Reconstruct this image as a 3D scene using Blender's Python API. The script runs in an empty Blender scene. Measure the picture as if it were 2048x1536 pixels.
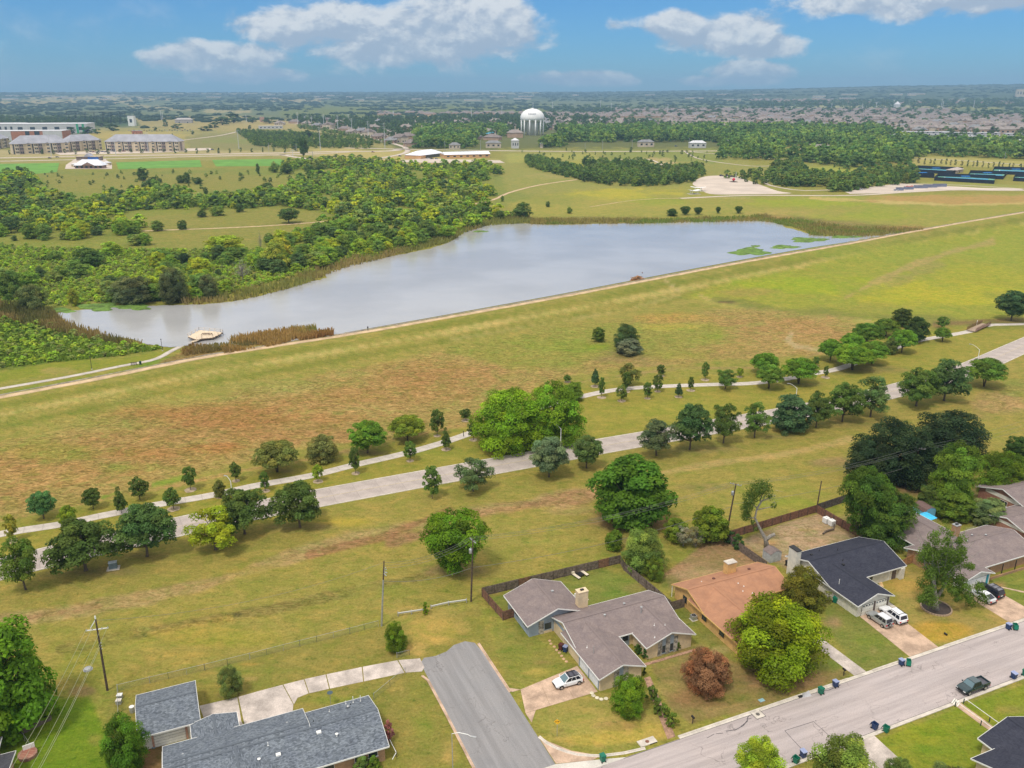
import bpy,math,random
import numpy as np
from math import sin,cos,radians,pi
from mathutils import Vector

# ------------------------------------------------------------------ camera
W0,H0,FPX=2048.,1536.,1700.
PITCH=radians(19); CAMH=84.
scn=bpy.context.scene
C=scn.collection
cam=bpy.data.cameras.new('camera'); co=bpy.data.objects.new('camera',cam); C.objects.link(co)
co.location=(0,0,CAMH); co.rotation_euler=(radians(90) - PITCH,0,0)
cam.sensor_width=36; cam.lens=36*FPX/W0; cam.clip_start=0.5; cam.clip_end=60000
scn.camera=co
scn.view_settings.view_transform='Standard'; scn.view_settings.look='None'
scn.view_settings.exposure=0; scn.view_settings.gamma=1; scn.view_settings.use_curve_mapping=False
scn.cycles.max_bounces=6; scn.cycles.transparent_max_bounces=4
scn.cycles.volume_bounces=0

# ------------------------------------------------------------------ sun and sky
SUN_EL,SUN_AZ=radians(62),radians(212)       # azimuth clockwise from +Y (north of the picture)
sun=bpy.data.lights.new('sun','SUN'); so=bpy.data.objects.new('sun',sun); C.objects.link(so)
sun.energy=2.5; sun.angle=radians(9); sun.color=(1,.93,.82)
sd=Vector((sin(SUN_AZ)*cos(SUN_EL),cos(SUN_AZ)*cos(SUN_EL),sin(SUN_EL)))
so.rotation_euler=sd.to_track_quat('Z','Y').to_euler()

def N(nt,typ,**kw):
    n=nt.nodes.new(typ)
    for k,v in kw.items():
        if k[0] == '_': setattr(n,k[1:],v)
        elif k[0] == 'i' and k[1:].isdigit(): n.inputs[int(k[1:])].default_value=v
        else: n.inputs[k].default_value=v
    return n
def L(nt,a,b): nt.links.new(a,b)
def M(nt,op,a,b=None,clamp=False):
    n=nt.nodes.new('ShaderNodeMath'); n.operation=op; n.use_clamp=clamp
    for i,x in enumerate((a,b)):
        if x is None: continue
        if isinstance(x,(int,float)): n.inputs[i].default_value=x
        else: nt.links.new(x,n.inputs[i])
    return n.outputs[0]
def VM(nt,op,a,b=None):
    n=nt.nodes.new('ShaderNodeVectorMath'); n.operation=op
    for i,x in enumerate((a,b)):
        if x is None: continue
        if isinstance(x,(tuple,list)): n.inputs[i].default_value=x
        else: nt.links.new(x,n.inputs[i])
    return n.outputs['Value'] if op == 'LENGTH' else n.outputs[0]
def MIX(nt,f,a,b,bt='MIX'):
    n=nt.nodes.new('ShaderNodeMix'); n.data_type='RGBA'; n.blend_type=bt; n.clamp_factor=True
    for s,x in ((n.inputs['Factor'],f),(n.inputs['A'],a),(n.inputs['B'],b)):
        if isinstance(x,(int,float)): s.default_value=x
        elif isinstance(x,(tuple,list)): s.default_value=(*x[:3],1)
        else: nt.links.new(x,s)
    return n.outputs['Result']
def MAPR(nt,x,a,b,c=0.,d=1.,smooth=True):
    n=nt.nodes.new('ShaderNodeMapRange'); n.clamp=True
    if smooth: n.interpolation_type='SMOOTHSTEP'
    nt.links.new(x,n.inputs[0])
    for i,v in enumerate((a,b,c,d)): n.inputs[i + 1].default_value=v
    return n.outputs[0]
def NOISE(nt,vec,scale,detail=4,rough=.55,dist=0):
    n=nt.nodes.new('ShaderNodeTexNoise'); n.inputs['Scale'].default_value=scale
    n.inputs['Detail'].default_value=detail; n.inputs['Roughness'].default_value=rough; n.inputs['Distortion'].default_value=dist
    if vec is not None: nt.links.new(vec,n.inputs['Vector'])
    return n.outputs['Fac']

def pixdir(u,v):
    r=(u - W0/2)/FPX; w=-(v - H0/2)/FPX
    return np.array((r,cos(PITCH) + w*sin(PITCH),-sin(PITCH) + w*cos(PITCH)))

world=bpy.data.worlds.new('World'); scn.world=world; world.use_nodes=True
nt=world.node_tree; nt.nodes.clear()
tc=N(nt,'ShaderNodeTexCoord')
sky=N(nt,'ShaderNodeTexSky',_sky_type='NISHITA',_sun_disc=False,_sun_elevation=SUN_EL,_sun_rotation=SUN_AZ)
sky.altitude=300; sky.air_density=1.0; sky.dust_density=.3; sky.ozone_density=3.0
skyc=MIX(nt,1.0,sky.outputs[0],(.285,.63,1.02),'MULTIPLY')
bg1=N(nt,'ShaderNodeBackground',Strength=.105); L(nt,skyc,bg1.inputs[0])
# clouds at infinity: (a, b) = direction on a vertical plane to the north; all of it depends on direction only
sep=N(nt,'ShaderNodeSeparateXYZ'); L(nt,tc.outputs['Generated'],sep.inputs[0])
yy=M(nt,'MAXIMUM',sep.outputs[1],.05)
a_=M(nt,'DIVIDE',sep.outputs[0],yy); b_=M(nt,'DIVIDE',sep.outputs[2],yy)
ab=N(nt,'ShaderNodeCombineXYZ'); L(nt,a_,ab.inputs[0]); L(nt,b_,ab.inputs[1]); ab=ab.outputs[0]
abn=VM(nt,'MULTIPLY',ab,(1.,1.7,1.))
n1=NOISE(nt,abn,13,10,.6,.2)
n1u=NOISE(nt,VM(nt,'ADD',abn,(-.005,.015,0)),13,10,.6,.2)
n2=NOISE(nt,abn,4,3,.5)
CL=[(800,62,330,62,1.),(930,45,165,85,1.1),(560,50,130,42,.9),(720,100,150,40,.8),
      (430,113,160,34,1.),(500,150,130,20,.9),(350,110,100,20,.7),
      (1445,66,150,46,1.),(1520,88,105,33,1.),(1370,50,85,30,1.),
      (1500,147,95,28,1.15),(1420,163,80,14,.9),(1150,158,130,20,.95),(1230,163,60,12,.9),(1225,50,55,22,.48),
      (1690,-4,130,36,1.),(1970,-10,130,46,1.),(1800,6,100,36,.95)]
acc=None; hgt=None
for (u,v,ru,rv,am) in CL:
    d=pixdir(u,v); a0,b0=d[0]/d[1],d[2]/d[1]
    ra=ru/FPX*1.03; rb=rv/FPX*1.
    q=VM(nt,'MULTIPLY',VM(nt,'SUBTRACT',ab,(a0,b0,0)),(1/ra,1/rb,0))
    f=M(nt,'MULTIPLY',M(nt,'SUBTRACT',1.15,VM(nt,'LENGTH',q)),am)
    qs=N(nt,'ShaderNodeSeparateXYZ'); L(nt,q,qs.inputs[0])
    acc=f if acc is None else M(nt,'MAXIMUM',acc,f)
    h=M(nt,'MULTIPLY',M(nt,'MAXIMUM',f,0.),qs.outputs[1])
    hgt=h if hgt is None else M(nt,'ADD',hgt,h)
# higher up the broken cloud deck that makes the daylight soft
up=NOISE(nt,VM(nt,'MULTIPLY',tc.outputs['Generated'],(1.,1.,2.)),2.6,6,.6)
upm=M(nt,'MULTIPLY',MAPR(nt,sep.outputs[2],.12,.3),MAPR(nt,up,.18,.42))
side=M(nt,'MULTIPLY',MAPR(nt,sep.outputs[1],.55,.2),MAPR(nt,up,.42,.6))
msk=MAPR(nt,M(nt,'ADD',acc,M(nt,'MULTIPLY',M(nt,'SUBTRACT',n1,.5),1.9)),.16,.56)
faint=M(nt,'MULTIPLY',MAPR(nt,M(nt,'ADD',n2,M(nt,'MULTIPLY',n1,.5)),.78,1.0),.22)
msk=M(nt,'MAXIMUM',msk,faint)
msk=M(nt,'MULTIPLY',msk,MAPR(nt,sep.outputs[2],.001,.01))
msk=M(nt,'MULTIPLY',msk,MAPR(nt,sep.outputs[1],.05,.3))
msk=M(nt,'MAXIMUM',M(nt,'MULTIPLY',msk,.93),M(nt,'MAXIMUM',upm,M(nt,'MULTIPLY',side,MAPR(nt,sep.outputs[2],.02,.2))))
lit=M(nt,'ADD',M(nt,'MULTIPLY',M(nt,'SUBTRACT',n1,n1u),3.6),M(nt,'MULTIPLY',hgt,.42))
lit=MAPR(nt,lit,-.28,.42)
cc=MIX(nt,lit,(.42,.50,.62),(.80,.82,.84))
cc=MIX(nt,MAPR(nt,sep.outputs[2],.2,.38),cc,(1.16,1.12,1.08))
bg2=N(nt,'ShaderNodeBackground',Strength=1.0); L(nt,cc,bg2.inputs[0])
ms=N(nt,'ShaderNodeMixShader'); L(nt,msk,ms.inputs[0]); L(nt,bg1.outputs[0],ms.inputs[1]); L(nt,bg2.outputs[0],ms.inputs[2])
wo=N(nt,'ShaderNodeOutputWorld'); L(nt,ms.outputs[0],wo.inputs[0])

# ------------------------------------------------------------------ terrain height and pixel -> ground
def S01(x): x=np.clip(x,0,1); return x*x*(3 - 2*x)
CREST_PX=[(-700,935),(-250,845),(0,795),(200,757),(420,713),(700,669),(850,643),(1100,598),(1300,560),(1500,522),(1700,487),(1850,459),(2048,425),(2500,352)]
CR_H=4.0; UP_H=3.0
def G0(u,v,z=0.):
    d=pixdir(u,v); k=(z - CAMH)/d[2]; return d[0]*k,d[1]*k
CREST=np.array([G0(u,v,CR_H) for u,v in CREST_PX])
def crest_d(x,y):
    """signed distance to the crest polyline, positive on the near (south) side"""
    x=np.asarray(x,float); y=np.asarray(y,float)
    best=np.full(x.shape,1e9); sg=np.ones(x.shape)
    for (ax,ay),(bx,by) in zip(CREST[:-1],CREST[1:]):
        dx,dy=bx - ax,by - ay; t=np.clip(((x - ax)*dx + (y - ay)*dy)/(dx*dx + dy*dy),0,1)
        ex,ey=x - ax - t*dx,y - ay - t*dy; dd=np.hypot(ex,ey)
        s=np.where(dx*ey - dy*ex > 0,-1.,1.)
        m=dd < best; best=np.where(m,dd,best); sg=np.where(m,s,sg)
    return best*sg
def vnoise(x,y,seed=0):
    xi=np.floor(x).astype(np.int64); yi=np.floor(y).astype(np.int64); fx=x - xi; fy=y - yi
    fx=fx*fx*(3 - 2*fx); fy=fy*fy*(3 - 2*fy)
    def h(a,b):
        n=(a*374761393 + b*668265263 + seed*1442695041) & 0x7fffffff
        n=((n ^ (n >> 13))*1274126177) & 0x7fffffff
        n=(n ^ (n >> 16)) & 0xffff
        return n/65535.
    return (h(xi,yi)*(1 - fx) + h(xi + 1,yi)*fx)*(1 - fy) + (h(xi,yi + 1)*(1 - fx) + h(xi + 1,yi + 1)*fx)*fy
def fbm(x,y,sc,oct=4,seed=0):
    r=0; a=.5; t=0
    for i in range(oct): r=r + a*vnoise(x/sc,y/sc,seed + i*7); t += a; a *= .5; sc *= .5
    return r/t
def height(x,y):
    x=np.asarray(x,float); y=np.asarray(y,float)
    d=crest_d(x,y)
    h=np.where(d > 0,CR_H*(1 - S01((d - 2.5)/24.)),UP_H + (CR_H - UP_H)*(1 - S01((-d - 2.5)/4.)))
    far=np.hypot(x,y); ang=np.arctan2(x,y)
    f=S01((far - 3600)/9000.)
    hill=66 + 92*S01((ang - .02)/.5)*(.75 + .5*fbm(x,y,4200,3,5)) + 26*(fbm(x,y,2600,3,9) - .5)
    return h + f*hill*.93
_KS=None
def P(u,v,dz=0.):
    global _KS
    z=0.
    if v < 236:                                        # far ground can rise towards the viewer: take the first hit
        if _KS is None: _KS=np.geomspace(1200,17000,500)
        d=pixdir(u,v); k=_KS/d[1]; x,y,zr=d[0]*k,d[1]*k,CAMH + d[2]*k; g=zr - height(x,y); i=np.argmax(g < 0)
        if g[i] >= 0: i=len(g) - 1
        f=g[i - 1]/(g[i - 1] - g[i] + 1e-9) if g[i] < 0 else 1.; kk=k[i - 1] + (k[i] - k[i - 1])*f
        x,y=d[0]*kk,d[1]*kk; return Vector((x,y,float(height(x,y)) + dz))
    d=pixdir(u,v)
    for i in range(14):
        k=(z + dz - CAMH)/d[2]; x,y=d[0]*k,d[1]*k
        z=z*.35 + .65*float(height(x,y))
    return Vector((x,y,z + dz))
def P3(u,v,z):
    x,y=G0(u,v,z); return Vector((x,y,z))
def proj(x,y,z):
    zc=y*cos(PITCH) - (z - CAMH)*sin(PITCH); yc=y*sin(PITCH) + (z - CAMH)*cos(PITCH)
    zc=np.maximum(zc,.1)
    return W0/2 + FPX*x/zc,H0/2 - FPX*yc/zc
TH=radians(23.6); CT,ST_=cos(TH),sin(TH)
def XY(s,t): return (s*CT - t*ST_,s*ST_ + t*CT)
def ST(u,v,z=0.):
    x,y=G0(u,v,z); return (x*CT + y*ST_,-x*ST_ + y*CT)

# ------------------------------------------------------------------ objects
def props(o,label=None,cat=None,group=None,kind=None):
    if label: o['label']=label
    if cat: o['category']=cat
    if group: o['group']=group
    if kind: o['kind']=kind
    return o
def thing(name,label,cat,loc=(0,0,0),rz=0.,group=None):
    o=bpy.data.objects.new(name,None); C.objects.link(o); o.location=loc; o.rotation_euler=(0,0,rz)
    o.empty_display_size=.2
    return props(o,label,cat,group)
class MB:
    def __init__(s): s.v=[]; s.f=[]; s.m=[]; s.uv=[]; s.has=False
    def add(s,pts,faces,mi=0,uvs=None):
        b=len(s.v); s.v += [tuple(p) for p in pts]
        for i,f in enumerate(faces):
            s.f.append(tuple(b + k for k in f)); s.m.append(mi)
            if uvs: s.uv.append(uvs[i]); s.has=True
            else: s.uv.append(None)
        return s
    def box(s,x0,x1,y0,y1,z0,z1,mi=0):
        if x0 > x1: x0,x1=x1,x0
        if y0 > y1: y0,y1=y1,y0
        p=[(x0,y0,z0),(x1,y0,z0),(x1,y1,z0),(x0,y1,z0),(x0,y0,z1),(x1,y0,z1),(x1,y1,z1),(x0,y1,z1)]
        return s.add(p,[(0,3,2,1),(4,5,6,7),(0,1,5,4),(1,2,6,5),(2,3,7,6),(3,0,4,7)],mi)
    def bar(s,p0,p1,w,h=None,mi=0,up=(0,0,1)):
        """rectangular bar from p0 to p1, w wide, h high"""
        h=w if h is None else h; p0=Vector(p0); p1=Vector(p1); d=(p1 - p0).normalized(); u=Vector(up)
        if abs(d.dot(u)) > .98: u=Vector((1,0,0))
        r=d.cross(u).normalized(); u=r.cross(d).normalized()
        p=[q + r*a*w/2 + u*b*h/2 for q in (p0,p1) for a,b in ((-1,-1),(1,-1),(1,1),(-1,1))]
        return s.add(p,[(3,2,1,0),(4,5,6,7),(0,1,5,4),(1,2,6,5),(2,3,7,6),(3,0,4,7)],mi)
    def prism(s,pts,z0,z1,mi=0):
        n=len(pts); a=sum(pts[i][0]*pts[(i + 1) % n][1] - pts[(i + 1) % n][0]*pts[i][1] for i in range(n))
        if a < 0: pts=pts[::-1]
        v=[(x,y,z0) for x,y in pts] + [(x,y,z1) for x,y in pts]
        return s.add(v,[tuple(range(n - 1,-1,-1)),tuple(range(n,2*n))] + [(i,(i + 1) % n,n + (i + 1) % n,n + i) for i in range(n)],mi)
    def tube(s,path,rad,n=8,mi=0,caps=True):
        path=[Vector(p) for p in path]
        if isinstance(rad,(int,float)): rad=[rad]*len(path)
        ring=[]
        for i,p in enumerate(path):
            d=(path[min(i + 1,len(path) - 1)] - path[max(i - 1,0)]).normalized()
            u=Vector((0,0,1)) if abs(d.z) < .9 else Vector((1,0,0))
            r=d.cross(u).normalized(); u=r.cross(d).normalized()
            ring.append([p + (r*cos(2*pi*k/n) + u*sin(2*pi*k/n))*rad[i] for k in range(n)])
        v=[q for r in ring for q in r]; f=[]
        for i in range(len(path) - 1):
            for k in range(n): f.append((i*n + k,i*n + (k + 1) % n,(i + 1)*n + (k + 1) % n,(i + 1)*n + k))
        if caps: f += [tuple(range(n - 1,-1,-1)),tuple((len(path) - 1)*n + k for k in range(n))]
        return s.add(v,f,mi)
    def lathe(s,prof,n=12,c=(0,0,0),mi=0):
        v=[(c[0] + r*cos(2*pi*k/n),c[1] + r*sin(2*pi*k/n),c[2] + z) for r,z in prof for k in range(n)]
        f=[(i*n + k,i*n + (k + 1) % n,(i + 1)*n + (k + 1) % n,(i + 1)*n + k) for i in range(len(prof) - 1) for k in range(n)]
        f += [tuple(range(n - 1,-1,-1)),tuple((len(prof) - 1)*n + k for k in range(n))]
        return s.add(v,f,mi)
    def mesh(s,name,mats,smooth=False):
        me=bpy.data.meshes.new(name); me.from_pydata(s.v,[],s.f)
        if not isinstance(mats,(list,tuple)): mats=[mats]
        for m in mats: me.materials.append(m)
        if len(mats) > 1: me.polygons.foreach_set('material_index',s.m)
        if s.has:
            l=me.uv_layers.new(name='UVMap'); k=0; arr=[]
            for f,uv in zip(s.f,s.uv): arr += [c for q in (uv or [(0,0)]*len(f)) for c in q]
            l.data.foreach_set('uv',arr)
        if smooth: me.polygons.foreach_set('use_smooth',[True]*len(me.polygons))
        me.update(); return me
    def obj(s,name,mats,parent=None,smooth=False,loc=None):
        o=bpy.data.objects.new(name,s.mesh(name,mats,smooth)); C.objects.link(o)
        if parent is not None: o.parent=parent
        if loc is not None: o.location=loc
        return o
def inst(name,me,parent=None,loc=(0,0,0),rz=0.,sc=None):
    o=bpy.data.objects.new(name,me); C.objects.link(o); o.location=loc; o.rotation_euler=(0,0,rz)
    if sc is not None: o.scale=sc
    if parent is not None: o.parent=parent
    return o
def dup(root,loc,rz=0.,label=None,group=None,sc=None):
    r=root.copy(); C.objects.link(r); r.location=loc; r.rotation_euler=(0,0,rz)
    if sc is not None: r.scale=sc
    if label: r['label']=label
    if group: r['group']=group
    for ch in list(root.children):
        c=ch.copy(); C.objects.link(c); c.parent=r
        for g in list(ch.children):
            d=g.copy(); C.objects.link(d); d.parent=c
    return r
def npmesh(name,V,F,mats,cols=None,smooth=False,colname='Col'):
    """V (n,3), F (m,k) equal-sided faces"""
    me=bpy.data.meshes.new(name); V=np.ascontiguousarray(V,np.float32); F=np.ascontiguousarray(F,np.int32); m,k=F.shape
    me.vertices.add(len(V)); me.vertices.foreach_set('co',V.ravel())
    me.loops.add(m*k); me.loops.foreach_set('vertex_index',F.ravel())
    me.polygons.add(m); me.polygons.foreach_set('loop_start',np.arange(m,dtype=np.int32)*k)
    me.polygons.foreach_set('loop_total',np.full(m,k,np.int32))
    if smooth: me.polygons.foreach_set('use_smooth',np.ones(m,bool))
    if not isinstance(mats,(list,tuple)): mats=[mats]
    for a in mats: me.materials.append(a)
    me.update(calc_edges=True)
    if cols is not None:
        at=me.attributes.new(colname,'FLOAT_COLOR','POINT')
        c=np.ones((len(V),4),np.float32); c[:,:3]=cols; at.data.foreach_set('color',c.ravel())
    return me

# ------------------------------------------------------------------ materials
def newmat(name):
    m=bpy.data.materials.new(name); m.use_nodes=True; nt=m.node_tree; nt.nodes.clear()
    o=nt.nodes.new('ShaderNodeOutputMaterial'); b=nt.nodes.new('ShaderNodeBsdfPrincipled')
    nt.links.new(b.outputs[0],o.inputs[0]); return m,nt,b,o
_mc={}
def mat(name,col,rough=.7,var=.12,scale=1.5,bump=0.,metal=0.,spec=.3,fine=0.,col2=None,coat=0.,coords='Object'):
    """plain surface with mottling (var) at 1/scale metres and fine grain"""
    if name in _mc: return _mc[name]
    m,nt,b,o=newmat(name)
    tc=N(nt,'ShaderNodeTexCoord'); vec=tc.outputs[coords]
    n=NOISE(nt,vec,scale,5,.6)
    c2=col2 if col2 else tuple(min(1,c*(1 + var*1.6)) for c in col); c1=tuple(c*(1 - var*1.3) for c in col) if not col2 else col
    c=MIX(nt,MAPR(nt,n,.3,.7),c1,c2)
    if fine:
        nf=NOISE(nt,vec,scale*14,3,.7)
        c=MIX(nt,1.,c,MIX(nt,MAPR(nt,nf,.3,.7),(1 - fine,)*3,(1 + fine*.6,)*3),'MULTIPLY')
    L(nt,c,b.inputs['Base Color'])
    b.inputs['Roughness'].default_value=rough; b.inputs['Metallic'].default_value=metal
    b.inputs['Specular IOR Level'].default_value=spec
    if coat: b.inputs['Coat Weight'].default_value=coat; b.inputs['Coat Roughness'].default_value=.08
    if bump:
        bp=N(nt,'ShaderNodeBump',Strength=.6,Distance=bump); L(nt,NOISE(nt,vec,scale*6,4,.6),bp.inputs['Height']); L(nt,bp.outputs[0],b.inputs['Normal'])
    _mc[name]=m; return m

def ground_mat():
    m,nt,b,o=newmat('ground_grass')
    tc=N(nt,'ShaderNodeTexCoord'); vec=tc.outputs['Object']
    at=N(nt,'ShaderNodeAttribute',_attribute_name='Col'); at2=N(nt,'ShaderNodeAttribute',_attribute_name='Rgh')
    col=at.outputs['Color']; tall=at2.outputs['Fac']
    n0=NOISE(nt,vec,.035,5,.6,.6); nA=NOISE(nt,vec,.22,6,.65,.8)
    st=NOISE(nt,VM(nt,'MULTIPLY',vec,(.55,1.,1.)),.62,6,.7,2.2)
    nf=NOISE(nt,vec,2.6,5,.72,.5); nff=NOISE(nt,vec,9.,3,.7)
    # tone: large drift, medium patches, windrow-like streaks in the tall grass
    c=MIX(nt,MAPR(nt,n0,.38,.66,0,.4),col,MIX(nt,1.,col,(1.13,1.02,1.02),'MULTIPLY'))
    nB=NOISE(nt,VM(nt,'MULTIPLY',vec,(.5,1.,1.)),.6,6,.72,.5)
    c=MIX(nt,MAPR(nt,nB,.5,.64,0,.8),c,MIX(nt,1.,c,(1.26,1.15,1.15),'MULTIPLY'))
    c=MIX(nt,MAPR(nt,nB,.47,.34,0,.75),c,MIX(nt,1.,c,(.7,.86,.66),'MULTIPLY'))
    c=MIX(nt,MAPR(nt,nA,.45,.62,0,.7),c,MIX(nt,1.,c,(.78,.94,.7),'MULTIPLY'))
    c=MIX(nt,MAPR(nt,nA,.46,.32,0,.6),c,MIX(nt,1.,c,(1.22,1.12,1.15),'MULTIPLY'))
    k0=NOISE(nt,vec,.09,6,.72,1.5)
    c=MIX(nt,M(nt,'MULTIPLY',MAPR(nt,k0,.53,.62,0,.55),tall),c,MIX(nt,1.,c,(.82,1.12,.9),'MULTIPLY')); c=MIX(nt,MAPR(nt,k0,.46,.36,0,.35),c,MIX(nt,1.,c,(1.07,.98,.96),'MULTIPLY'))
    sp=NOISE(nt,vec,1.15,3,.6,.8); sq=NOISE(nt,VM(nt,'ADD',vec,(37.,11.,5.)),.8,4,.7,1.)
    c=MIX(nt,MAPR(nt,sp,.6,.68,0,.6),c,MIX(nt,1.,c,(.5,.68,.5),'MULTIPLY'))
    c=MIX(nt,MAPR(nt,sq,.62,.7,0,.6),c,MIX(nt,1.,c,(1.3,1.2,1.5),'MULTIPLY'))
    k=M(nt,'MULTIPLY',MAPR(nt,st,.36,.64,-.5,.5,False),M(nt,'ADD',M(nt,'MULTIPLY',tall,.85),.16))
    k=M(nt,'ADD',k,M(nt,'MULTIPLY',M(nt,'SUBTRACT',nf,.5),1.2))
    k=M(nt,'ADD',M(nt,'ADD',k,M(nt,'MULTIPLY',M(nt,'SUBTRACT',nff,.5),.7)),1.)
    kk=N(nt,'ShaderNodeCombineXYZ'); L(nt,k,kk.inputs[0]); L(nt,k,kk.inputs[1]); L(nt,M(nt,'POWER',k,1.25),kk.inputs[2])
    c=MIX(nt,1.,c,kk.outputs[0],'MULTIPLY')
    L(nt,c,b.inputs['Base Color']); b.inputs['Roughness'].default_value=.9; b.inputs['Specular IOR Level'].default_value=.08
    bh=M(nt,'ADD',M(nt,'MULTIPLY',st,M(nt,'MULTIPLY',tall,1.1)),M(nt,'ADD',M(nt,'MULTIPLY',nf,.3),M(nt,'MULTIPLY',nff,.07)))
    bp=N(nt,'ShaderNodeBump',Strength=.75,Distance=.5); L(nt,bh,bp.inputs['Height']); L(nt,bp.outputs[0],b.inputs['Normal'])
    return m

def leaf_mat():
    m,nt,b,o=newmat('leaves')
    at=N(nt,'ShaderNodeAttribute',_attribute_name='Col'); oi=N(nt,'ShaderNodeObjectInfo')
    c=MIX(nt,1.,at.outputs['Color'],oi.outputs['Color'],'MULTIPLY')
    d=N(nt,'ShaderNodeBsdfDiffuse',Roughness=.6); t=N(nt,'ShaderNodeBsdfTranslucent'); g=N(nt,'ShaderNodeBsdfGlossy',Roughness=.45)
    L(nt,c,d.inputs[0]); L(nt,MIX(nt,1.,c,(1.2,1.3,.5),'MULTIPLY'),t.inputs[0]); g.inputs[0].default_value=(.5,.55,.5,1)
    s1=N(nt,'ShaderNodeMixShader',Fac=.36); L(nt,d.outputs[0],s1.inputs[1]); L(nt,t.outputs[0],s1.inputs[2])
    s2=N(nt,'ShaderNodeMixShader',Fac=.012); L(nt,s1.outputs[0],s2.inputs[1]); L(nt,g.outputs[0],s2.inputs[2])
    L(nt,s2.outputs[0],o.inputs[0]); nt.nodes.remove(b); return m

def water_mat():
    m,nt,b,o=newmat('pond_water')
    vec=N(nt,'ShaderNodeTexCoord').outputs['Object']
    b.inputs['Base Color'].default_value=(.19,.185,.175,1); b.inputs['Roughness'].default_value=.07; b.inputs['IOR'].default_value=1.62
    b.inputs['Specular IOR Level'].default_value=.75
    n=M(nt,'ADD',NOISE(nt,VM(nt,'MULTIPLY',vec,(1.,1.6,1.)),.9,4,.6,.6),M(nt,'MULTIPLY',NOISE(nt,vec,.12,2,.5),1.5))
    bp=N(nt,'ShaderNodeBump',Strength=.14,Distance=.35); L(nt,n,bp.inputs['Height']); L(nt,bp.outputs[0],b.inputs['Normal'])
    c=MIX(nt,MAPR(nt,NOISE(nt,vec,.02,3,.5),.35,.65),(.33,.33,.335),(.40,.40,.405)); L(nt,c,b.inputs['Base Color'])
    return m

def roof_mat(name,c1,c2,tab=.75):
    """asphalt shingles: UV in metres, u along the eave, v up the slope"""
    m,nt,b,o=newmat(name)
    uv=N(nt,'ShaderNodeTexCoord').outputs['UV']
    br=N(nt,'ShaderNodeTexBrick',Scale=1.0); L(nt,uv,br.inputs['Vector'])
    br.inputs['Mortar Size'].default_value=.012; br.inputs['Brick Width'].default_value=.33; br.inputs['Row Height'].default_value=.16
    br.inputs['Bias'].default_value=0.
    br.inputs['Color1'].default_value=(0,0,0,1); br.inputs['Color2'].default_value=(1,1,1,1); br.inputs['Mortar'].default_value=(.25,.25,.25,1)
    n=NOISE(nt,uv,.5,4,.6); n2=NOISE(nt,VM(nt,'MULTIPLY',uv,(3.2,.7,1)),1.2,4,.65)
    f=M(nt,'ADD',M(nt,'MULTIPLY',br.outputs['Color'],tab),M(nt,'MULTIPLY',M(nt,'SUBTRACT',n2,.5),.9))
    c=MIX(nt,f,c1,c2); c=MIX(nt,1.,c,MIX(nt,MAPR(nt,n,.3,.7),(.86,.86,.88),(1.1,1.09,1.06)),'MULTIPLY')
    L(nt,c,b.inputs['Base Color']); b.inputs['Roughness'].default_value=.92; b.inputs['Specular IOR Level'].default_value=.15
    bp=N(nt,'ShaderNodeBump',Strength=.6,Distance=.02); L(nt,br.outputs['Fac'],bp.inputs['Height']); L(nt,bp.outputs[0],b.inputs['Normal'])
    return m
def brick_mat(name,c1,c2,mo,bw=.2,rh=.075):
    m,nt,b,o=newmat(name)
    tc=N(nt,'ShaderNodeTexCoord'); g=N(nt,'ShaderNodeNewGeometry')
    s=N(nt,'ShaderNodeSeparateXYZ'); L(nt,tc.outputs['Object'],s.inputs[0])
    cb=N(nt,'ShaderNodeCombineXYZ'); L(nt,M(nt,'ADD',s.outputs[0],s.outputs[1]),cb.inputs[0]); L(nt,s.outputs[2],cb.inputs[1])
    br=N(nt,'ShaderNodeTexBrick',Scale=1.0); L(nt,cb.outputs[0],br.inputs['Vector'])
    br.inputs['Mortar Size'].default_value=.01; br.inputs['Brick Width'].default_value=bw; br.inputs['Row Height'].default_value=rh
    br.inputs['Color1'].default_value=(*c1,1); br.inputs['Color2'].default_value=(*c2,1); br.inputs['Mortar'].default_value=(*mo,1)
    n=NOISE(nt,tc.outputs['Object'],.8,4,.6)
    L(nt,MIX(nt,1.,br.outputs['Color'],MIX(nt,MAPR(nt,n,.3,.7),(.85,.85,.85),(1.12,1.1,1.05)),'MULTIPLY'),b.inputs['Base Color'])
    b.inputs['Roughness'].default_value=.85; b.inputs['Specular IOR Level'].default_value=.2
    bp=N(nt,'ShaderNodeBump',Strength=.5,Distance=.01); L(nt,br.outputs['Fac'],bp.inputs['Height']); bp.invert=True; L(nt,bp.outputs[0],b.inputs['Normal'])
    return m
def glass_mat(name,c=(.03,.04,.05),rough=.08):
    m,nt,b,o=newmat(name)
    b.inputs['Base Color'].default_value=(*c,1); b.inputs['Roughness'].default_value=rough; b.inputs['Specular IOR Level'].default_value=.7
    return m
def net_mat(name,c,dens):
    """woven mesh screen: wires with open holes between"""
    m,nt,b,o=newmat(name)
    b.inputs['Base Color'].default_value=(*c,1); b.inputs['Alpha'].default_value=dens; b.inputs['Roughness'].default_value=.7
    return m

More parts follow.
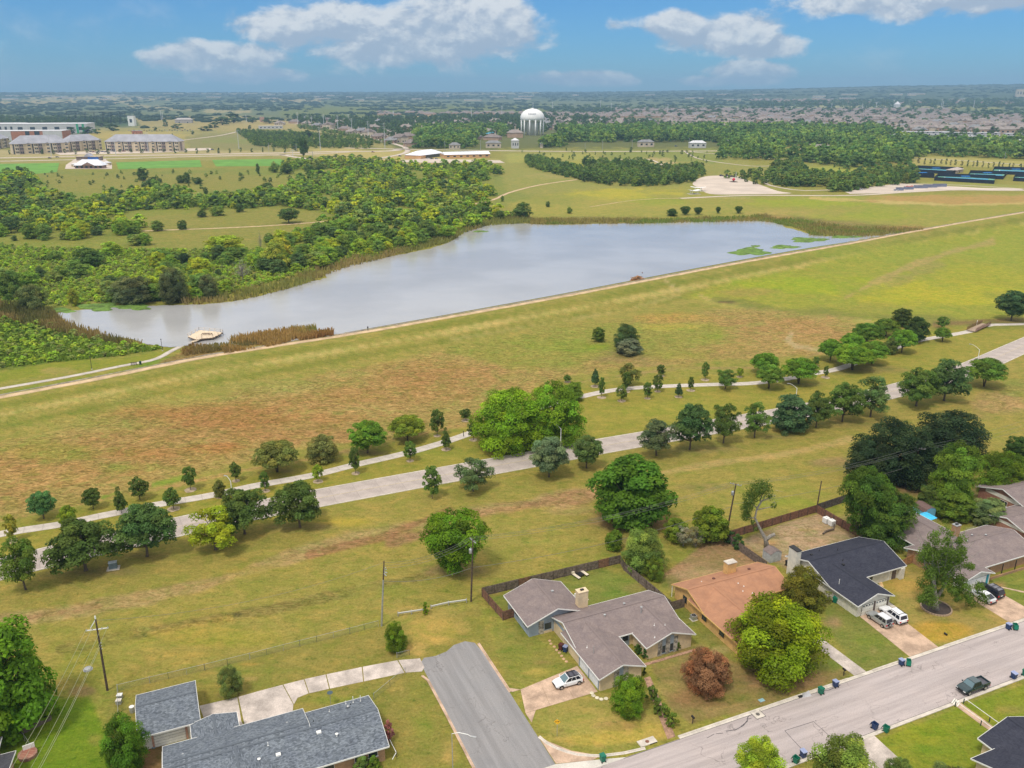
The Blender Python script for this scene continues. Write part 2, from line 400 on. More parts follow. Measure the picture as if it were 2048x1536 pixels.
M_GROUND=ground_mat(); M_LEAF=leaf_mat(); M_WATER=water_mat()
M_BARK=mat('bark',(.13,.10,.075),.9,.3,3,.03,fine=.3)
M_BARKG=mat('grey_bark',(.27,.25,.22),.9,.25,3,.03)
M_ROAD=mat('parkway_concrete',(.40,.345,.315),.88,.1,.25,0,fine=.14)
M_TRAIL=mat('trail_concrete',(.50,.45,.40),.88,.1,.5,0,fine=.12)
M_WALKC=mat('sidewalk_concrete',(.55,.50,.44),.88,.12,.6,0,fine=.12)
M_DRIVE=mat('driveway_concrete',(.47,.335,.245),.88,.2,.45,0,fine=.15)
M_DRIVEP=mat('pale_driveway_concrete',(.48,.42,.38),.88,.2,.35,0,fine=.15)
def street_mat(name,col,ang,lane):
    m,nt,b,o=newmat(name); vec=N(nt,'ShaderNodeTexCoord').outputs['Object']
    mp=N(nt,'ShaderNodeMapping'); mp.inputs['Rotation'].default_value=(0,0,-ang); L(nt,vec,mp.inputs[0]); r=mp.outputs[0]
    a=NOISE(nt,VM(nt,'MULTIPLY',r,(.05,1.1,1)),1.,5,.6,.3); p=NOISE(nt,vec,.22,5,.6,.5); f=NOISE(nt,vec,7.,3,.75); s=NOISE(nt,vec,1.1,3,.6,1.2)
    c=MIX(nt,MAPR(nt,a,.32,.68),tuple(x*.86 for x in col),tuple(x*1.09 for x in col)); c=MIX(nt,MAPR(nt,p,.35,.68,0,.5),c,MIX(nt,1.,c,(1.1,1.07,1.04),'MULTIPLY'))
    c=MIX(nt,1.,c,MIX(nt,MAPR(nt,f,.3,.7),(.86,)*3,(1.1,)*3),'MULTIPLY'); c=MIX(nt,MAPR(nt,s,.66,.72,0,.45),c,MIX(nt,1.,c,(.62,.62,.64),'MULTIPLY'))
    vo=N(nt,'ShaderNodeTexVoronoi',_feature='DISTANCE_TO_EDGE',Scale=.16); nn=N(nt,'ShaderNodeTexNoise',Scale=.5,Detail=4.); L(nt,vec,nn.inputs[0]); L(nt,VM(nt,'ADD',vec,VM(nt,'MULTIPLY',nn.outputs['Color'],(5.,5.,0.))),vo.inputs[0])
    c=MIX(nt,M(nt,'MULTIPLY',MAPR(nt,vo.outputs['Distance'],.012,.004,0,.5),MAPR(nt,p,.45,.6)),c,(.12,.11,.11))
    L(nt,c,b.inputs['Base Color']); b.inputs['Roughness'].default_value=.9; b.inputs['Specular IOR Level'].default_value=.2; return m
M_STREET=street_mat('street_asphalt',(.415,.365,.36),radians(23.6),1)
M_CUL=street_mat('grey_asphalt',(.25,.245,.25),radians(113.6),1)
M_TAR=mat('crack_sealant',(.05,.05,.06),.6,.1)
M_DIRT=mat('dirt_path',(.52,.38,.235),.95,.16,.3,0,fine=.15)
M_WHITE=mat('white_paint',(.76,.76,.74),.55,.05,2)
M_CREAMW=mat('cream_wall',(.72,.70,.63),.7,.06,1)
M_BLACK=mat('black_plastic',(.02,.02,.022),.5,.1)
M_GALV=mat('galvanised_steel',(.42,.43,.44),.45,.1,3,metal=.5)
M_POLEW=mat('pole_wood',(.085,.06,.045),.85,.3,4,.01)
M_GLASS=glass_mat('window_glass')
M_TYRE=mat('tyre_rubber',(.02,.02,.02),.8,.1)
M_RIM=mat('alloy_rim',(.45,.46,.48),.3,.05,metal=.8)
# ------------------------------------------------------------------ ground: one sheet to the horizon
LAWN=(.235,.215,.062); LAWNG=(.17,.20,.045); DRY=(.37,.27,.12); RUST=(.30,.175,.06); MEAD=(.235,.225,.06)
BRI=(.225,.27,.03); YEL=(.34,.31,.035); TAN=(.42,.31,.19); OLIVE=(.20,.19,.065); DIRTC=(.30,.20,.125); WOODF=(.17,.215,.04)
ORA=(.42,.27,.07); VIV=(.13,.22,.012); SOC=(.095,.24,.06); SAND=(.47,.38,.24)
# strokes in photo pixels laid over the land: (kind, points, radius (x, y), colour, strength, tall-grass amount)
def ell(u,v,ru,rv,c,s=.8,t=0.): return ('e',(u,v),(ru,rv),c,s,t)
def lin(pts,r,c,s=.8,t=0.): return ('l',pts,r,c,s,t)
def pol(pts,r,c,s=.9,t=0.): return ('p',pts,r,c,s,t)
STROKES=[
 # far country
 pol([(-900,186),(3000,186),(3000,236),(-900,236)],6,(.12,.155,.10),.8),
 pol([(-900,168),(3000,166),(3000,200),(-900,198)],5,(.06,.09,.06),.8),
 lin([(0,206),(120,204),(260,203)],4,(.40,.32,.2),.8),lin([(60,196),(240,195),(340,198)],3,(.42,.36,.24),.8),
 lin([(330,188),(620,186)],2,(.4,.34,.22),.6),lin([(545,200),(640,201)],3,(.42,.34,.22),.8),lin([(880,187),(1080,186)],2.5,(.36,.33,.22),.7),
 lin([(260,213),(380,219)],4,(.42,.34,.22),.5),lin([(410,222),(500,223)],3,(.42,.35,.22),.7),lin([(700,203),(820,204)],2,(.36,.34,.22),.6),
 pol([(560,212),(1100,210),(1120,232),(760,238),(560,232)],5,(.15,.18,.06),.9),
 lin([(815,232),(885,229)],2.5,TAN,.9),lin([(1640,214),(2000,216)],4,(.27,.27,.09),.7),lin([(1340,216),(1900,212)],1.5,(.45,.42,.34),.6),
 pol([(1400,240),(2000,262),(2048,280),(1750,255),(1330,246)],6,(.2,.2,.1),.8),
 pol([(1500,257),(1760,250),(1790,256),(1500,262)],3,(.36,.32,.16),.8),
 pol([(560,236),(1500,236),(1500,300),(560,300)],10,(.10,.12,.05),.8),
 # left distance: school land, fields, road
 pol([(170,258),(620,240),(760,290),(640,312),(0,330),(0,300),(170,280)],8,(.30,.27,.11),.9),
 pol([(175,262),(330,262),(400,270),(330,282),(180,278)],5,(.38,.31,.12),.9),
 pol([(270,236),(500,232),(560,248),(480,262),(280,256)],5,(.36,.29,.14),.8),pol([(370,272),(560,258),(640,275),(560,300),(380,300)],5,(.22,.21,.10),.8),
 ell(475,281,60,5,(.2,.24,.06),.6),ell(560,248,60,8,(.42,.32,.18),.6),
 pol([(620,298),(830,300),(1000,322),(960,336),(790,330),(640,320)],5,(.42,.35,.16),.9),
 pol([(700,321),(960,323),(955,334),(780,338),(720,330)],4,(.46,.36,.17),.8),pol([(590,250),(780,290),(800,300),(640,285)],4,(.33,.29,.13),.7),
 pol([(-300,296),(640,304),(640,312),(-300,316)],3,(.40,.34,.22),.8),
 # meadow left
 pol([(-300,340),(230,345),(560,335),(640,350),(650,380),(300,400),(60,390),(-300,360)],6,(.225,.225,.065),.95,.3),
 pol([(560,335),(980,335),(1060,380),(900,420),(0,640),(-300,640),(-300,350)],10,WOODF,.55,.5),
 pol([(80,350),(640,345),(640,372),(320,390),(120,385)],8,MEAD,.95,.3),ell(560,345,90,10,(.2,.24,.045),.5),
 pol([(285,432),(560,415),(670,432),(690,452),(600,470),(430,498),(300,492),(285,455)],6,MEAD,.95,.35),
 pol([(0,500),(200,500),(240,560),(60,570),(-100,560)],12,(.21,.22,.05),.7,.6),ell(330,520,130,14,(.19,.22,.04),.6,.6),ell(150,478,100,10,(.2,.21,.05),.5,.5),
 pol([(975,350),(1060,345),(1100,360),(1060,400),(980,420),(1000,380)],6,(.2,.23,.06),.9,.3),
 # centre north: pale meadows round the belt of trees and the park
 pol([(1000,300),(1440,300),(1500,330),(1700,360),(1460,400),(1100,400),(1010,380)],8,(.26,.255,.075),.95,.2),
 pol([(1010,310),(1180,305),(1200,318),(1020,326)],5,(.33,.33,.09),.7),pol([(1110,324),(1210,322),(1190,340),(1120,336)],4,(.35,.34,.06),.7),
 pol([(1190,300),(1430,300),(1450,325),(1230,326)],6,(.20,.24,.06),.7),ell(1320,326,22,5,SAND,.8),ell(1300,318,40,3,(.45,.33,.2),.6),
 pol([(1030,335),(1090,345),(1230,370),(1160,385),(1020,365)],6,(.26,.26,.075),.8),ell(1130,350,60,8,(.34,.29,.13),.5),
 pol([(1010,405),(1130,385),(1380,372),(1500,392),(2048,385),(2500,370),(2500,410),(1720,470),(1400,440),(1080,440)],6,(.28,.27,.065),.95,.2),
 ell(1240,390,110,10,(.40,.36,.04),.75),ell(1220,412,160,14,(.33,.29,.08),.6),ell(1320,402,60,8,(.24,.29,.03),.6),ell(1110,400,60,10,(.22,.24,.06),.6),
 ell(1620,405,110,10,(.26,.32,.02),.7),ell(1560,425,70,9,(.35,.28,.10),.6),ell(1770,425,100,12,(.25,.29,.035),.7),ell(1700,436,90,8,(.26,.30,.03),.5),ell(1480,390,50,6,(.22,.25,.05),.5),
 pol([(1720,392),(2048,390),(2400,380),(2400,405),(1900,408),(1740,402)],4,(.40,.255,.11),.85),ell(1700,396,90,4,(.25,.28,.05),.6),
 lin([(1620,396),(1780,404),(1900,411),(2048,406),(2300,398)],2.5,(.46,.36,.16),.9),
 pol([(1540,300),(1700,310),(1800,330),(1700,350),(1560,345)],6,(.24,.25,.07),.8),pol([(1830,312),(2048,322),(2048,336),(1840,330),(1690,345)],4,(.38,.34,.13),.9),
 pol([(1560,335),(1790,330),(1820,337),(1640,352)],4,(.30,.33,.06),.8),pol([(1830,362),(2048,370),(2048,378),(1830,372)],3,(.28,.29,.09),.8),
 # reed land round the lake
 pol([(1060,434),(1340,436),(1560,430),(1700,446),(1860,455),(1760,476),(1560,450),(1060,450)],4,(.19,.16,.055),.85,.9),
 ell(1520,437,70,6,(.38,.24,.10),.8,1.),ell(1800,458,50,6,(.30,.17,.08),.7,1.),ell(1650,446,90,6,(.25,.19,.08),.7,.9),ell(1690,461,60,6,(.13,.17,.03),.7,.9),
 pol([(0,610),(110,625),(200,670),(300,695),(320,700),(200,715),(0,740),(-400,760),(-400,600)],7,(.135,.175,.035),.9,1.),
 pol([(0,612),(100,625),(200,665),(290,688),(160,660),(40,640)],5,(.20,.145,.055),.9,1.),ell(240,690,50,8,(.22,.27,.02),.7,.9),ell(70,690,120,10,(.12,.19,.03),.6,.9),
 pol([(0,745),(120,722),(250,718),(330,700),(360,690),(300,730),(140,745),(-300,800),(-300,770)],3,(.21,.235,.03),.9),ell(110,742,30,5,DRY,.6),
 pol([(0,785),(240,741),(360,705),(372,720),(200,750),(0,790)],3,(.15,.235,.03),.8),
 pol([(370,700),(420,690),(650,672),(560,684),(430,708),(330,730),(310,725)],3,(.24,.16,.07),.9,1.),ell(440,697,50,5,(.36,.2,.09),.6,1.),
 # dam slope: mown, in bands
 pol([(-400,875),(0,800),(420,719),(850,649),(1300,566),(1700,493),(2048,431),(2048,470),(1700,540),(1300,625),(850,715),(420,800),(0,890),(-400,960)],8,(.27,.245,.068),.95,.15),
 lin([(-200,870),(0,830),(420,745),(850,672),(1300,590),(1700,512),(2048,448)],4,(.42,.35,.14),.8),lin([(0,812),(420,730),(850,658),(1300,576),(2048,438)],5,(.18,.20,.035),.8),
 lin([(0,855),(420,765),(850,690),(1300,606),(1700,527),(2048,460)],5,(.17,.19,.035),.75),lin([(900,680),(1240,622),(1360,590)],3,(.38,.32,.14),.5),
 # right hand field
 pol([(1360,590),(1700,510),(2048,445),(2500,360),(2500,640),(2048,640),(1700,640),(1450,610)],10,(.265,.28,.042),.95,.35),
 ell(1600,570,150,22,(.26,.32,.018),.8,.3),ell(1780,500,200,20,(.24,.28,.045),.6,.4),ell(1850,590,160,24,(.37,.355,.025),.7,.3),ell(1960,560,110,30,(.33,.32,.03),.5,.3),
 ell(1990,500,90,26,(.25,.29,.04),.6,.3),ell(1700,620,160,14,(.25,.24,.055),.6,.2),ell(1500,585,70,8,(.3,.2,.09),.5,.3),
 lin([(1690,596),(1760,560),(1830,530),(1900,505),(1985,483)],6,(.36,.27,.13),.7,.3),lin([(1780,565),(1880,530)],9,(.27,.235,.09),.6,.5),
 # drainage swale
 lin([(1400,592),(1430,604),(1520,622),(1640,634),(1740,640)],3.5,(.42,.32,.16),.75),lin([(1430,600),(1560,620),(1740,632),(1900,640),(2048,660)],9,(.185,.195,.05),.8,.1),
 lin([(1410,603),(1500,622),(1600,633),(1760,645)],3,(.35,.32,.09),.7),ell(1450,604,14,2.5,(.09,.06,.04),.8),lin([(1330,560),(1362,585)],2,(.4,.33,.18),.7),
 lin([(1870,650),(1960,642),(2048,638)],6,(.20,.13,.07),.8,.6),lin([(1975,664),(2060,690)],6,(.13,.15,.05),.8,.5),
 # brown field below the dam
 pol([(-500,960),(0,885),(420,795),(850,712),(1180,650),(1500,615),(1720,650),(1690,700),(1560,715),(1150,745),(960,850),(600,905),(300,975),(0,1035),(-500,1100)],12,(.315,.235,.088),.95,1.),
 pol([(-500,1000),(0,905),(420,820),(800,750),(1000,735),(960,800),(600,870),(300,935),(0,1010),(-500,1080)],20,(.33,.205,.085),.72,1.),
 ell(480,838,200,30,(.31,.165,.065),.75,1.),ell(860,750,170,28,(.33,.19,.08),.7,1.),ell(640,870,120,16,(.35,.2,.09),.7,1.),ell(280,905,110,18,(.33,.17,.06),.6,1.),ell(420,895,70,10,(.36,.14,.05),.5,1.),
 ell(120,900,120,22,(.25,.24,.05),.7,1.),ell(250,935,90,14,(.24,.25,.05),.5,1.),ell(60,960,160,20,(.38,.25,.10),.6,1.),ell(540,770,140,14,(.30,.27,.09),.6,1.),ell(1000,740,60,12,(.35,.21,.10),.6,1.),
 ell(700,820,150,14,(.37,.26,.11),.5,1.),ell(330,800,130,12,(.29,.26,.08),.5,.8),ell(200,850,150,14,(.29,.25,.08),.5,1.),
 # greener middle round the two thickets
 pol([(900,700),(1180,650),(1420,640),(1560,660),(1480,700),(1240,725),(1020,735)],14,(.245,.245,.055),.85,.8),ell(1130,690,100,16,(.21,.26,.04),.7,.7),ell(1040,680,70,10,(.23,.26,.05),.6,.7),ell(1440,675,60,16,(.2,.26,.03),.6,.5),
 ell(1330,635,90,10,(.40,.26,.08),.7,.8),ell(1330,655,100,7,(.40,.34,.07),.6,.6),ell(1570,660,120,26,(.35,.22,.10),.8,.9),ell(1490,690,110,18,(.34,.235,.095),.7,.9),ell(1600,700,80,12,(.36,.24,.10),.7,.8),
 ell(1250,716,70,8,(.25,.17,.10),.6,.6),ell(1350,712,60,8,(.25,.25,.05),.6,.6),ell(1300,728,60,5,(.30,.2,.11),.5,.5),ell(1515,748,60,6,(.40,.33,.12),.5),ell(1198,692,30,5,(.2,.27,.02),.7),
 lin([(1583,667),(1575,680),(1590,692),(1640,700)],3,(.40,.33,.22),.6),lin([(0,1042),(200,1000),(330,975),(480,942),(640,915),(760,885),(930,850)],2.5,(.38,.25,.11),.8,.5),
 lin([(205,995),(240,985)],4,(.15,.25,.03),.8),lin([(305,970),(365,955)],4,(.16,.26,.03),.8),lin([(1150,765),(1340,738),(1560,735),(1640,705)],2,(.30,.22,.11),.7,.4),
 # park strip
 pol([(-400,1135),(0,1050),(500,955),(900,865),(1150,775),(1500,745),(1900,655),(2048,655),(2500,600),(2500,640),(2048,690),(1780,770),(1400,860),(900,960),(400,1070),(0,1160),(-400,1250)],6,(.265,.245,.05),.95,0.),
 ell(1330,820,120,14,(.26,.26,.045),.6),ell(880,905,100,12,(.24,.26,.05),.5),ell(1800,690,120,14,(.30,.27,.06),.5),ell(1880,668,60,7,(.20,.27,.03),.5),ell(660,935,60,8,(.33,.28,.05),.5),ell(1250,770,120,10,(.24,.24,.05),.4),
 # verge south of the parkway and the wide power-line field
 pol([(-500,1260),(0,1165),(400,1072),(900,965),(1400,865),(1780,780),(2048,690),(2700,500),(2700,1000),(2048,900),(1650,1030),(1200,1110),(960,1170),(800,1230),(240,1365),(-500,1500)],8,(.275,.24,.066),.95,.12),
 ell(320,1130,220,26,(.25,.22,.06),.6),ell(1600,985,160,26,(.265,.25,.06),.7),ell(1900,870,100,16,(.26,.25,.05),.6),ell(1750,840,120,10,(.24,.21,.055),.5),
 lin([(-200,1290),(0,1245),(170,1218),(400,1170),(560,1122),(700,1080),(830,1050),(1010,1010),(1180,985)],12,(.35,.25,.14),.7,.7),
 lin([(30,1240),(200,1212)],5,(.33,.2,.12),.6,.7),lin([(620,1110),(760,1075),(900,1020)],8,(.27,.15,.085),.8,.8),lin([(780,1085),(860,1065)],12,(.26,.155,.10),.8,.8),lin([(950,1030),(1130,1000),(1190,985)],11,(.33,.2,.12),.75,.8),ell(1040,1006,60,8,(.22,.13,.08),.7,.8),ell(1130,1020,60,10,(.38,.28,.15),.5,.6),
 lin([(120,1300),(330,1255),(560,1215),(760,1170),(860,1150)],7,(.22,.18,.065),.75,.9),lin([(160,1300),(330,1262),(480,1228)],3.5,(.13,.11,.05),.8,.9),lin([(300,1270),(460,1236)],6,(.36,.28,.07),.6,.5),
 lin([(1300,950),(1440,925),(1560,910),(1700,880)],5,(.40,.30,.14),.7,.3),ell(1400,975,60,8,(.23,.19,.09),.5,.5),ell(1665,925,45,8,(.28,.19,.12),.6,.4),
 ell(1990,810,60,22,(.36,.24,.13),.7,.9),ell(2040,775,40,14,(.23,.22,.07),.6,.9),ell(640,1040,120,8,(.35,.30,.05),.5),ell(700,1045,50,8,(.40,.33,.05),.5),ell(450,1140,160,10,(.31,.26,.06),.5),
 ell(450,1280,150,20,(.32,.28,.05),.5),ell(380,1310,70,9,(.36,.28,.07),.5),ell(820,1180,110,14,(.25,.24,.055),.5),ell(950,1130,80,12,(.26,.25,.05),.5),ell(1050,1085,90,10,(.23,.26,.06),.4),ell(1620,1010,120,12,(.24,.27,.04),.6),ell(260,1290,80,12,(.24,.25,.05),.5),
 # brown patches under the big trees: bare soil with shade painted in
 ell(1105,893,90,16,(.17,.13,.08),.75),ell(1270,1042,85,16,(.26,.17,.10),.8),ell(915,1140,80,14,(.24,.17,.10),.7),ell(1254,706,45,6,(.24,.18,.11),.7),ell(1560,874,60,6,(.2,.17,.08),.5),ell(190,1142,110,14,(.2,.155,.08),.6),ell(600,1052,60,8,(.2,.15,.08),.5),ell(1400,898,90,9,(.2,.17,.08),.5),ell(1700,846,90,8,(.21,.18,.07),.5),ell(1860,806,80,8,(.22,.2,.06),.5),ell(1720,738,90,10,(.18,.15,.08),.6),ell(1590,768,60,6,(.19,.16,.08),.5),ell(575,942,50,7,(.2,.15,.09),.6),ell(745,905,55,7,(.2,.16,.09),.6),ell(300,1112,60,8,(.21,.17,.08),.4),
 # yards
 pol([(240,1370),(800,1245),(960,1210),(1010,1380),(1060,1500),(1130,1560),(500,1700),(200,1600)],6,(.24,.215,.06),.9),ell(640,1290,120,14,(.22,.22,.05),.5),ell(520,1340,120,10,(.2,.22,.045),.5),
 ell(500,1328,22,4,ORA,.6),ell(505,1358,20,3,DRY,.6),ell(470,1392,40,7,(.27,.2,.11),.7),ell(400,1360,40,8,(.19,.22,.045),.6),ell(850,1450,40,60,(.22,.24,.05),.7),ell(700,1400,90,10,(.20,.23,.04),.7),ell(900,1505,18,30,(.33,.26,.09),.7),
 pol([(-400,1420),(60,1395),(180,1390),(215,1470),(215,1600),(-400,1700)],10,VIV,.92),ell(190,1330,60,30,(.21,.22,.04),.5),ell(165,1382,22,7,DIRTC,.6),ell(240,1440,25,60,(.24,.215,.07),.6),ell(110,1470,40,30,(.16,.26,.01),.5),ell(190,1480,20,16,(.24,.22,.06),.5),
 pol([(290,1440),(330,1440),(330,1560),(250,1560)],4,(.19,.12,.075),.9),ell(870,1265,45,24,(.40,.30,.09),.75),ell(830,1300,24,14,(.42,.31,.11),.8),ell(925,1255,14,14,(.40,.28,.11),.7),ell(850,1225,70,9,(.36,.28,.10),.5),
 lin([(1010,1190),(960,1180)],3,(.40,.29,.12),.5),pol([(985,1250),(1060,1260),(1110,1320),(1150,1330),(1090,1355),(1020,1382)],5,(.215,.215,.055),.8),ell(1075,1345,55,12,(.37,.30,.085),.8),ell(1085,1325,40,10,(.26,.19,.08),.6),ell(1050,1255,20,30,(.15,.185,.04),.6),
 pol([(975,1195),(1200,1130),(1340,1200),(1290,1240),(1180,1215),(1010,1230)],6,(.17,.20,.05),.9),ell(1230,1160,70,12,(.19,.23,.05),.6),ell(1155,1184,25,4,ORA,.6),ell(1220,1190,40,10,(.13,.22,.035),.7),ell(1280,1180,30,12,(.27,.2,.10),.5),
 pol([(1065,1430),(1150,1395),(1230,1380),(1320,1420),(1350,1470),(1240,1500),(1130,1495),(1085,1460)],6,(.30,.26,.08),.95),ell(1220,1455,90,26,(.42,.33,.11),.7),ell(1280,1465,60,16,(.47,.34,.09),.7),ell(1140,1440,50,18,(.27,.26,.07),.6),ell(1230,1452,40,7,(.30,.2,.10),.5),ell(1180,1480,60,10,(.45,.32,.08),.6),
 pol([(1290,1310),(1400,1290),(1480,1330),(1600,1350),(1700,1330),(1700,1350),(1560,1400),(1380,1450),(1340,1420)],6,(.245,.19,.085),.95),ell(1330,1320,40,16,(.27,.25,.08),.7),ell(1340,1380,40,20,(.34,.27,.11),.6),ell(1400,1395,70,20,(.25,.155,.085),.75),ell(1560,1360,110,22,(.26,.165,.10),.8),ell(1480,1395,60,12,(.19,.2,.05),.6),ell(1660,1330,40,18,(.165,.20,.05),.8),ell(1470,1420,70,10,(.33,.25,.12),.5),ell(1420,1275,40,30,(.18,.19,.06),.7),ell(1440,1300,30,12,(.35,.29,.16),.6),ell(1370,1235,30,30,(.17,.19,.055),.7),
 pol([(1320,1150),(1420,1080),(1500,1090),(1580,1180),(1560,1240),(1340,1180)],6,(.30,.195,.125),.95,.3),ell(1400,1150,50,14,(.38,.27,.18),.7),ell(1450,1130,50,10,(.25,.19,.10),.6),ell(1500,1150,40,14,(.27,.22,.12),.5),ell(1340,1165,20,14,(.16,.175,.05),.6),
 pol([(1480,1080),(1640,1025),(1700,1050),(1760,1110),(1600,1150),(1530,1110)],5,(.37,.27,.20),.95,.4),ell(1540,1085,40,14,(.44,.29,.13),.7),ell(1650,1075,60,14,(.35,.25,.19),.6),ell(1690,1090,40,12,(.25,.17,.125),.7),ell(1600,1060,50,6,(.40,.25,.12),.6),
 pol([(1640,1040),(1780,1010),(1850,1040),(1830,1090),(1720,1080)],5,(.30,.235,.12),.8),ell(1720,1060,40,10,(.38,.28,.15),.5),
 pol([(1640,1180),(1700,1180),(1800,1300),(1820,1330),(1720,1350),(1660,1260)],5,(.18,.20,.055),.9),ell(1665,1245,26,18,(.30,.21,.13),.8),ell(1700,1230,30,12,(.2,.21,.06),.6),ell(1740,1280,40,18,(.16,.21,.035),.7),ell(1745,1300,12,10,(.30,.26,.11),.5),
 pol([(1780,1140),(1850,1130),(2060,1220),(2000,1260),(1880,1290),(1810,1250)],5,(.33,.26,.09),.95),ell(1800,1170,50,18,(.42,.29,.08),.7),ell(1880,1262,60,20,(.47,.30,.05),.8),ell(1820,1215,30,16,(.33,.27,.09),.6),ell(1960,1225,50,14,(.26,.24,.06),.7),ell(1940,1195,40,12,(.19,.22,.03),.7),ell(1830,1140,30,10,(.21,.2,.06),.6),ell(1850,1110,26,14,(.32,.2,.09),.8),ell(1900,1240,50,6,(.25,.24,.07),.4),
 pol([(1975,1160),(2100,1130),(2100,1210),(2048,1240)],5,(.17,.21,.045),.9),ell(1998,1170,20,8,(.36,.22,.13),.8),pol([(1700,1500),(1900,1420),(2100,1350),(2200,1400),(2200,1700),(1600,1700)],5,(.195,.24,.025),.95),ell(1850,1470,60,20,(.25,.28,.02),.5),ell(1970,1430,60,16,(.24,.26,.03),.5),ell(2020,1420,40,10,(.27,.22,.08),.5),ell(1860,1500,50,14,(.15,.24,.02),.6),
 pol([(1950,960),(2048,1000),(2048,1030),(1930,1010)],5,(.21,.18,.09),.8),ell(1830,975,90,18,(.20,.135,.09),.85),pol([(1210,1060),(1320,1090),(1330,1150),(1290,1120)],5,(.2,.15,.09),.6),pol([(1370,1500),(1560,1540),(1500,1600),(1370,1600)],5,(.30,.25,.09),.8),
]
def in_poly(u,v,pts):
    r=np.zeros(u.shape,bool); n=len(pts); j=n - 1
    for i in range(n):
        xi,yi=pts[i]; xj,yj=pts[j]
        if yi != yj:
            c=((yi > v) != (yj > v)) & (u < (xj - xi)*(v - yi)/(yj - yi) + xi); r ^= c
        j=i
    return r
def seg_d(u,v,pts,closed=False,asp=1.):
    d=np.full(u.shape,1e9); q=list(pts) + ([pts[0]] if closed else [])
    for (ax,ay),(bx,by) in zip(q[:-1],q[1:]):
        dx,dy=bx - ax,(by - ay)*asp; t=np.clip(((u - ax)*dx + (v - ay)*asp*dy)/(dx*dx + dy*dy + 1e-9),0,1)
        d=np.minimum(d,np.hypot(u - ax - t*dx,(v - ay)*asp - t*dy))
    return d
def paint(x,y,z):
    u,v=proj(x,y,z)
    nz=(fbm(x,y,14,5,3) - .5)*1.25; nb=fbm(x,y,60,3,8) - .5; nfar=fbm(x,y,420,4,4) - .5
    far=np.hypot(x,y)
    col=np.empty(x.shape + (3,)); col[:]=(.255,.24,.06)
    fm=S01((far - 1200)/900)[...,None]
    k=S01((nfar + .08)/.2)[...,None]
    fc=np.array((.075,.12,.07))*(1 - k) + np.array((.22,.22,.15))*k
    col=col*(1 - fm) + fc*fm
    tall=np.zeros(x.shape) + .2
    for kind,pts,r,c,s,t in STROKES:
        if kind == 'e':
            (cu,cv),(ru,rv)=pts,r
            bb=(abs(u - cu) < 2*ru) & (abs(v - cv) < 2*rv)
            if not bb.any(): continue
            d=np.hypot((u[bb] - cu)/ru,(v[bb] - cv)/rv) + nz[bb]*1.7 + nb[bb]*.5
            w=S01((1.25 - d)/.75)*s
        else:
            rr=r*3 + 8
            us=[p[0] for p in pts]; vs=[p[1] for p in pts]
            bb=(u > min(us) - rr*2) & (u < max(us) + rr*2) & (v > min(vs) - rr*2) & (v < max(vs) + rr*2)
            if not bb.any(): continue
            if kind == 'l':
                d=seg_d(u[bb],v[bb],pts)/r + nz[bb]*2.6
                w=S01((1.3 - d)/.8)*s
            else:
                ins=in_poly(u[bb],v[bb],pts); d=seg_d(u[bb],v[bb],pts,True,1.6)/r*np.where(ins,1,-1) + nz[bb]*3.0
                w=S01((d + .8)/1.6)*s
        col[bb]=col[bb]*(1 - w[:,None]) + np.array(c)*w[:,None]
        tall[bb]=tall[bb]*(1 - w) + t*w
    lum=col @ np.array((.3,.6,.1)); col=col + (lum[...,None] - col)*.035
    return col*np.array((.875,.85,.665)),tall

def build_ground():
    us=np.arange(-640,2700,4.2); vs=list(np.arange(1960,420,-4.)) + list(np.arange(420,215,-2.2))
    ys=[G0(1024,v)[1] for v in vs]; y=ys[-1]
    while y < 17500: y *= 1.045; ys.append(y)
    ys=np.array(ys)
    ratio=(us - 1024)/FPX*.985
    Y,R=np.meshgrid(ys,ratio,indexing='ij')
    # keep the fan straight: x proportional to the distance along the view of that row
    zc=Y*cos(PITCH) + CAMH*sin(PITCH); X=R*zc*1.015
    Z=height(X,Y)
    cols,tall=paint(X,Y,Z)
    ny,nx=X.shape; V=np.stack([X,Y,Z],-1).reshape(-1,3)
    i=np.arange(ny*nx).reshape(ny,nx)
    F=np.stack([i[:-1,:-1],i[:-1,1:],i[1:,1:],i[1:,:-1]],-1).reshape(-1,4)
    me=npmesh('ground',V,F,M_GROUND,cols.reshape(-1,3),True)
    a=me.attributes.new('Rgh','FLOAT','POINT'); a.data.foreach_set('value',tall.ravel().astype(np.float32))
    o=bpy.data.objects.new('ground',me); C.objects.link(o); props(o,kind='structure')
    # the land under and behind the camera
    y0=float(ys[0]); V=np.array([(-900,-700,-.02),(900,-700,-.02),(900,y0 + 1,-.02),(-900,y0 + 1,-.02)]); me=npmesh('ground',V,np.array([[0,1,2,3]]),M_GROUND,np.tile((.24,.22,.065),(4,1)))
    o=bpy.data.objects.new('ground',me); C.objects.link(o); props(o,kind='structure')
build_ground()

# ------------------------------------------------------------------ haze
hz=MB().box(-17000,17000,-900,18000,-2,320)
m=bpy.data.materials.new('haze_air'); m.use_nodes=True; t_=m.node_tree; t_.nodes.clear()
pv=N(t_,'ShaderNodeVolumePrincipled',Density=1e-4,Anisotropy=.2); pv.inputs['Color'].default_value=(.42,.70,1.0,1)
L(t_,pv.outputs[0],N(t_,'ShaderNodeOutputMaterial').inputs['Volume'])
o=hz.obj('haze',m); props(o,kind='stuff')

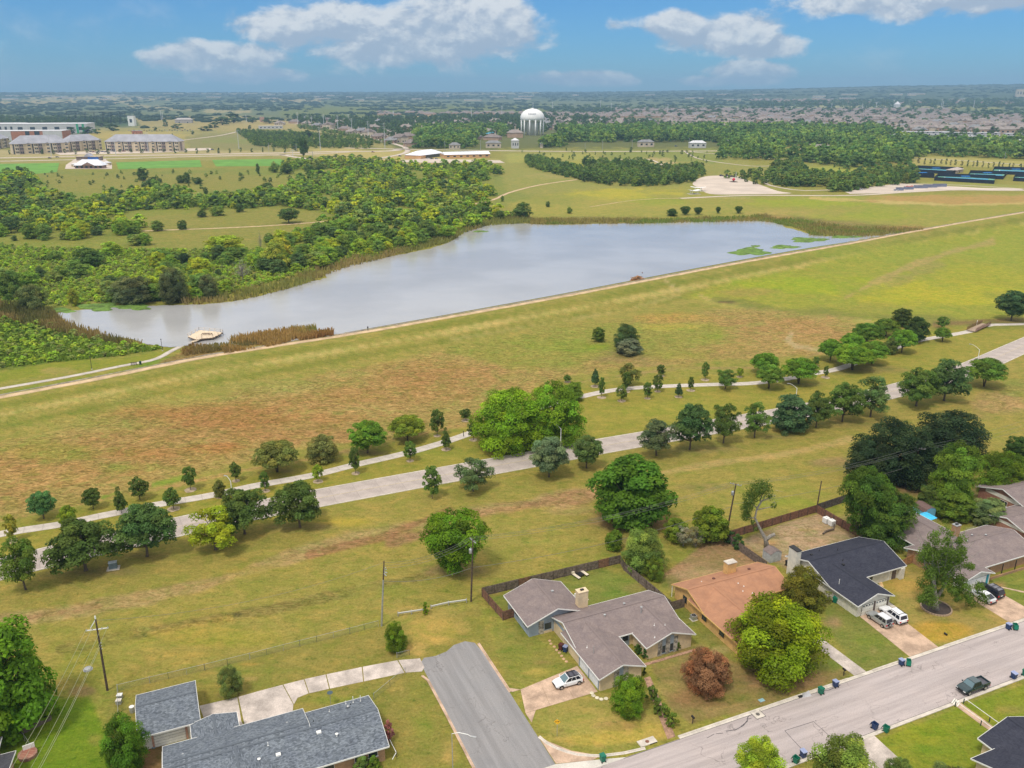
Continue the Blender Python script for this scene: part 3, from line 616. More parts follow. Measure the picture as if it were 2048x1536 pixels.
# ------------------------------------------------------------------ water
def catmull(pts,n=6,closed=False):
    p=[np.array(q,float) for q in pts]; out=[]; N_=len(p)
    rng=range(N_ if closed else N_ - 1)
    for i in rng:
        a=p[(i - 1) % N_] if closed or i > 0 else p[0]; b=p[i]; c=p[(i + 1) % N_]; d=p[(i + 2) % N_] if closed or i + 2 < N_ else p[-1]
        for k in range(n):
            t=k/n; out.append(.5*((2*b) + (-a + c)*t + (2*a - 5*b + 4*c - d)*t*t + (-a + 3*b - 3*c + d)*t ** 3))
    if not closed: out.append(p[-1])
    return out
LAKE=[(108,629),(124,645),(137,653),(160,655),(178,661),(205,672),(235,674),(266,678),(294,688),(342,694),(372,691),(410,694),(460,690),(560,684),(640,676),(700,663.5),(850,637),(975,614.5),(1100,592),(1200,573),(1300,554),(1400,535),(1500,516.5),(1620,495.5),(1745,476.5),(1790,468.5),(1830,461),
        (1790,464),(1760,471),(1724,469.5),(1680,473),(1629,471),(1614,466),(1574,455),(1552,446),(1504,441),(1409,443),(1300,446.5),(1200,448),(1100,449),(1020,447),(970,452),(930,464),(905,482),(860,497),(800,509),(740,522),(695,533),(655,545),(652,556),(620,564),(560,581),(490,598),(440,606),(370,610),(300,611),(240,613),(180,619),(135,622)]
WZ=UP_H + .12
def lake_mesh():
    pts=catmull(LAKE,6,True); rnd=random.Random(5); q=[]
    for (u,v) in pts:
        south=v > 445 and abs(v - np.interp(u,[c[0] for c in CREST_PX],[c[1] for c in CREST_PX])) < 12
        j=0 if south else 1
        x,y=G0(u + rnd.uniform(-3,3)*j,v + rnd.uniform(-.8,.8)*j,WZ); q.append((x,y))
    bm=MB(); bm.add([(x,y,WZ) for x,y in q],[tuple(range(len(q)))])
    o=bm.obj('lake_water',M_WATER); props(o,kind='structure'); return q
LAKE_XY=lake_mesh()
M_MUD=mat('lake_bank',(.16,.13,.09),.9,.25,.4,.1)
M_RIP=mat('stone_revetment',(.27,.23,.19),.9,.3,.8,.15,fine=.4)

# ------------------------------------------------------------------ ribbons: paths and roads
def ribbon_xy(pts,w,step=3.,smooth=True):
    """pts world xy; returns left and right edges resampled"""
    p=catmull(pts,10) if smooth else [np.array(q,float) for q in pts]
    p=np.array(p); d=np.r_[0,np.cumsum(np.hypot(*np.diff(p,axis=0).T))]; n=max(2,int(d[-1]/step) + 1)
    s=np.linspace(0,d[-1],n); x=np.interp(s,d,p[:,0]); y=np.interp(s,d,p[:,1])
    tx=np.gradient(x); ty=np.gradient(y); l=np.hypot(tx,ty); nx,ny=-ty/l,tx/l
    ww=np.full(n,w) if isinstance(w,(int,float)) else np.interp(s/s[-1],np.linspace(0,1,len(w)),w)
    return np.stack([x + nx*ww/2,y + ny*ww/2],1),np.stack([x - nx*ww/2,y - ny*ww/2],1),np.stack([x,y],1)
def pxy(pts): return [tuple(P(u,v))[:2] for u,v in pts]
def ribbon(name,pts,w,m,dz=.05,step=3.,jit=0.,kind='structure',parent=None,thick=.12,smooth=True):
    a,b,c=ribbon_xy(pts,w,step,smooth); n=len(a); rnd=np.random.RandomState(len(pts)*7 + n)
    if jit: a=a + rnd.uniform(-jit,jit,a.shape); b=b + rnd.uniform(-jit,jit,b.shape)
    za=height(a[:,0],a[:,1]) + dz; zb=height(b[:,0],b[:,1]) + dz; zm=height(c[:,0],c[:,1]) + dz
    V=np.concatenate([np.c_[a,za],np.c_[c,zm],np.c_[b,zb],np.c_[a,za - thick],np.c_[b,zb - thick]])
    i=np.arange(n - 1); F=[np.stack([i,i + n,i + n + 1,i + 1],1)[:,::-1]*0 + np.stack([i,i + n,i + n + 1,i + 1],1),np.stack([i + n,i + 2*n,i + 2*n + 1,i + n + 1],1),
                               np.stack([i + 3*n,i,i + 1,i + 3*n + 1],1),np.stack([i + 2*n,i + 4*n,i + 4*n + 1,i + 2*n + 1],1)]
    me=npmesh(name,V,np.concatenate(F),m); o=bpy.data.objects.new(name,me); C.objects.link(o)
    if parent is not None: o.parent=parent
    elif kind: props(o,kind=kind)
    return o
def slabs(parent,pts,w,L_,m,dz=.05,gap=.03,nlane=1,name='slab',thick=.1,maxn=290,smooth=True):
    """concrete panels with recessed joints, each an object under the road"""
    a,b,c=ribbon_xy(pts,w,L_,smooth); n=len(a); k=0
    for i in range(n - 1):
        for l in range(nlane):
            f0,f1=l/nlane,(l + 1)/nlane; q=[]
            for j,(aa,bb) in ((i,(a[i],b[i])),(i + 1,(a[i + 1],b[i + 1]))):
                q.append((aa*(1 - f0) + bb*f0,aa*(1 - f1) + bb*f1))
            (p0,p1),(p3,p2)=q
            cen=(p0 + p1 + p2 + p3)/4; Q=[]
            for p in (p0,p1,p2,p3):
                d=cen - p; Q.append(p + d/np.hypot(*d)*gap)
            z=[float(height(p[0],p[1])) + dz for p in Q]; cz=min(z)
            mb=MB(); V=[(p[0] - cen[0],p[1] - cen[1],zz - cz) for p,zz in zip(Q,z)] + [(p[0] - cen[0],p[1] - cen[1],zz - cz - thick) for p,zz in zip(Q,z)]
            mb.add(V,[(0,1,2,3),(0,4,5,1),(1,5,6,2),(2,6,7,3),(3,7,4,0)])
            o=mb.obj(name,m,parent); o.location=(cen[0],cen[1],cz); k += 1
    return k
def struct_empty(name):
    o=bpy.data.objects.new(name,None); C.objects.link(o); return props(o,kind='structure')

ribbon('dirt_path',[tuple(c) for c in CREST],2.7,M_DIRT,.1,4.,.22,thick=.3)
ribbon('rock_edge',[tuple(c) for c in (np.array(ribbon_xy([tuple(c) for c in CREST],5.6,20)[0]))],1.5,M_RIP,.02,3.,.5,thick=.6)

PARK=[(-260,1215),(0,1139),(180,1095),(378,1049),(500,1023),(642,995.5),(846,958),(976,934.5),(1057,920),(1206,892),(1280,879.5),(1480,844.5),(1600,823),(1700,803),(1800,779),(1926,743),(2048,691),(2200,625),(2480,510)]
pk=struct_empty('parkway_road'); pkx=pxy(PARK)
ribbon('road_bed',pkx,8.3,mat('joint_filler',(.24,.215,.20),.9,.1,.5),.02,4.,parent=pk)
slabs(pk,pkx,8.0,5.2,M_ROAD,.06,.025,2,'slab')
for sgn in (0,1):
    e=ribbon_xy(pkx,8.45,3.)[sgn]; ribbon('kerb',[tuple(q) for q in e[::2]],.3,M_WALKC,.15,4.,parent=pk,thick=.2)
ln=ribbon('lane_line',pkx,.16,mat('worn_yellow_paint',(.45,.37,.22),.8,.2),.068,4.,parent=pk,thick=.004)
TRAIL=[(-240,1120),(0,1068.5),(124,1048.7),(184,1035.5),(237,1025),(316,1009),(422,991),(514,971),(623,951.4),(705,931),(808,907.5),(881,887),(934,869),(980,852),(1040,830),(1110,806),(1173,791),(1223,781),(1276,775.5),(1355,771.6),(1434,769),(1500,767),(1560,760),(1635,746),(1685,735),(1760,706),(1832,682.6),(1868,675.7),(1924,666),(1947,661)]
tr=struct_empty('trail')
trx=pxy(TRAIL); ribbon('path_bed',trx,2.7,mat('joint_filler',(.17,.155,.145)),.015,4.,parent=tr)
slabs(tr,trx,2.9,3.4,M_TRAIL,.06,.03)
tr2=pxy([(1970,652),(1985,649.5),(2048,648),(2200,640),(2500,600)]); ribbon('trail',tr2,2.9,M_TRAIL,.06,4.)
ribbon('pier_path',pxy([(-300,830),(0,777.6),(137,753.7),(239,733),(307.6,719.5),(342,702.5),(368,689),(384,680)]),2.0,M_TRAIL,.1,3.)
for pts,w in (([(285,462),(340,460),(470,455),(560,450),(690,440)],2.6),([(930,412),(985,400),(1020,385),(1080,370),(1155,359)],3.2),([(1180,414),(1300,398),(1500,396)],1.0)):
    ribbon('dirt_track',pxy(pts),w,M_DIRT,.1,6.,.25)
M_FARC=mat('far_concrete',(.52,.44,.37),.9,.08,.05)
for nm,pts,w in (('far_road',[(-300,318),(0,316),(200,312),(400,309),(600,305),(680,303),(780,302),(800,297)],14),('far_road',[(-300,326),(0,322.5),(230,317.5),(420,312.5),(600,309),(700,304)],9),
                   ('far_road',[(560,309),(620,318),(700,320),(760,316),(810,306),(812,296),(790,288),(760,281),(690,262),(590,247)],8),('far_road',[(760,318),(860,322),(960,325),(985,326)],6),
                   ('far_road',[(690,296),(900,300),(1160,303),(1440,302),(1500,303)],11),('far_road',[(1370,303),(1400,318),(1500,332),(1560,330)],3),
                   ('park_road',[(1360,397),(1500,391),(1700,391),(1830,383),(1900,380),(2048,381),(2400,379)],5),('park_road',[(1545,332),(1538,350),(1532,366),(1550,373),(1600,381),(1660,380)],3.2),
                   ('park_road',[(1380,303),(1420,307),(1600,320),(1850,318),(2048,330)],4),('farm_track',[(360,281),(440,271),(480,262)],6),('far_road',[(1200,322),(1290,318),(1325,330)],3),('park_road',[(1820,367),(1950,372),(2048,378)],2.5)):
    ribbon(nm,pxy(pts),w,M_FARC,.16,12.)
def sheet(name,pts,m,dz=.05,kind='structure',parent=None,zabs=None):
    q=[P(u,v) for u,v in pts]; z=(max(p.z for p in q) if zabs is None else zabs) + dz
    o=MB().add([(p.x,p.y,z) for p in q],[tuple(range(len(q)))]).obj(name,m,parent)
    if parent is None: props(o,kind=kind)
    return o
sheet('parking_lot',catmull([(1385,368),(1400,356),(1425,351.5),(1470,352),(1490,358),(1510,366),(1555,382),(1580,387),(1480,389),(1420,388),(1400,377)],4,True),M_FARC,.1)
sheet('gravel_yard',[(1690,384),(1740,374),(1800,367),(1840,369),(1960,376),(2040,377),(2048,380),(1900,381),(1800,386),(1700,388)],M_FARC,.1)
sheet('parking_lot',[(225,300),(420,296),(426,300),(300,306),(120,310),(110,306)],M_FARC,.1)
# ------------------------------------------------------------------ street, kerbs and drives (s along the street, t away from it)
def stpoly(name,pts,m,z,parent=None,kind='structure'):
    q=[XY(*p) for p in pts]
    a=sum(q[i][0]*q[(i + 1) % len(q)][1] - q[(i + 1) % len(q)][0]*q[i][1] for i in range(len(q)))
    if a < 0: q=q[::-1]
    o=MB().add([(x,y,z) for x,y in q],[tuple(range(len(q)))]).obj(name,m,parent)
    if parent is None: props(o,kind=kind)
    return o
def arc(cx,cy,r,a0,a1,n=8): return [(cx + r*cos(radians(a0 + (a1 - a0)*i/n)),cy + r*sin(radians(a0 + (a1 - a0)*i/n))) for i in range(n + 1)]
stpoly('street',[(-60,67.6),(-60,77.3),(205,77.3),(205,67.6)],M_STREET,.012)
stpoly('side_street',[(31.3,79.9),(41.2,79.9),(41.25,92),(41.4,104),(40.9,108.6),(39.6,109.6),(37.6,109.4),(36,108.3),(34,107.9),(32.2,108.2),(31.3,107.2),(31.2,95)],M_CUL,.016)
stpoly('street_apron',[(26,77.25),(26,79.9),(31.2,79.95),(41.2,79.95),(47.5,78.2),(50.5,77.25)],mat('pale_apron_concrete',(.56,.53,.48),.88,.08,.4,fine=.1),.020)
stpoly('street_apron',[(41.3,80),(41.3,85.6),(42.2,84),(44.2,81.3),(47.4,78.9),(46,78.6)],M_DRIVE,.024)
def kerb(pts,w=.42,h=.12,m=None,seg=3.05,name='kerb_stone'):
    """kerb and gutter in separate cast lengths"""
    par=struct_empty('kerb'); q=[np.array(XY(*p)) for p in pts]; q=np.array(q); d=np.r_[0,np.cumsum(np.hypot(*np.diff(q,axis=0).T))]
    n=max(1,int(round(d[-1]/seg)))
    for i in range(n):
        s=np.linspace(d[-1]*i/n + .012,d[-1]*(i + 1)/n - .012,3); x=np.interp(s,d,q[:,0]); y=np.interp(s,d,q[:,1])
        tx,ty=np.gradient(x),np.gradient(y); l=np.hypot(tx,ty); nx,ny=-ty/l,tx/l
        V=[]
        for k in range(3):
            for o_,z in ((-w/2,.022),(-w/2 + w*.55,.035),(-w/2 + w*.62,h),(w/2,h),(w/2,.0)): V.append((x[k] + nx[k]*o_,y[k] + ny[k]*o_,z))
        F=[(k*5 + j,(k + 1)*5 + j,(k + 1)*5 + j + 1,k*5 + j + 1) for k in range(2) for j in range(4)] + [(0,1,2,3,4),(14,13,12,11,10)]
        MB().add(V,F).obj(name,m or M_WALKC,par)
def north(s0,s1): return [(s0,77.5),(s1,77.5)]
DRV=[(55.3,58.6),(90.2,93.4),(101.6,108.6),(124.6,131.2),(157,163)]     # gaps in the kerb for drives (s ranges)
kerb([(57.4 + .0,77.55),(89.3,77.55)][:2] if 0 else [(58.9,77.55),(89.4,77.55)],.6); kerb([(94.3,77.55),(101.1,77.55)],.6); kerb([(109.4,77.55),(123.8,77.55)],.6); kerb([(132.2,77.55),(156,77.55)],.6); kerb([(164,77.55),(200,77.55)],.6)
kerb([(89.4,77.55),(94.3,77.55)],.6,.045); kerb([(101.1,77.55),(109.4,77.55)],.6,.045); kerb([(123.8,77.55),(132.2,77.55)],.6,.045)
kerb([(200,67.35),(84.5,67.35)],.6); kerb([(84.5,67.35),(75.6,67.35)],.6,.045); kerb([(75.6,67.35),(-60,67.35)],.6)
kerb([(41.35,108.2),(41.4,95.4)],.42,.12,M_DRIVE); kerb([(41.35,85.4),(41.7,84.0),(42.9,81.9),(44.8,80.1),(47.4,78.8),(50.6,78.0),(53.6,77.65)],.42)
kerb([(30.6,104.2),(31.1,103.2),(31.15,95),(31.05,80),(31.0,60)][::-1],.42,.12,M_DRIVE)
# drives: slabs
def drive(name,quads,m):
    par=struct_empty(name)
    for q in quads:
        c=[np.mean([p[0] for p in q]),np.mean([p[1] for p in q])]
        g=[(c[0] + (p[0] - c[0])*.992,c[1] + (p[1] - c[1])*.992) for p in q]; w=[XY(*p) for p in g]
        MB().prism(w,-.05,.045).obj('slab',m,par)
    s=[p for q in quads for p in q]
def gridq(a,b,c,d,nu,nv):
    """quad a-b-c-d split into nu x nv slabs"""
    a,b,c,d=map(np.array,(a,b,c,d)); out=[]
    f=lambda u,v: (a*(1 - u) + b*u)*(1 - v) + (d*(1 - u) + c*u)*v
    for i in range(nu):
        for j in range(nv): out.append([tuple(f(i/nu,j/nv)),tuple(f((i + 1)/nu,j/nv)),tuple(f((i + 1)/nu,(j + 1)/nv)),tuple(f(i/nu,(j + 1)/nv))])
    return out
drive('driveway',gridq((41.6,90.4),(53.3,90.3),(53.3,96.8),(43,95.3),3,2) + [[(41.6,88.3),(43.2,90.35),(41.6,90.35)],[(41.6,95.3),(43,95.3),(41.6,96.3)]],M_DRIVE)
drive('driveway',gridq((90.8,77.9),(93.2,77.9),(92.9,88),(90.5,88),1,3),M_DRIVEP)
drive('driveway',gridq((102.2,77.9),(108.4,77.9),(109.4,89.3),(103.2,89.3),2,3),M_DRIVE)
drive('driveway',gridq((124.8,77.9),(131.4,77.9),(131.4,89),(125.2,88),2,3),M_DRIVE)
drive('walkway',gridq((110.2,86.4),(111,86.4),(111.2,95),(110.4,95),1,6),M_WALKC)
drive('walkway',gridq((132.4,86.8),(133.4,86),(140.5,77.9),(139.3,77.9),1,7),M_DRIVE)
drive('walkway',gridq((99.2,67.1),(100.4,67.1),(100.4,58),(99.2,58),1,9),M_DRIVE)
drive('driveway',gridq((76.4,67.1),(83.8,67.1),(83.2,56),(77,56),2,2),M_DRIVEP)
drive('brick_walk',gridq((61.2,90.2),(62.3,90.2),(58.6,77.9),(57.3,77.9),1,10),mat('brick_paving',(.36,.22,.15),.9,.25,2,fine=.3))
drive('entry_walk',gridq((62.3,92.6),(72.4,92.6),(72.4,93.1),(62.3,93.2),8,1),mat('brick_paving',(.36,.22,.15)))
zp=lambda a,b: ST(300 + a/3.657,1300 + b/3.657)
PD=[[(360,410),(500,377),(640,346),(655,430),(668,520),(680,545),(520,575),(400,520)],[(645,344),(800,300),(970,255),(1050,400),(1045,450),(690,545)],[(975,254),(1125,216),(1160,318),(1080,350),(1053,398)],[(1130,214),(1285,180),(1310,285),(1165,318)],[(1290,179),(1550,125),(1560,232),(1316,284)],[(1555,124),(1810,76),(1862,168),(1565,231)],[(1816,75),(1975,62),(2008,128),(1990,158),(1868,166)]]
drive('driveway',[[zp(*p) for p in q] for q in PD],M_DRIVEP)
for a,b in (((1130,214),(1165,320)),((645,345),(690,545)),((1288,180),(1318,285))):
    pass
# tar lines, manhole, drain
mb=MB()
def tar(pts,w=.09,st=False):
    q=[Vector((*(XY(*p) if st else G0(*p)),.02)) for p in pts]
    for a,b in zip(q[:-1],q[1:]):
        d=(b - a).normalized(); r=Vector((d.y,-d.x,0))*w/2; e=d*w*.4; mb.add([a - r - e,a + r - e,b + r + e,b - r + e],[(0,1,2,3)])
z8=lambda a,b: (1340 + a/2.893,1280 + b/2.893)
tar([(50,77.22),(205,77.22)],.07,True); tar([(205,67.68),(70,67.68)],.07,True)
tar([z8(665,525),z8(830,472),z8(960,590)],.07); tar([z8(665,527),z8(760,630)],.07); tar([z8(840,470),z8(845,466)],.07)
tar([z8(480,430),z8(455,440),z8(445,458),z8(470,455)],.08); tar([z8(450,462),z8(425,495),z8(380,520),z8(325,528)],.1); tar([z8(450,470),z8(410,500)],.07); tar([z8(305,540),z8(268,543)],.09); tar([z8(255,545),z8(214,568)],.07)
tar([z8(985,262),z8(920,290),z8(860,300)],.1); tar([z8(780,318),z8(650,365)],.12)
props(mb.obj('crack_sealant',M_TAR),kind='structure')
M_IRON=mat('cast_iron',(.14,.13,.12),.7,.2,5,metal=.3)
def manhole():
    p=P(*z8(508,430)); t=thing('manhole','round manhole cover in a pale square concrete collar by the kerb','manhole',p,TH)
    MB().box(-.75,.75,-.75,.75,.0,.03).obj('collar',M_WALKC,t); MB().lathe([(.3,.0),(.3,.05)],16).obj('cover',M_IRON,t)
    f=MB(); [f.box(a,b,c,d,.0,.034) for a,b,c,d in ((-.82,-.75,-.82,.82),(.75,.82,-.82,.82),(-.75,.75,-.82,-.75),(-.75,.75,.75,.82))]; f.obj('tar_border',M_TAR,t)
    p=P(820 + 1868/3.938,1280 + 805/3.938); t=thing('storm_drain','storm drain inlet with a rusty round lid in the kerb corner','storm drain',p,TH)
    MB().box(-1.3,1.3,-.55,.6,0,.13).obj('inlet_slab',M_WALKC,t); MB().lathe([(.28,.13),(.28,.15)],14).obj('lid',mat('rust',(.2,.09,.06),.9,.3,4),t); MB().box(.1,1.2,-.62,-.56,.02,.1).obj('slot',M_BLACK,t)
manhole()

# ------------------------------------------------------------------ houses
R_TAUPE=roof_mat('taupe_shingles',(.205,.165,.16),(.30,.25,.245),.5); R_NAVY=roof_mat('navy_shingles',(.035,.038,.055),(.065,.068,.095),.6)
R_ORA=roof_mat('orange_shingles',(.39,.20,.12),(.46,.255,.16),.3); R_GREY=roof_mat('blue_grey_shingles',(.09,.105,.125),(.24,.275,.325),.8); R_DARK=roof_mat('charcoal_shingles',(.06,.06,.07),(.11,.11,.125),.6)
B_CREAM=brick_mat('cream_brick',(.60,.47,.30),(.68,.55,.37),(.62,.52,.38)); B_YEL=brick_mat('yellow_brick',(.60,.36,.13),(.70,.45,.18),(.55,.38,.2)); B_RED=brick_mat('red_brick',(.26,.085,.06),(.40,.20,.14),(.38,.28,.24))
B_WHITE=brick_mat('white_brick',(.66,.64,.58),(.72,.70,.64),(.64,.62,.56)); B_TAN=brick_mat('tan_brick',(.33,.17,.09),(.42,.25,.14),(.40,.3,.2))
M_SIDEB=mat('blue_grey_siding',(.27,.32,.38),.7,.08,1); M_TRIMW=mat('white_trim',(.74,.74,.72),.5,.05,3); M_STONE=mat('stone_veneer',(.33,.30,.26),.85,.5,2.2,fine=.5)
M_GDOOR=mat('garage_door_paint',(.66,.70,.72),.5,.04,1); M_YTRIM=mat('ochre_trim',(.62,.40,.14),.6,.08,2); M_GREEN=mat('grey_green_siding',(.24,.32,.30),.7,.08)
M_DOORS=mat('dark_curtain',(.10,.10,.12),.4,.1)  # dark grey for the panes of the glazed door
class House:
    def __init__(s,name,label,s0,t0,rz=0.):
        s.s0,s.t0=s0,t0; x,y=XY(s0,t0); s.e=thing(name,label,'house',(x,y,0),TH)
    def gable(s,a0,a1,b0,b1,axis,wall,roof,ze=2.5,pitch=.37,oh=.5,ends=(1,1),inset=(0,0),wend=None,trim=None,name='roof'):
        """a: s range, b: t range of the eaves; the ridge runs along 's' or 't'. ends: build the gable end walls. inset: how far the roof ends run past the walls."""
        a0 -= s.s0; a1 -= s.s0; b0 -= s.t0; b1 -= s.t0
        if axis == 't': f=lambda u,v,z: (v,u,z); (u0,u1),(v0,v1)=(b0,b1),(a0,a1)
        else: f=lambda u,v,z: (u,v,z); (u0,u1),(v0,v1)=(a0,a1),(b0,b1)
        hv=(v1 - v0)/2; vc=(v0 + v1)/2; zr=ze + hv*pitch; th=.16; sl=math.hypot(hv,hv*pitch)
        for sg,nm in ((-1,name),(1,name)):
            ve=vc + sg*hv; mb=MB()
            top=[f(u0,ve,ze),f(u1,ve,ze),f(u1,vc,zr),f(u0,vc,zr)]; bot=[(p[0],p[1],p[2] - th) for p in top]
            uv=[(0,0),(u1 - u0,0),(u1 - u0,sl),(0,sl)]; o=(0,1,2,3); z_=[(0,0)]*4
            fl=(sg == -1) == (axis == 's')
            F=[o,(7,6,5,4),(0,4,5,1),(2,6,7,3),(1,5,6,2),(3,7,4,0)]
            if not fl: F=[tuple(reversed(q)) for q in F]
            UV=[uv if fl else uv[::-1]] + [[(q[0]*1.,q[1]) for q in z_]]*5
            mb.add(top + bot,F,0,UV); mb.obj('roof_slope',roof,s.e)
        tr=MB(); tm=trim or M_TRIMW
        for sg in (-1,1):
            ve=vc + sg*(hv + .03); tr.bar(f(u0,ve,ze - .1),f(u1,ve,ze - .1),.06,.2)
            for ue,en in ((u0 - .02,ends[0]),(u1 + .02,ends[1])):
                if en: tr.bar(f(ue,vc + sg*(hv + .04),ze - .09),f(ue,vc,zr - .09),.05,.2)
        tr.obj('fascia',tm,s.e)
        cap=MB(); cap.bar(f(u0 + .02,vc,zr + .012),f(u1 - .02,vc,zr + .012),.28,.03); cap.obj('ridge_cap',roof,s.e)
        wu0,wu1=u0 + (oh if ends[0] else 0) + inset[0],u1 - (oh if ends[1] else 0) - inset[1]; wv0,wv1=v0 + oh,v1 - oh; zw=ze + oh*pitch - th - .02; zg=zw + (hv - oh)*pitch
        mb=MB(); P_=[f(wu0,wv0,-.1),f(wu1,wv0,-.1),f(wu1,wv1,-.1),f(wu0,wv1,-.1),f(wu0,wv0,zw),f(wu1,wv0,zw),f(wu1,wv1,zw),f(wu0,wv1,zw),f(wu0,vc,zg),f(wu1,vc,zg)]
        F=[(0,1,5,4),(2,3,7,6),(1,2,6,9,5),(3,0,4,8,7)]
        if axis == 't': F=[tuple(reversed(q)) for q in F]
        mb.add(P_,F); mb.obj('wall',wall,s.e)
        return dict(wu0=wu0,wu1=wu1,wv0=wv0,wv1=wv1,zr=zr)
    def L(s,a,b): return a - s.s0,b - s.t0
    def panel(s,name,face,at,c,w,z0,z1,m,depth=.06,parent=None,off=0.):
        """box on a wall: face 's-','s+','t-','t+' = outward side, at = wall plane, c = centre along it"""
        mb=MB(); sg=-1 if face[1] == '-' else 1
        if face[0] == 't': c -= s.s0; at -= s.t0; mb.box(c - w/2,c + w/2,at + sg*off,at + sg*(off + depth),z0,z1)
        else: c -= s.t0; at -= s.s0; mb.box(at + sg*off,at + sg*(off + depth),c - w/2,c + w/2,z0,z1)
        return mb.obj(name,m,parent or s.e)
    def window(s,face,at,c,w,z0,z1,frame=None,mull=1,name='window',glass=None):
        fr=s.panel(name,face,at,c,w,z0,z1,frame or M_TRIMW,.05)
        n=mull + 1; pw=(w - .1 - .05*mull)/n
        for i in range(n): s.panel('pane',face,at,c - w/2 + .05 + pw/2 + i*(pw + .05),pw,z0 + .06,z1 - .06,glass or M_GLASS,.02,fr,.045)
        s.panel('sill',face,at,c,w + .1,z0 - .07,z0 - .005,frame or M_TRIMW,.1,fr)
        return fr
    def garage_door(s,face,at,c,w,h,m=None,rows=4,lights=0):
        d=s.panel('garage_door',face,at,c,w,0.02,h,M_BLACK,.03)
        rh=h/rows
        for i in range(rows): s.panel('panel',face,at,c,w - .04,.03 + i*rh,(i + 1)*rh - .02,m or M_GDOOR,.03,d,.03)
        for i in range(lights): s.panel('pane',face,at,c - w/2 + w*(i + .5)/lights,w/lights*.62,h - rh*.75,h - rh*.3,M_GLASS,.012,d,.06)
    def chimney(s,a,b,wa,wb,z1,m,cap=None,flue=True):
        x,y=s.L(a,b); ch=MB().box(x - wa/2,x + wa/2,y - wb/2,y + wb/2,-.05,z1).obj('chimney',m,s.e)
        MB().box(x - wa/2 - .07,x + wa/2 + .07,y - wb/2 - .07,y + wb/2 + .07,z1 + .001,z1 + .12).obj('chimney_cap',cap or m,ch)
        if flue: MB().box(x - .3,x + .3,y - .2,y + .2,z1 + .121,z1 + .3).obj('flue',M_BLACK,ch)
        return ch
    def zroof(s,a,b,axis,r0,r1,ze=2.5,pitch=.37):
        vc=(r0 + r1)/2; hv=(r1 - r0)/2; v=b if axis == 's' else a; return ze + (hv - abs(v - vc))*pitch
    def vent(s,a,b,z,kind='pipe',h=.4,m=None):
        x,y=s.L(a,b); mb=MB()
        if kind == 'pipe': mb.tube([(x,y,z - .15),(x,y,z + h)],.05,8); mb.lathe([(.12,z - .02),(.06,z + .08)],8,(x,y,0))
        elif kind == 'cap': mb.tube([(x,y,z - .15),(x,y,z + h)],.09,8); mb.lathe([(.2,z + h),(.22,z + h + .06),(.05,z + h + .14)],10,(x,y,0))
        elif kind == 'box': mb.box(x - .18,x + .18,y - .18,y + .18,z - .15,z + .16); mb.box(x - .22,x + .22,y - .22,y + .22,z + .161,z + .2)
        elif kind == 'turbine': mb.lathe([(.12,z - .1),(.12,z + .12),(.2,z + .18),(.22,z + .28),(.15,z + .38),(.02,z + .42)],12,(x,y,0))
        elif kind == 'sky': mb.box(x - .3,x + .3,y - .25,y + .25,z - .2,z + .12)
        mb.obj({'pipe': 'vent_pipe','cap': 'vent_stack','box': 'roof_vent','turbine': 'turbine_vent','sky': 'skylight'}[kind],m or M_GALV,s.e,True if kind in ('turbine',) else False)
# taupe roofed house (middle)
hb=House('house','cream brick house with a taupe shingle roof of three gables at the street corner',63,99)
g1=hb.gable(53.5,72.5,97.7,107.1,'s',B_CREAM,R_TAUPE,2.55,.37)
g2=hb.gable(49.0,59.9,105.9,115.7,'t',M_SIDEB,R_TAUPE,2.5,.36,oh=.55)
g3=hb.gable(53.2,61.15,89.8,102.4,'t',B_CREAM,R_TAUPE,2.5,.36,ends=(1,0),oh=.45)
g4=hb.gable(63.55,72.65,93.4,102.4,'t',B_CREAM,R_TAUPE,2.5,.36,ends=(1,0),oh=.45)
hb.chimney(59.6,107.4,1.75,1.2,5.6,B_CREAM,mat('stucco_cap',(.62,.5,.34)))
for a in (56.35,57.95):                                   # stone strips and tall windows in the garage gable
    hb.panel('stone_panel','t-',90.25,a,.85,.0,3.0,M_STONE,.06)
hb.panel('gable_siding','t-',90.25,57.15,.7,.05,3.4,M_SIDEB,.05)
for a,w in ((66.3,.75),(67.75,.75),(69.2,.75)): hb.panel('stone_panel','t-',93.85,a,w,.0,3.3 if w and abs(a - 67.75) < 1 else 2.9,M_STONE,.07)
for a in (67.02,68.47):
    hb.panel('gable_siding','t-',93.85,a,.7,1.85,3.3,M_SIDEB,.05); hb.window('t-',93.85,a,.66,.35,1.8,M_SIDEB,0)
hb.window('t-',90.25,57.15 + .0,.6,.5,1.9,M_SIDEB,0,'window')
hb.garage_door('s-',53.65,95.2,2.7,2.15); hb.garage_door('s-',53.65,92.2,2.7,2.15)
hb.panel('garage_post','s-',53.65,93.7,.22,0,2.25,M_SIDEB,.1); hb.panel('garage_post','s-',53.65,96.7,.22,0,2.25,M_SIDEB,.1); hb.panel('garage_post','s-',53.65,90.72,.2,0,2.25,M_SIDEB,.1)
hb.panel('gable_siding','s-',54.0,102.4,7.9,2.05,2.62,M_SIDEB,.04); hb.window('s-',54.0,100.2,1.,1.0,2.,M_SIDEB,0)
fd=hb.panel('door','t-',106.45,56.7,1.9,.1,2.25,M_TRIMW,.07)
for a in (56.25,57.15): hb.panel('pane','t-',106.45,a,.55,.3,2.1,M_DOORS,.02,fd,.06)
hb.window('t-',106.45,52.9,1.3,.6,1.9,M_SIDEB,0); hb.panel('stone_panel','t-',106.45,51.7,.9,0,2.5,M_STONE,.05); hb.panel('stone_panel','t-',106.45,54.45,.9,0,2.9,M_STONE,.05); hb.panel('brick_base','t-',106.45,52.95,1.5,0,.52,B_CREAM,.06)
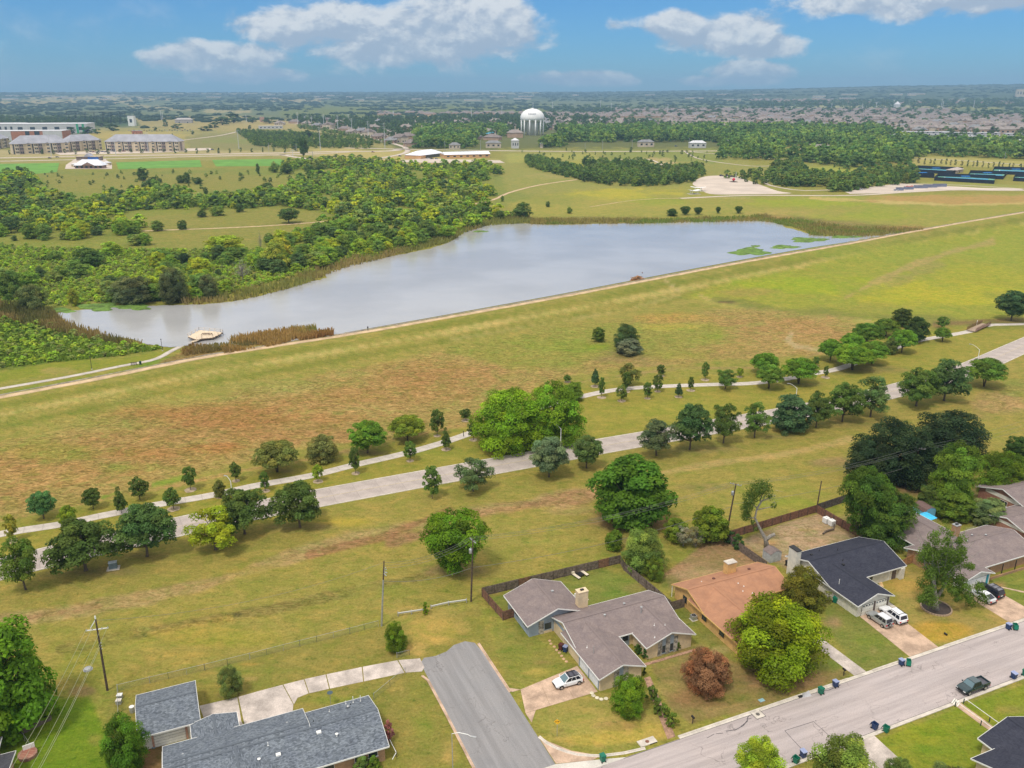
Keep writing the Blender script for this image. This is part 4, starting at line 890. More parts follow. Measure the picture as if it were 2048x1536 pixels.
for b in (108.0,111.5): hb.window('s-',49.55,b,1.3,1.0,2.0,M_SIDEB,1)
hb.panel('step','t-',106.4,56.8,3.2,0,.14,mat('brick_paving',(.36,.22,.15)),1.6)
hb.panel('entry_wall','t-',97.65 + .5,62.4,1.9,0,2.3,M_SIDEB,.03); hb.window('t-',98.1,62.6,.9,1.2,2.0,M_BLACK,0)
for a,b,k,h in ((56.2,111.6,'box',.4),(65.2,104.4 - 1.3,'cap',.3),(60.7,101.6,'cap',.3),(66.8,100.4,'cap',1.1),(66.9,96.6,'pipe',.3),(68.1,95.4,'pipe',.25),(65.6,94.4,'pipe',.25),(54.8,96.6,'pipe',.3)):
    z=max(hb.zroof(a,b,'s',97.7,107.1) if 97.7 < b < 107.1 else 0,hb.zroof(a,b,'t',49,59.9,pitch=.36) if a < 59.9 and b > 105.9 else 0,hb.zroof(a,b,'t',63.55,72.65,pitch=.36) if a > 63.5 and b < 102 else 0,hb.zroof(a,b,'t',53.2,61.15,pitch=.36) if a < 61 and b < 102 else 0)
    hb.vent(a,b,z,k,h,M_WHITE if k == 'pipe' else None)
hb.vent(55.0,94.9,2.9,'pipe',1.5,M_GALV)
# orange roof
hc=House('house','yellow brick house with a plain orange shingle roof',86,99)
hc.gable(77.2,95.8,97.9,107.1,'s',B_YEL,R_ORA,2.55,.36,trim=M_YTRIM); hc.gable(77.15,87.0,88.6,102.2,'t',B_YEL,R_ORA,2.45,.30,ends=(1,0),trim=M_YTRIM)
hc.chimney(88.2,105.4,1.9,1.2,5.3,B_YEL,M_WALKC,False)
hc.window('s-',77.7,103.6,1.1,1.0,2.1,M_BLACK,0); hc.window('s-',77.6,97.9,1.2,1.0,2.0,M_BLACK,0); hc.window('s-',77.6,93.2,1.2,1.0,2.0,M_BLACK,0); hc.window('t-',89.05,82,1.6,.9,2.,M_TRIMW,1)
mb=MB(); mb.bar((hc.L(77.35,107)[0],hc.L(0,107)[1],0),(hc.L(77.35,0)[0],hc.L(0,107)[1],2.4),.09,.09); mb.obj('downspout',M_WHITE,hc.e)
for a,b,k in ((83.9,104.2,'box'),(91.6,104.3,'box'),(81.5,104.4,'pipe'),(86.8,101.2,'pipe'),(87.4,100.4,'pipe'),(86.6,99.6,'pipe'),(88.0,98.8,'pipe'),(85.2,98.2,'pipe')): hc.vent(a,b,hc.zroof(a,b,'s',97.9,107.1,2.55,.36),k,.15,mat('rust_brown',(.12,.05,.04)) if k == 'box' else M_WHITE)
# navy roof
hd=House('house','white painted brick house with a dark navy shingle roof and twin garage doors',110,99)
hd.gable(102.0,119.9,95.3,106.8,'s',B_WHITE,R_NAVY,2.5,.36,trim=M_TRIMW); hd.gable(102.05,110.25,88.9,101,'t',B_WHITE,R_NAVY,2.5,.36,ends=(1,0))
hd.chimney(101.5,104.0,1.0,2.1,5.6,B_WHITE,M_BLACK,False)
for c in (104.75,107.75): hd.garage_door('t-',89.35,c,2.55,2.1,M_CREAMW,4,4)
for c in (106.25,109.25): hd.panel('garage_post','t-',89.35,c,.28,0,2.2,mat('brown_trim',(.13,.10,.09)),.1)
hd.window('t-',95.8,112,.8,1.1,2.0,M_GALV,0); dr=hd.panel('door','t-',95.8,117.6,.95,.05,2.05,mat('brown_trim',(.13,.10,.09)),.06); hd.panel('entry_pier','t-',95.8,119.0,.9,0,2.25,B_WHITE,.7)
hd.panel('window_shutter','t-',95.8,116.4,.2,.1,2.1,M_TRIMW,.05)
for a,b,k in ((105.2,103.7,'box'),(107.8,104.5,'pipe'),(110.2,102.5,'pipe'),(108.5,99.4,'pipe'),(107.9,98.6,'box')): hd.vent(a,b,hd.zroof(a,b,'s',95.3,106.8,2.5,.36),k,.4,M_BLACK)
hd.vent(103.5,94.9,2.8,'pipe',1.2,M_WHITE)
# right taupe house behind the yard tree
he=House('house','long taupe roofed ranch house with grey green siding behind the half dead tree',135,98)
he.gable(124.8,146.8,89.3,100.4,'s',B_TAN,R_TAUPE,2.4,.33); he.gable(127.2,138.2,96,109.6,'t',M_GREEN,R_TAUPE,2.5,.33,ends=(0,1)); he.gable(124.9,132.6,87.2,96,'t',M_CREAMW,R_TAUPE,2.38,.33,ends=(1,0))
he.garage_door('t-',87.68,128.6,4.9,2.05,M_WHITE,4); he.panel('garage_post','t-',87.68,131.4,.45,0,2.1,mat('teal_paint',(.03,.28,.36)),.1)
he.window('s-',127.7,107.6,1.3,.8,2.1,M_TRIMW,0); he.chimney(136.3,99.0,1.2,1.0,5.4,B_TAN,M_GALV,True)
for a in (133.5,137,140.5): he.panel('porch_post','t-',89.0,a,.12,0,2.2,M_BLACK,.12)
he.panel('porch_wall','t-',88.6,139,11.5,0,.5,B_TAN,.15)
for a,b in ((138.5,97.1),(131,98.5),(140,95.4),(134.5,95)): he.vent(a,b,he.zroof(a,b,'s',89.3,100.4,2.4,.33),'turbine',.3)
# brick house at the right edge
hf=House('house','red brick house with a taupe roof at the right edge',160,102)
hf.gable(150.2,165,93.8,103.8,'s',B_RED,R_TAUPE,2.6,.30); hf.gable(159.4,176,101,113,'s',B_RED,R_TAUPE,2.9,.33)
hf.window('s-',159.9,106.6,1.8,1.2,2.3,M_TRIMW,2); hf.panel('gable_siding','s-',150.7,98.8,7.2,2.35,2.95,M_CREAMW,.05); hf.panel('gable_siding','s-',159.9,107,8,2.55,3.4,M_CREAMW,.05)
# blue grey roof, bottom left
ha=House('house','long ranch house with a mottled blue grey shingle roof at the bottom left',8,95)
ha.gable(-6.1,21.3,89.1,99.9,'s',B_TAN,R_GREY,2.6,.33); ha.gable(-6.0,12.2,90.2,100.85,'s',B_TAN,R_GREY,2.66,.33,name='roof'); ha.gable(-4.2,9.5,83.6,95,'t',M_CREAMW,R_GREY,2.58,.28,ends=(1,0))
ha.gable(-2.4,3.7,97.5,104.0,'t',B_TAN,R_GREY,2.5,.22,ends=(0,1),oh=.4); ha.gable(-9.0,-1.05,103.9,113.2,'s',M_WHITE,R_GREY,2.6,.33)
gd=ha.garage_door('t-',104.4,-5.1,4.0,2.2,M_WHITE,5); ha.panel('garage_frame','t-',104.4,-2.95,.25,0,2.35,mat('rose_trim',(.5,.3,.24)),.1); ha.panel('garage_frame','t-',104.4,-7.25,.25,0,2.35,mat('rose_trim',(.5,.3,.24)),.1)
for a,w in ((19.2,1.3),(17.4,1.3),(13.4,1.4),(11.8,1.4)): ha.window('t-',89.6,a,w,1.2,2.1,M_TRIMW,0)
for a,b,k,h,m in ((-3.6,96.8,'turbine',.3,M_GALV),(.2,96.9,'pipe',.35,M_WHITE),(9.6,97.6,'turbine',.3,M_GALV),(17.9,97.6,'turbine',.4,M_GALV),(15.4,98.1,'pipe',.3,M_WHITE),(4.6,98.2,'pipe',.3,M_BLACK),(.9,98,'pipe',.2,M_BLACK),(12.9,96.3,'pipe',.2,M_BLACK),(13.1,93.6,'sky',.3,M_WHITE),(15.2,92.4,'cap',.35,M_WHITE),
                     (6.6,93.8,'pipe',.5,M_WHITE),(5.2,92.1,'cap',.3,M_WHITE),(7.6,92.2,'sky',.3,M_WHITE),(18.9,98.9,'pipe',1.,M_WHITE),(19.9,98.7,'pipe',.9,M_WHITE),(17.9,99.1,'pipe',.5,M_WHITE),(18.4,98.4,'pipe',.2,M_BLACK)): ha.vent(a,b,ha.zroof(a,b,'s',89.1,99.9,2.6,.33),k,h,m)
# corner roofs cut by the frame
hh=House('house','house with a dark charcoal roof cut by the bottom left corner',-30,106)
hh.gable(-40,-23.6,97,107.8,'s',B_TAN,R_DARK,2.6,.3); hh.gable(-40,-25.6,103,111.6,'s',B_TAN,mat('bright_grey_shingles',(.16,.16,.18),.9,.1,3,fine=.2),2.45,.15)
hg=House('house','house with a dark navy roof cut by the bottom right corner',99,54)
hg.gable(89.5,112,46,56.9,'s',B_CREAM,R_NAVY,2.6,.33); hg.gable(93.6,104,50,59.2,'t',B_CREAM,R_NAVY,2.5,.33,ends=(0,1))
def at_h(u,v,base):
    """point above the ground point base that shows at pixel row v"""
    d=pixdir(u,v); k=base.y/d[1]; return Vector((d[0]*k,base.y,CAMH + d[2]*k))
def small_pole(u,v,vt,label,r=.07,m=None,name='light_post',cat='light post',head=True):
    b=P(u,v); h=(at_h(u,vt,b) - b).z; t=thing(name,label,cat,b); MB().tube([(0,0,0),(0,0,h)],r,8).obj('pole',m or M_BLACK,t)
    if head: MB().lathe([(.16,h - .05),(.2,h + .1),(.08,h + .25)],8).obj('lamp_head',m or M_BLACK,t); MB().lathe([(.2,0),(.2,.25)],8).obj('footing',M_WALKC,t)
M_TAILR=mat('tail_light',(.5,.02,.02),.3); M_HEADL=mat('head_light',(.7,.72,.75),.2,spec=.6); M_CGLASS=glass_mat('car_glass',(.015,.018,.03),.05); M_CGLB=glass_mat('windscreen_glass',(.10,.17,.20),.05)
# ------------------------------------------------------------------ far buildings
M_FGLASS=glass_mat('dark_far_glass',(.035,.04,.055),.2); R_FAR=mat('far_grey_roof',(.33,.33,.37),.9,.1,.1); M_STUC=mat('buff_stucco',(.55,.46,.33),.85,.08,.2); M_STONEF=mat('brown_grey_stone',(.23,.18,.16),.9,.2,.4)
def frame2(ul,vl,ur,vr):
    if vl < 300: vr=vl + (vr - vl)*.12
    a,b=P(ul,vl),P(ur,vr); d=b - a; L_=math.hypot(d.x,d.y); return a,L_,math.atan2(d.y,d.x)
def hip_roof(par,x0,x1,y0,y1,z,rise,m,oh=.6,name='roof',gable=False):
    x0 -= oh; x1 += oh; y0 -= oh; y1 += oh; hy=(y1 - y0)/2; yc=(y0 + y1)/2; k=0 if gable else min(hy,(x1 - x0)/2 - .1)
    V=[(x0,y0,z),(x1,y0,z),(x1,y1,z),(x0,y1,z),(x0 + k,yc,z + rise),(x1 - k,yc,z + rise)]; return MB().add(V,[(0,1,5,4),(1,2,5),(2,3,4,5),(3,0,4),(3,2,1,0)]).obj(name,m,par)
def apartment(ul,vl,ur,vr,depth,storeys,label):
    a,L_,rz=frame2(ul,vl,ur,vr); t=thing('apartment_building',label,'apartment building',a,rz); H_=storeys*4.5; n=max(3,int(L_/7.5)); rnd=random.Random(n + int(ul))
    MB().box(0,L_,0,depth,-.5,H_).obj('wall',M_STUC,t); hip_roof(t,0,L_,0,depth,H_ + .01,depth*.4,R_FAR,1.)
    for i in range(n):
        x0=L_*i/n; w=L_/n; kind=i % 3
        if kind == 1: MB().box(x0 + .4,x0 + w*.7,-.5,-.01,0,H_ - .2).obj('stone_bay',M_STONEF,t)
        elif kind == 2:
            MB().box(x0 + w*.25,x0 + w*.85,-1.3,-.01,0,H_ - .3).obj('bay',M_STUC,t); MB().add([(x0 + w*.2,-1.8,H_),(x0 + w*.9,-1.8,H_),(x0 + w*.55,-1.8,H_ + 1.5),(x0 + w*.2,2.5,H_ + .3),(x0 + w*.9,2.5,H_ + .3),(x0 + w*.55,4.5,H_ + 1.6)],[(0,1,2),(0,2,5,3),(2,1,4,5)]).obj('gable_roof',R_FAR,t)
        else: MB().box(x0 + w*.1,x0 + w*.3,-.06,-.001,.1,H_ - .4).obj('stairwell',M_FGLASS,t)
        y=-1.36 if kind == 2 else (-.56 if kind == 1 else -.06)
        for s in range(storeys):
            for f in ((.4,.62) if kind == 2 else ((.2,.5) if kind == 1 else (.5,.78))): MB().box(x0 + w*f,x0 + w*f + 1.5,y,y + .05,s*4.5 + 1.3,s*4.5 + 3.3).obj('window',M_FGLASS,t)
            if kind == 0: MB().box(x0 + w*.38,x0 + w*.95,-1.2,-.07,s*4.5,s*4.5 + .25).obj('balcony',M_WHITE,t)
    MB().box(L_ + .001,L_ + .05,depth*.3,depth*.6,1,H_ - 1).obj('stone_bay',M_STONEF,t)
apartment(27,309,140,305,26,3,'three storey buff apartment block, widest and nearest, behind the soccer fields'); apartment(142,303,205,299,22,3,'three storey apartment block in the middle of the row'); apartment(212,303,358,303,24,3,'long three storey apartment block at the right end of the row'); apartment(-30,302,20,294,22,3,'apartment block cut by the left edge')
def plain_building(ul,vl,ur,vr,depth,h,wall,roofm,label,name='building',cat='building',flat=True,rise=2.,doors=0,win=0,bands=None,gable=False):
    if vl < 300: h *= 1.45; rise *= 1.4
    a,L_,rz=frame2(ul,vl,ur,vr); t=thing(name,label,cat,a,rz); MB().box(0,L_,0,depth,-.5,h).obj('wall',wall,t)
    if flat: MB().box(-.3,L_ + .3,-.3,depth + .3,h + .001,h + .5).obj('roof',roofm,t)
    else: hip_roof(t,0,L_,0,depth,h + .01,rise,roofm,.7,gable=gable)
    for i in range(win): MB().box(L_*(i + .3)/win,L_*(i + .7)/win,-.06,-.001,h*.35,h*.7).obj('window',M_FGLASS,t)
    for i in range(doors): MB().box(L_*(i + .42)/doors,L_*(i + .56)/doors,-.07,-.001,.1,min(3,h*.7)).obj('door',M_FGLASS,t)
    if bands:
        for f0,f1,m_ in bands: MB().box(L_*f0,L_*f1,-.35,-.002,0,h - .2).obj('wall_panel',m_,t)
    return t
M_ORB=mat('orange_brick',(.40,.17,.10),.9,.12,.3); M_SWH=mat('school_white',(.52,.52,.53),.8,.05,.2); M_WROOF=mat('white_membrane_roof',(.60,.60,.63),.8,.06,.2)
plain_building(-40,282,128,272,40,11,M_ORB,M_WROOF,'orange brick school block with a white roof in the left distance','school_building','school',bands=((.25,.38,M_SWH),(.76,.99,M_SWH),(.55,.6,M_FGLASS),(.66,.72,M_FGLASS)),win=0)
plain_building(-60,266,30,262,70,12,M_SWH,M_WROOF,'long white school hall behind the orange block','school_building','school',win=8); plain_building(30,268,176,258,60,13,M_SWH,M_WROOF,'tall white flat roofed school hall with a green striped end','school_building','school',win=6,bands=((.85,.88,mat('green_panel',(.05,.35,.18))),(.93,.96,mat('green_panel',(.05,.35,.18)))))
plain_building(124,276,140,274,16,7,M_ORB,M_WROOF,'low orange brick annex right of the white wall panel','school_building','school',doors=2); plain_building(257,252,269,252,13,16,M_WHITE,M_WHITE,'tall narrow white silo like tower by the car park','tower','tower',win=1)
plain_building(350,246,384,245,14,6,mat('grey_metal_shed',(.36,.33,.32),.7,.1,.2),mat('dull_metal_roof',(.40,.37,.36),.7),'low grey brown barn with rounded roofs in the dry field','barn','barn',flat=False,rise=3,doors=2)
plain_building(518,258,566,252,10,4,M_SWH,M_WROOF,'small white roofed building on the hill left of the suburb','building','building',win=6); plain_building(520,244,528,244,8,9,mat('tan_masonry',(.40,.24,.18)),M_STUC,'small square brown tower on the hill','tower','tower',doors=1)
plain_building(264,268,284,266,12,4,M_ORB,R_FAR,'low reddish building below the white tower','building','building',doors=3)
def clubhouse():
    a,L_,rz=frame2(150,337,206,337); t=thing('pavilion','white roofed pavilion with paired gables between the soccer fields','pavilion',a,rz); M_BR=mat('pavilion_brick',(.28,.18,.15),.9)
    MB().box(0,L_,0,9,0,3.4).obj('wall',M_BR,t); hip_roof(t,0,L_,-1,12,3.41,6,mat('white_metal_roof',(.72,.74,.82),.4,.03),.8)
    for x in (L_*.5,): MB().add([(x - 8,-2,3.4),(x + 8,-2,3.4),(x,-2,7.2),(x - 8,5,3.6),(x + 8,5,3.6),(x,5,7.3)],[(0,1,2),(0,2,5,3),(2,1,4,5)]).obj('gable_roof',mat('white_metal_roof',(.72,.74,.82)),t); MB().add([(x - 7,-2.1,3.45),(x + 7,-2.1,3.45),(x,-2.1,6.8)],[(0,1,2)]).obj('gable_front',M_BR,t)
    for i in range(6): MB().box(L_*(i + .25)/6,L_*(i + .75)/6,-.06,-.001,.4,2.8).obj('door',M_FGLASS,t)
    a,L2,rz=frame2(153,321,200,321); t=thing('pavilion','arched pavilion with a blue panel behind the white roofed one','pavilion',a,rz); MB().box(0,L2,0,9,0,4.5).obj('wall',M_STONEF,t); MB().box(-1,L2 + 1,-1.2,10,4.51,5.2).obj('roof',M_STUC,t); MB().add([(L2*.35,-1.6,4.6),(L2*.65,-1.6,4.6),(L2*.5,-1.6,8.4),(L2*.35,9,4.6),(L2*.65,9,4.6),(L2*.5,9,8.4)],[(0,1,2),(0,2,5,3),(2,1,4,5)]).obj('gable_roof',R_FAR,t); MB().box(L2*.5,L2*.95,-.3,-.01,1,4.2).obj('blue_panel',mat('blue_panel',(.06,.16,.50)),t)
    for u,v in ((143,334),(206,331)): plain_building(u,v,u + 12,v,7,3,M_STUC,M_WROOF,'small white roofed kiosk %s the pavilion' % ('left of' if u < 150 else 'right of'),'kiosk','kiosk',flat=False,rise=1.5,doors=1)
sheet('paved_plaza',[(132,330),(150,318),(210,318),(224,328),(224,338),(130,338)],M_FARC,.12); M_TURF=mat('artificial_turf',(.115,.26,.03),.9,.12,.06)
for pts,tag_ in (([(-200,352),(-200,331),(119,326),(114,344),(60,349)],0),([(237,339),(232,325),(400,320),(404,334)],1),([(432,333),(424,320),(560,318),(600,332)],2)):
    sheet('sports_field',pts,M_TURF,.15)
def daycare():
    plain_building(842,318,888,312,24,4.2,mat('ochre_stucco',(.60,.36,.18),.85),mat('white_metal_roof',(.72,.74,.82)),'ochre day centre with a white gabled roof','day_centre','building',flat=False,rise=5,bands=((.2,.8,M_FGLASS),)); plain_building(890,317,980,315,20,4.5,mat('ochre_stucco',(.60,.36,.18)),mat('white_metal_roof',(.72,.74,.82)),'long white roofed wing of the ochre day centre','day_centre','building',flat=False,rise=3,win=7,gable=True)
daycare(); clubhouse()
sheet('parking_lot',[(800,322),(840,317),(1000,321),(1010,326),(900,326),(800,325)],M_FARC,.12)
def water_tower():
    b=P(1064.5,270); D=b.y*cos(PITCH) + CAMH*sin(PITCH); R=24*D/FPX; zt=at_h(1064,217,b).z - b.z; t=thing('water_tower','white water tower with a domed tank on columns above the suburb','water tower',b); zc=zt*.60
    MW=mat('tower_white',(.78,.78,.78),.45,.04,.05); prof=[(R*.55,zc - zt*.10),(R*.9,zc - zt*.06),(R,zc),(R,zc + zt*.06)] + [(R*cos(a),zc + zt*.06 + (zt*.34)*sin(a)) for a in (.25,.5,.75,1.,1.25,1.45)]
    MB().lathe(prof,40).obj('tank',MW,t,True); MB().lathe([(R*.5,0),(R*.5,zc - zt*.08),(R*.58,zc - zt*.05)],28).obj('core',MW,t,True); MB().lathe([(R*.08,zt - .3),(R*.08,zt + 1)],10).obj('vent_cap',MW,t)
    for k in range(12): a=2*pi*(k + .5)/12; MB().tube([(R*.93*cos(a),R*.93*sin(a),-.5),(R*.93*cos(a),R*.93*sin(a),zc + zt*.02)],R*.06,8).obj('column',MW,t,True)
    # the name band painted on the tank, read only as a dark script at this distance
    cu=bpy.data.curves.new('lettering','FONT'); cu.body='Denton'; cu.size=5.0; cu.extrude=.05; cu.align_x='CENTER'; cu.align_y='CENTER'; o=bpy.data.objects.new('lettering',cu); C.objects.link(o)
    bpy.context.view_layer.update(); me=bpy.data.meshes.new_from_object(o.evaluated_get(bpy.context.evaluated_depsgraph_get())); bpy.data.objects.remove(o)
    for v in me.vertices:                                  # wrap the lettering round the dome
        x,y=v.co.x - 1,v.co.y; z=zc + zt*.21 + y; rr=R*math.sqrt(max(.05,1 - ((z - zc - zt*.06)/(zt*.34)) ** 2)) + .25; v.co=(rr*sin(x/rr),-rr*cos(x/rr),z)
    me.materials.append(mat('lettering_grey',(.16,.18,.26))); inst('lettering',me,t)
water_tower()
def golf_net():
    t=thing('driving_range_net','tall dark net screen on a row of poles in the left distance','net',P(150,262)); o=Vector(t.location); q=[(132,244,224),(152,246,224),(170,249,224),(188,250,224),(206,251,224),(222,250,224),(240,248,224),(250,243,224)]; top=[]
    for i,(u,v,vt) in enumerate(q): b=P(u,v); h=at_h(u,vt,b); top.append((b - o,h - o)); MB().tube([b - o,h - o],.75,6).obj('pole',M_BLACK,t)
    f=MB()
    for (b0,t0),(b1,t1) in zip(top[:-1],top[1:]):
        for k in (1.,.0): f.bar(b0 + (t0 - b0)*k,b1 + (t1 - b1)*k,1.1,1.1)
    f.obj('top_cable',M_BLACK,t); g=MB(); [g.add([b0,b1,t1,t0],[(0,1,2,3)]) for (b0,t0),(b1,t1) in zip(top[:-1],top[1:])]; g.obj('net_mesh',net_mat('fine_net',(.02,.03,.03),.22),t)
golf_net()
# suburb houses: built once per type, then placed one by one
R_SUB=[mat('far_brown_shingles',(.21,.175,.165),.9,.1,.2),mat('far_taupe_shingles',(.28,.24,.22),.9,.1,.2),mat('far_grey_shingles',(.22,.22,.23),.9,.1,.2)]; W_SUB=[mat('far_tan_brick',(.42,.29,.21),.9,.1,.3),mat('far_pale_brick',(.52,.44,.35),.9,.1,.3)]
def sub_house(k):
    t=thing('suburban_house','x','house',(0,0,0)); w,d=(15,12) if k % 2 else (18,11); h=3.2 if k < 3 else 5.6
    MB().box(-w/2,w/2,-d/2,d/2,-.5,h).obj('wall',W_SUB[k % 2],t); hip_roof(t,-w/2,w/2,-d/2,d/2,h + .01,3.4,R_SUB[k % 3],.6)
    MB().add([(-1,-d/2 - 2,h),(7,-d/2 - 2,h),(3,-d/2 - 2,h + 3),(-1,1,h + .1),(7,1,h + .1),(3,1,h + 3)],[(0,1,2),(0,2,5,3),(2,1,4,5)]).obj('gable_roof',R_SUB[k % 3],t); MB().box(-.6,6.6,-d/2 - 1.7,-d/2 - .01,-.5,h).obj('wing',W_SUB[k % 2],t)
    MB().box(-4.5,-3.3,1,2,h,h + 4.6).obj('chimney',W_SUB[1],t)
    for x in (-6,-3.5,1,3.5): MB().box(x,x + 1.2,-d/2 - (1.76 if x > 0 else .06),-d/2 - (1.701 if x > 0 else .001),1,2.3).obj('window',M_FGLASS,t)
    return t
SH=[sub_house(k) for k in range(5)]; used=set(); nh=[0]
def put_house(u,v,label,group,sc=1.):
    k=nh[0] % 5; p=P(u,v); rz=random.Random(nh[0]*7).choice([0,.35,-.3,.9,1.57,3.14,2.8,-1.2]); nh[0] += 1
    if k not in used: used.add(k); s=SH[k]; s.location=p; s.rotation_euler=(0,0,rz); s['label']=label; s['group']=group; s.scale=(sc,)*3; return
    s=dup(SH[k],p,rz,label,group,(sc,)*3); return
rnd=random.Random(12); G1='suburban houses among trees left of the water tower'; G2='suburban houses right of the water tower'; G3='dense rows of roofs in the far right suburb'
for j,(u,v) in enumerate(((590,247),(614,250),(636,255),(658,257),(678,252),(690,262),(704,268),(724,266),(738,273),(750,262),(760,278),(774,270),(780,286),(800,285),(812,262),(815,277),(830,250),(846,288),(850,268),(868,258),(875,275),(880,248),(898,262),(905,274),(915,252),(930,268),(948,262),(950,278),(962,256),(975,272),(985,280),(996,262),(1012,270),(1022,258),(1030,275),(655,243),(690,243),(760,246),(930,247),(990,248),(820,292),(560,250))):
    put_house(u,v,'tan house with a brown hipped roof among the trees, left of the water tower',G1,1.6)
for j in range(58):
    u=1095 + (j % 20)*21 + rnd.uniform(-7,7); v=244 + (j // 20)*6.5 + (u - 1095)*.014 + rnd.uniform(-2,2); put_house(u,v,'tan house with a brown hipped roof among the trees, right of the water tower',G2,1.7)
for j in range(120):
    r=j // 24; u=1330 + (j % 24)*30 + r*6 + rnd.uniform(-6,6); v=232 + r*5.6 + (u - 1330)*.018 + rnd.uniform(-1.2,1.2); put_house(u,v,'brown roofed house in the tightly packed rows of the far right suburb',G3,1.7)
def roof_rows():
    """the solid bands of roofs further out: too small to tell apart"""
    rs=np.random.RandomState(2); V=[]; F=[]; i=0
    for (u0,u1,v0,v1,n) in ((1230,1500,219,224,190),(1440,1900,219,232,420),(1090,1500,228,236,260),(1500,2048,232,246,380),(1500,1700,199,204,60),(1330,1500,244,252,90),(760,1060,226,231,60),(1750,2048,246,262,120),(1560,2048,204,209,80)):
        for k in range(n):
            p=P(rs.uniform(u0,u1),rs.uniform(v0,v1)); a=rs.choice([0,.3,1.57]); w,d,h=12,9,6; c_,s_=cos(a),sin(a); q=[(-w,-d,0),(w,-d,0),(w,d,0),(-w,d,0),(-w,-d,h),(w,-d,h),(w,d,h),(-w,d,h),(-w*.3,0,h + 4),(w*.3,0,h + 4)]
            V += [(p.x + x*c_ - y*s_,p.y + x*s_ + y*c_,p.z + z) for x,y,z in q]; F.append([(0,1,5,4),(1,2,6,5),(2,3,7,6),(3,0,4,7),(4,5,9,8),(6,7,8,9),(5,6,9,9),(7,4,8,8)])
    mb=MB(); mb.v=V; mb.f=[tuple(dict.fromkeys(10*j + i for i in f)) for j,fs in enumerate(F) for f in fs]; mb.m=[0 if k < 4 else 1 for fs in F for k in range(8)]; mb.uv=[None]*len(mb.f); o=mb.obj('distant_houses',[W_SUB[0],R_SUB[0]]); props(o,kind='stuff')
roof_rows()
def town_row(ul,vl,ur,vr,label,n=8):
    a,L_,rz=frame2(ul,vl,ur,vr); t=thing('townhouse_row',label,'townhouses',a,rz); MB().box(0,L_,0,14,-.5,6).obj('wall',mat('pale_lilac_wall',(.58,.56,.60),.8),t); MB().box(-.5,L_ + .5,-.8,14.5,6.01,6.8).obj('roof',M_WROOF,t)
    for i in range(n): MB().box(L_*(i + .2)/n,L_*(i + .5)/n,-.06,-.001,3.6,5.2).obj('window',M_FGLASS,t); MB().box(L_*(i + .55)/n,L_*(i + .8)/n,-.06,-.001,.1,2.5).obj('door',M_FGLASS,t)
for a in ((1758,276,1850,281,'white flat roofed townhouse row, first at the left'),(1800,270,1900,273,'white flat roofed townhouse row behind the first'),(1880,280,1990,284,'white flat roofed townhouse row in the middle'),(1890,272,2000,275,'white flat roofed townhouse row behind the middle one'),(1980,288,2090,292,'white flat roofed townhouse row, front right'),(2012,274,2100,277,'white flat roofed townhouse row at the right edge'),(1910,290,1980,292,'low white roofed row just above the dark trees')): town_row(*a)
plain_building(1766,268,1810,268,16,5,W_SUB[1],R_SUB[1],'brown roofed pale building left of the townhouses',flat=False,rise=4,win=5); plain_building(1820,264,1930,266,16,6,W_SUB[0],R_SUB[1],'long brown gabled apartment row behind the townhouses',flat=False,rise=4,win=10,gable=True); plain_building(1950,268,2030,268,16,6,W_SUB[0],R_SUB[1],'brown gabled apartment row at the right',flat=False,rise=4,win=8,gable=True)
plain_building(1600,300,1668,303,18,4.5,M_STUC,mat('far_taupe_shingles',(.28,.24,.22)),'long low taupe roofed building amid the dark trees',flat=False,rise=4,win=5); plain_building(1674,289,1694,289,12,6,M_SWH,mat('pale_blue_roof',(.42,.50,.56)),'white house with a pale blue roof amid dark trees','house','house',flat=False,rise=3,win=3); plain_building(1528,314,1548,314,9,3.5,M_ORB,mat('red_roof',(.33,.18,.14)),'small red roofed shelter under the trees','shelter','shelter',flat=False,rise=2)
plain_building(958,268 + 5,992,268 + 4,12,3.5,W_SUB[0],mat('bright_blue_metal',(.10,.38,.55),.5),'house with a bright blue metal roof in the suburb','house','house',flat=False,rise=3,win=3)
for (ul,vl,ur,vr,h,lb) in ((898,298,920,298,4,'low house behind the day centre, left'),(972,296,1002,295,5,'brownish long house behind the day centre'),(1024,297,1038,296,8,'white two storey house by the dark trees'),(1080,296,1086,296,4,'tiny brown hut by the road'),(1380,296,1412,295,5,'white gabled house across the road from the park'),(1446,289,1486,290,4,'low white roofed house amid dark trees'),(1278,294,1308,292,5,'pale green house behind the roadside fence')):
    plain_building(ul,vl,ur,vr,10,h,M_SWH if 'white' in lb else W_SUB[1],M_WROOF if 'white' in lb else R_SUB[2],lb,'house','house',flat=False,rise=2.5,win=3)
# picnic shelter, hoop, containers, tennis courts
def shelter(u,v,s,label,w=10,d=7):
    t=thing('picnic_shelter',label,'shelter',P(u,v),s)
    MB().add([(-w/2,-d/2,3.6),(0,-d/2,2.7),(w/2,-d/2,3.6),(-w/2,d/2,3.6),(0,d/2,2.7),(w/2,d/2,3.6)],[(0,1,4,3),(1,2,5,4)]).obj('roof',M_WHITE,t)
    for x,y in ((-2.5,-2),(2.5,-2),(-2.5,2),(2.5,2)): MB().tube([(x,y,0),(x,y,3.)],.22,8).obj('leg',M_WHITE,t)
    MB().box(-w/2,w/2,-d/2,d/2,0,.12).obj('pad',M_WALKC,t); MB().box(-1.5,1.5,-.5,.5,.65,.75).obj('table_top',mat('dark_table',(.1,.11,.14)),t); MB().box(-.1,.1,-.3,.3,.12,.65).obj('table_leg',mat('dark_table',(.1,.11,.14)),t)
shelter(1388,388,.2,'white butterfly roofed picnic shelter nearest the meadow'); shelter(1396,382,-.3,'second white picnic shelter behind the first',13,5)
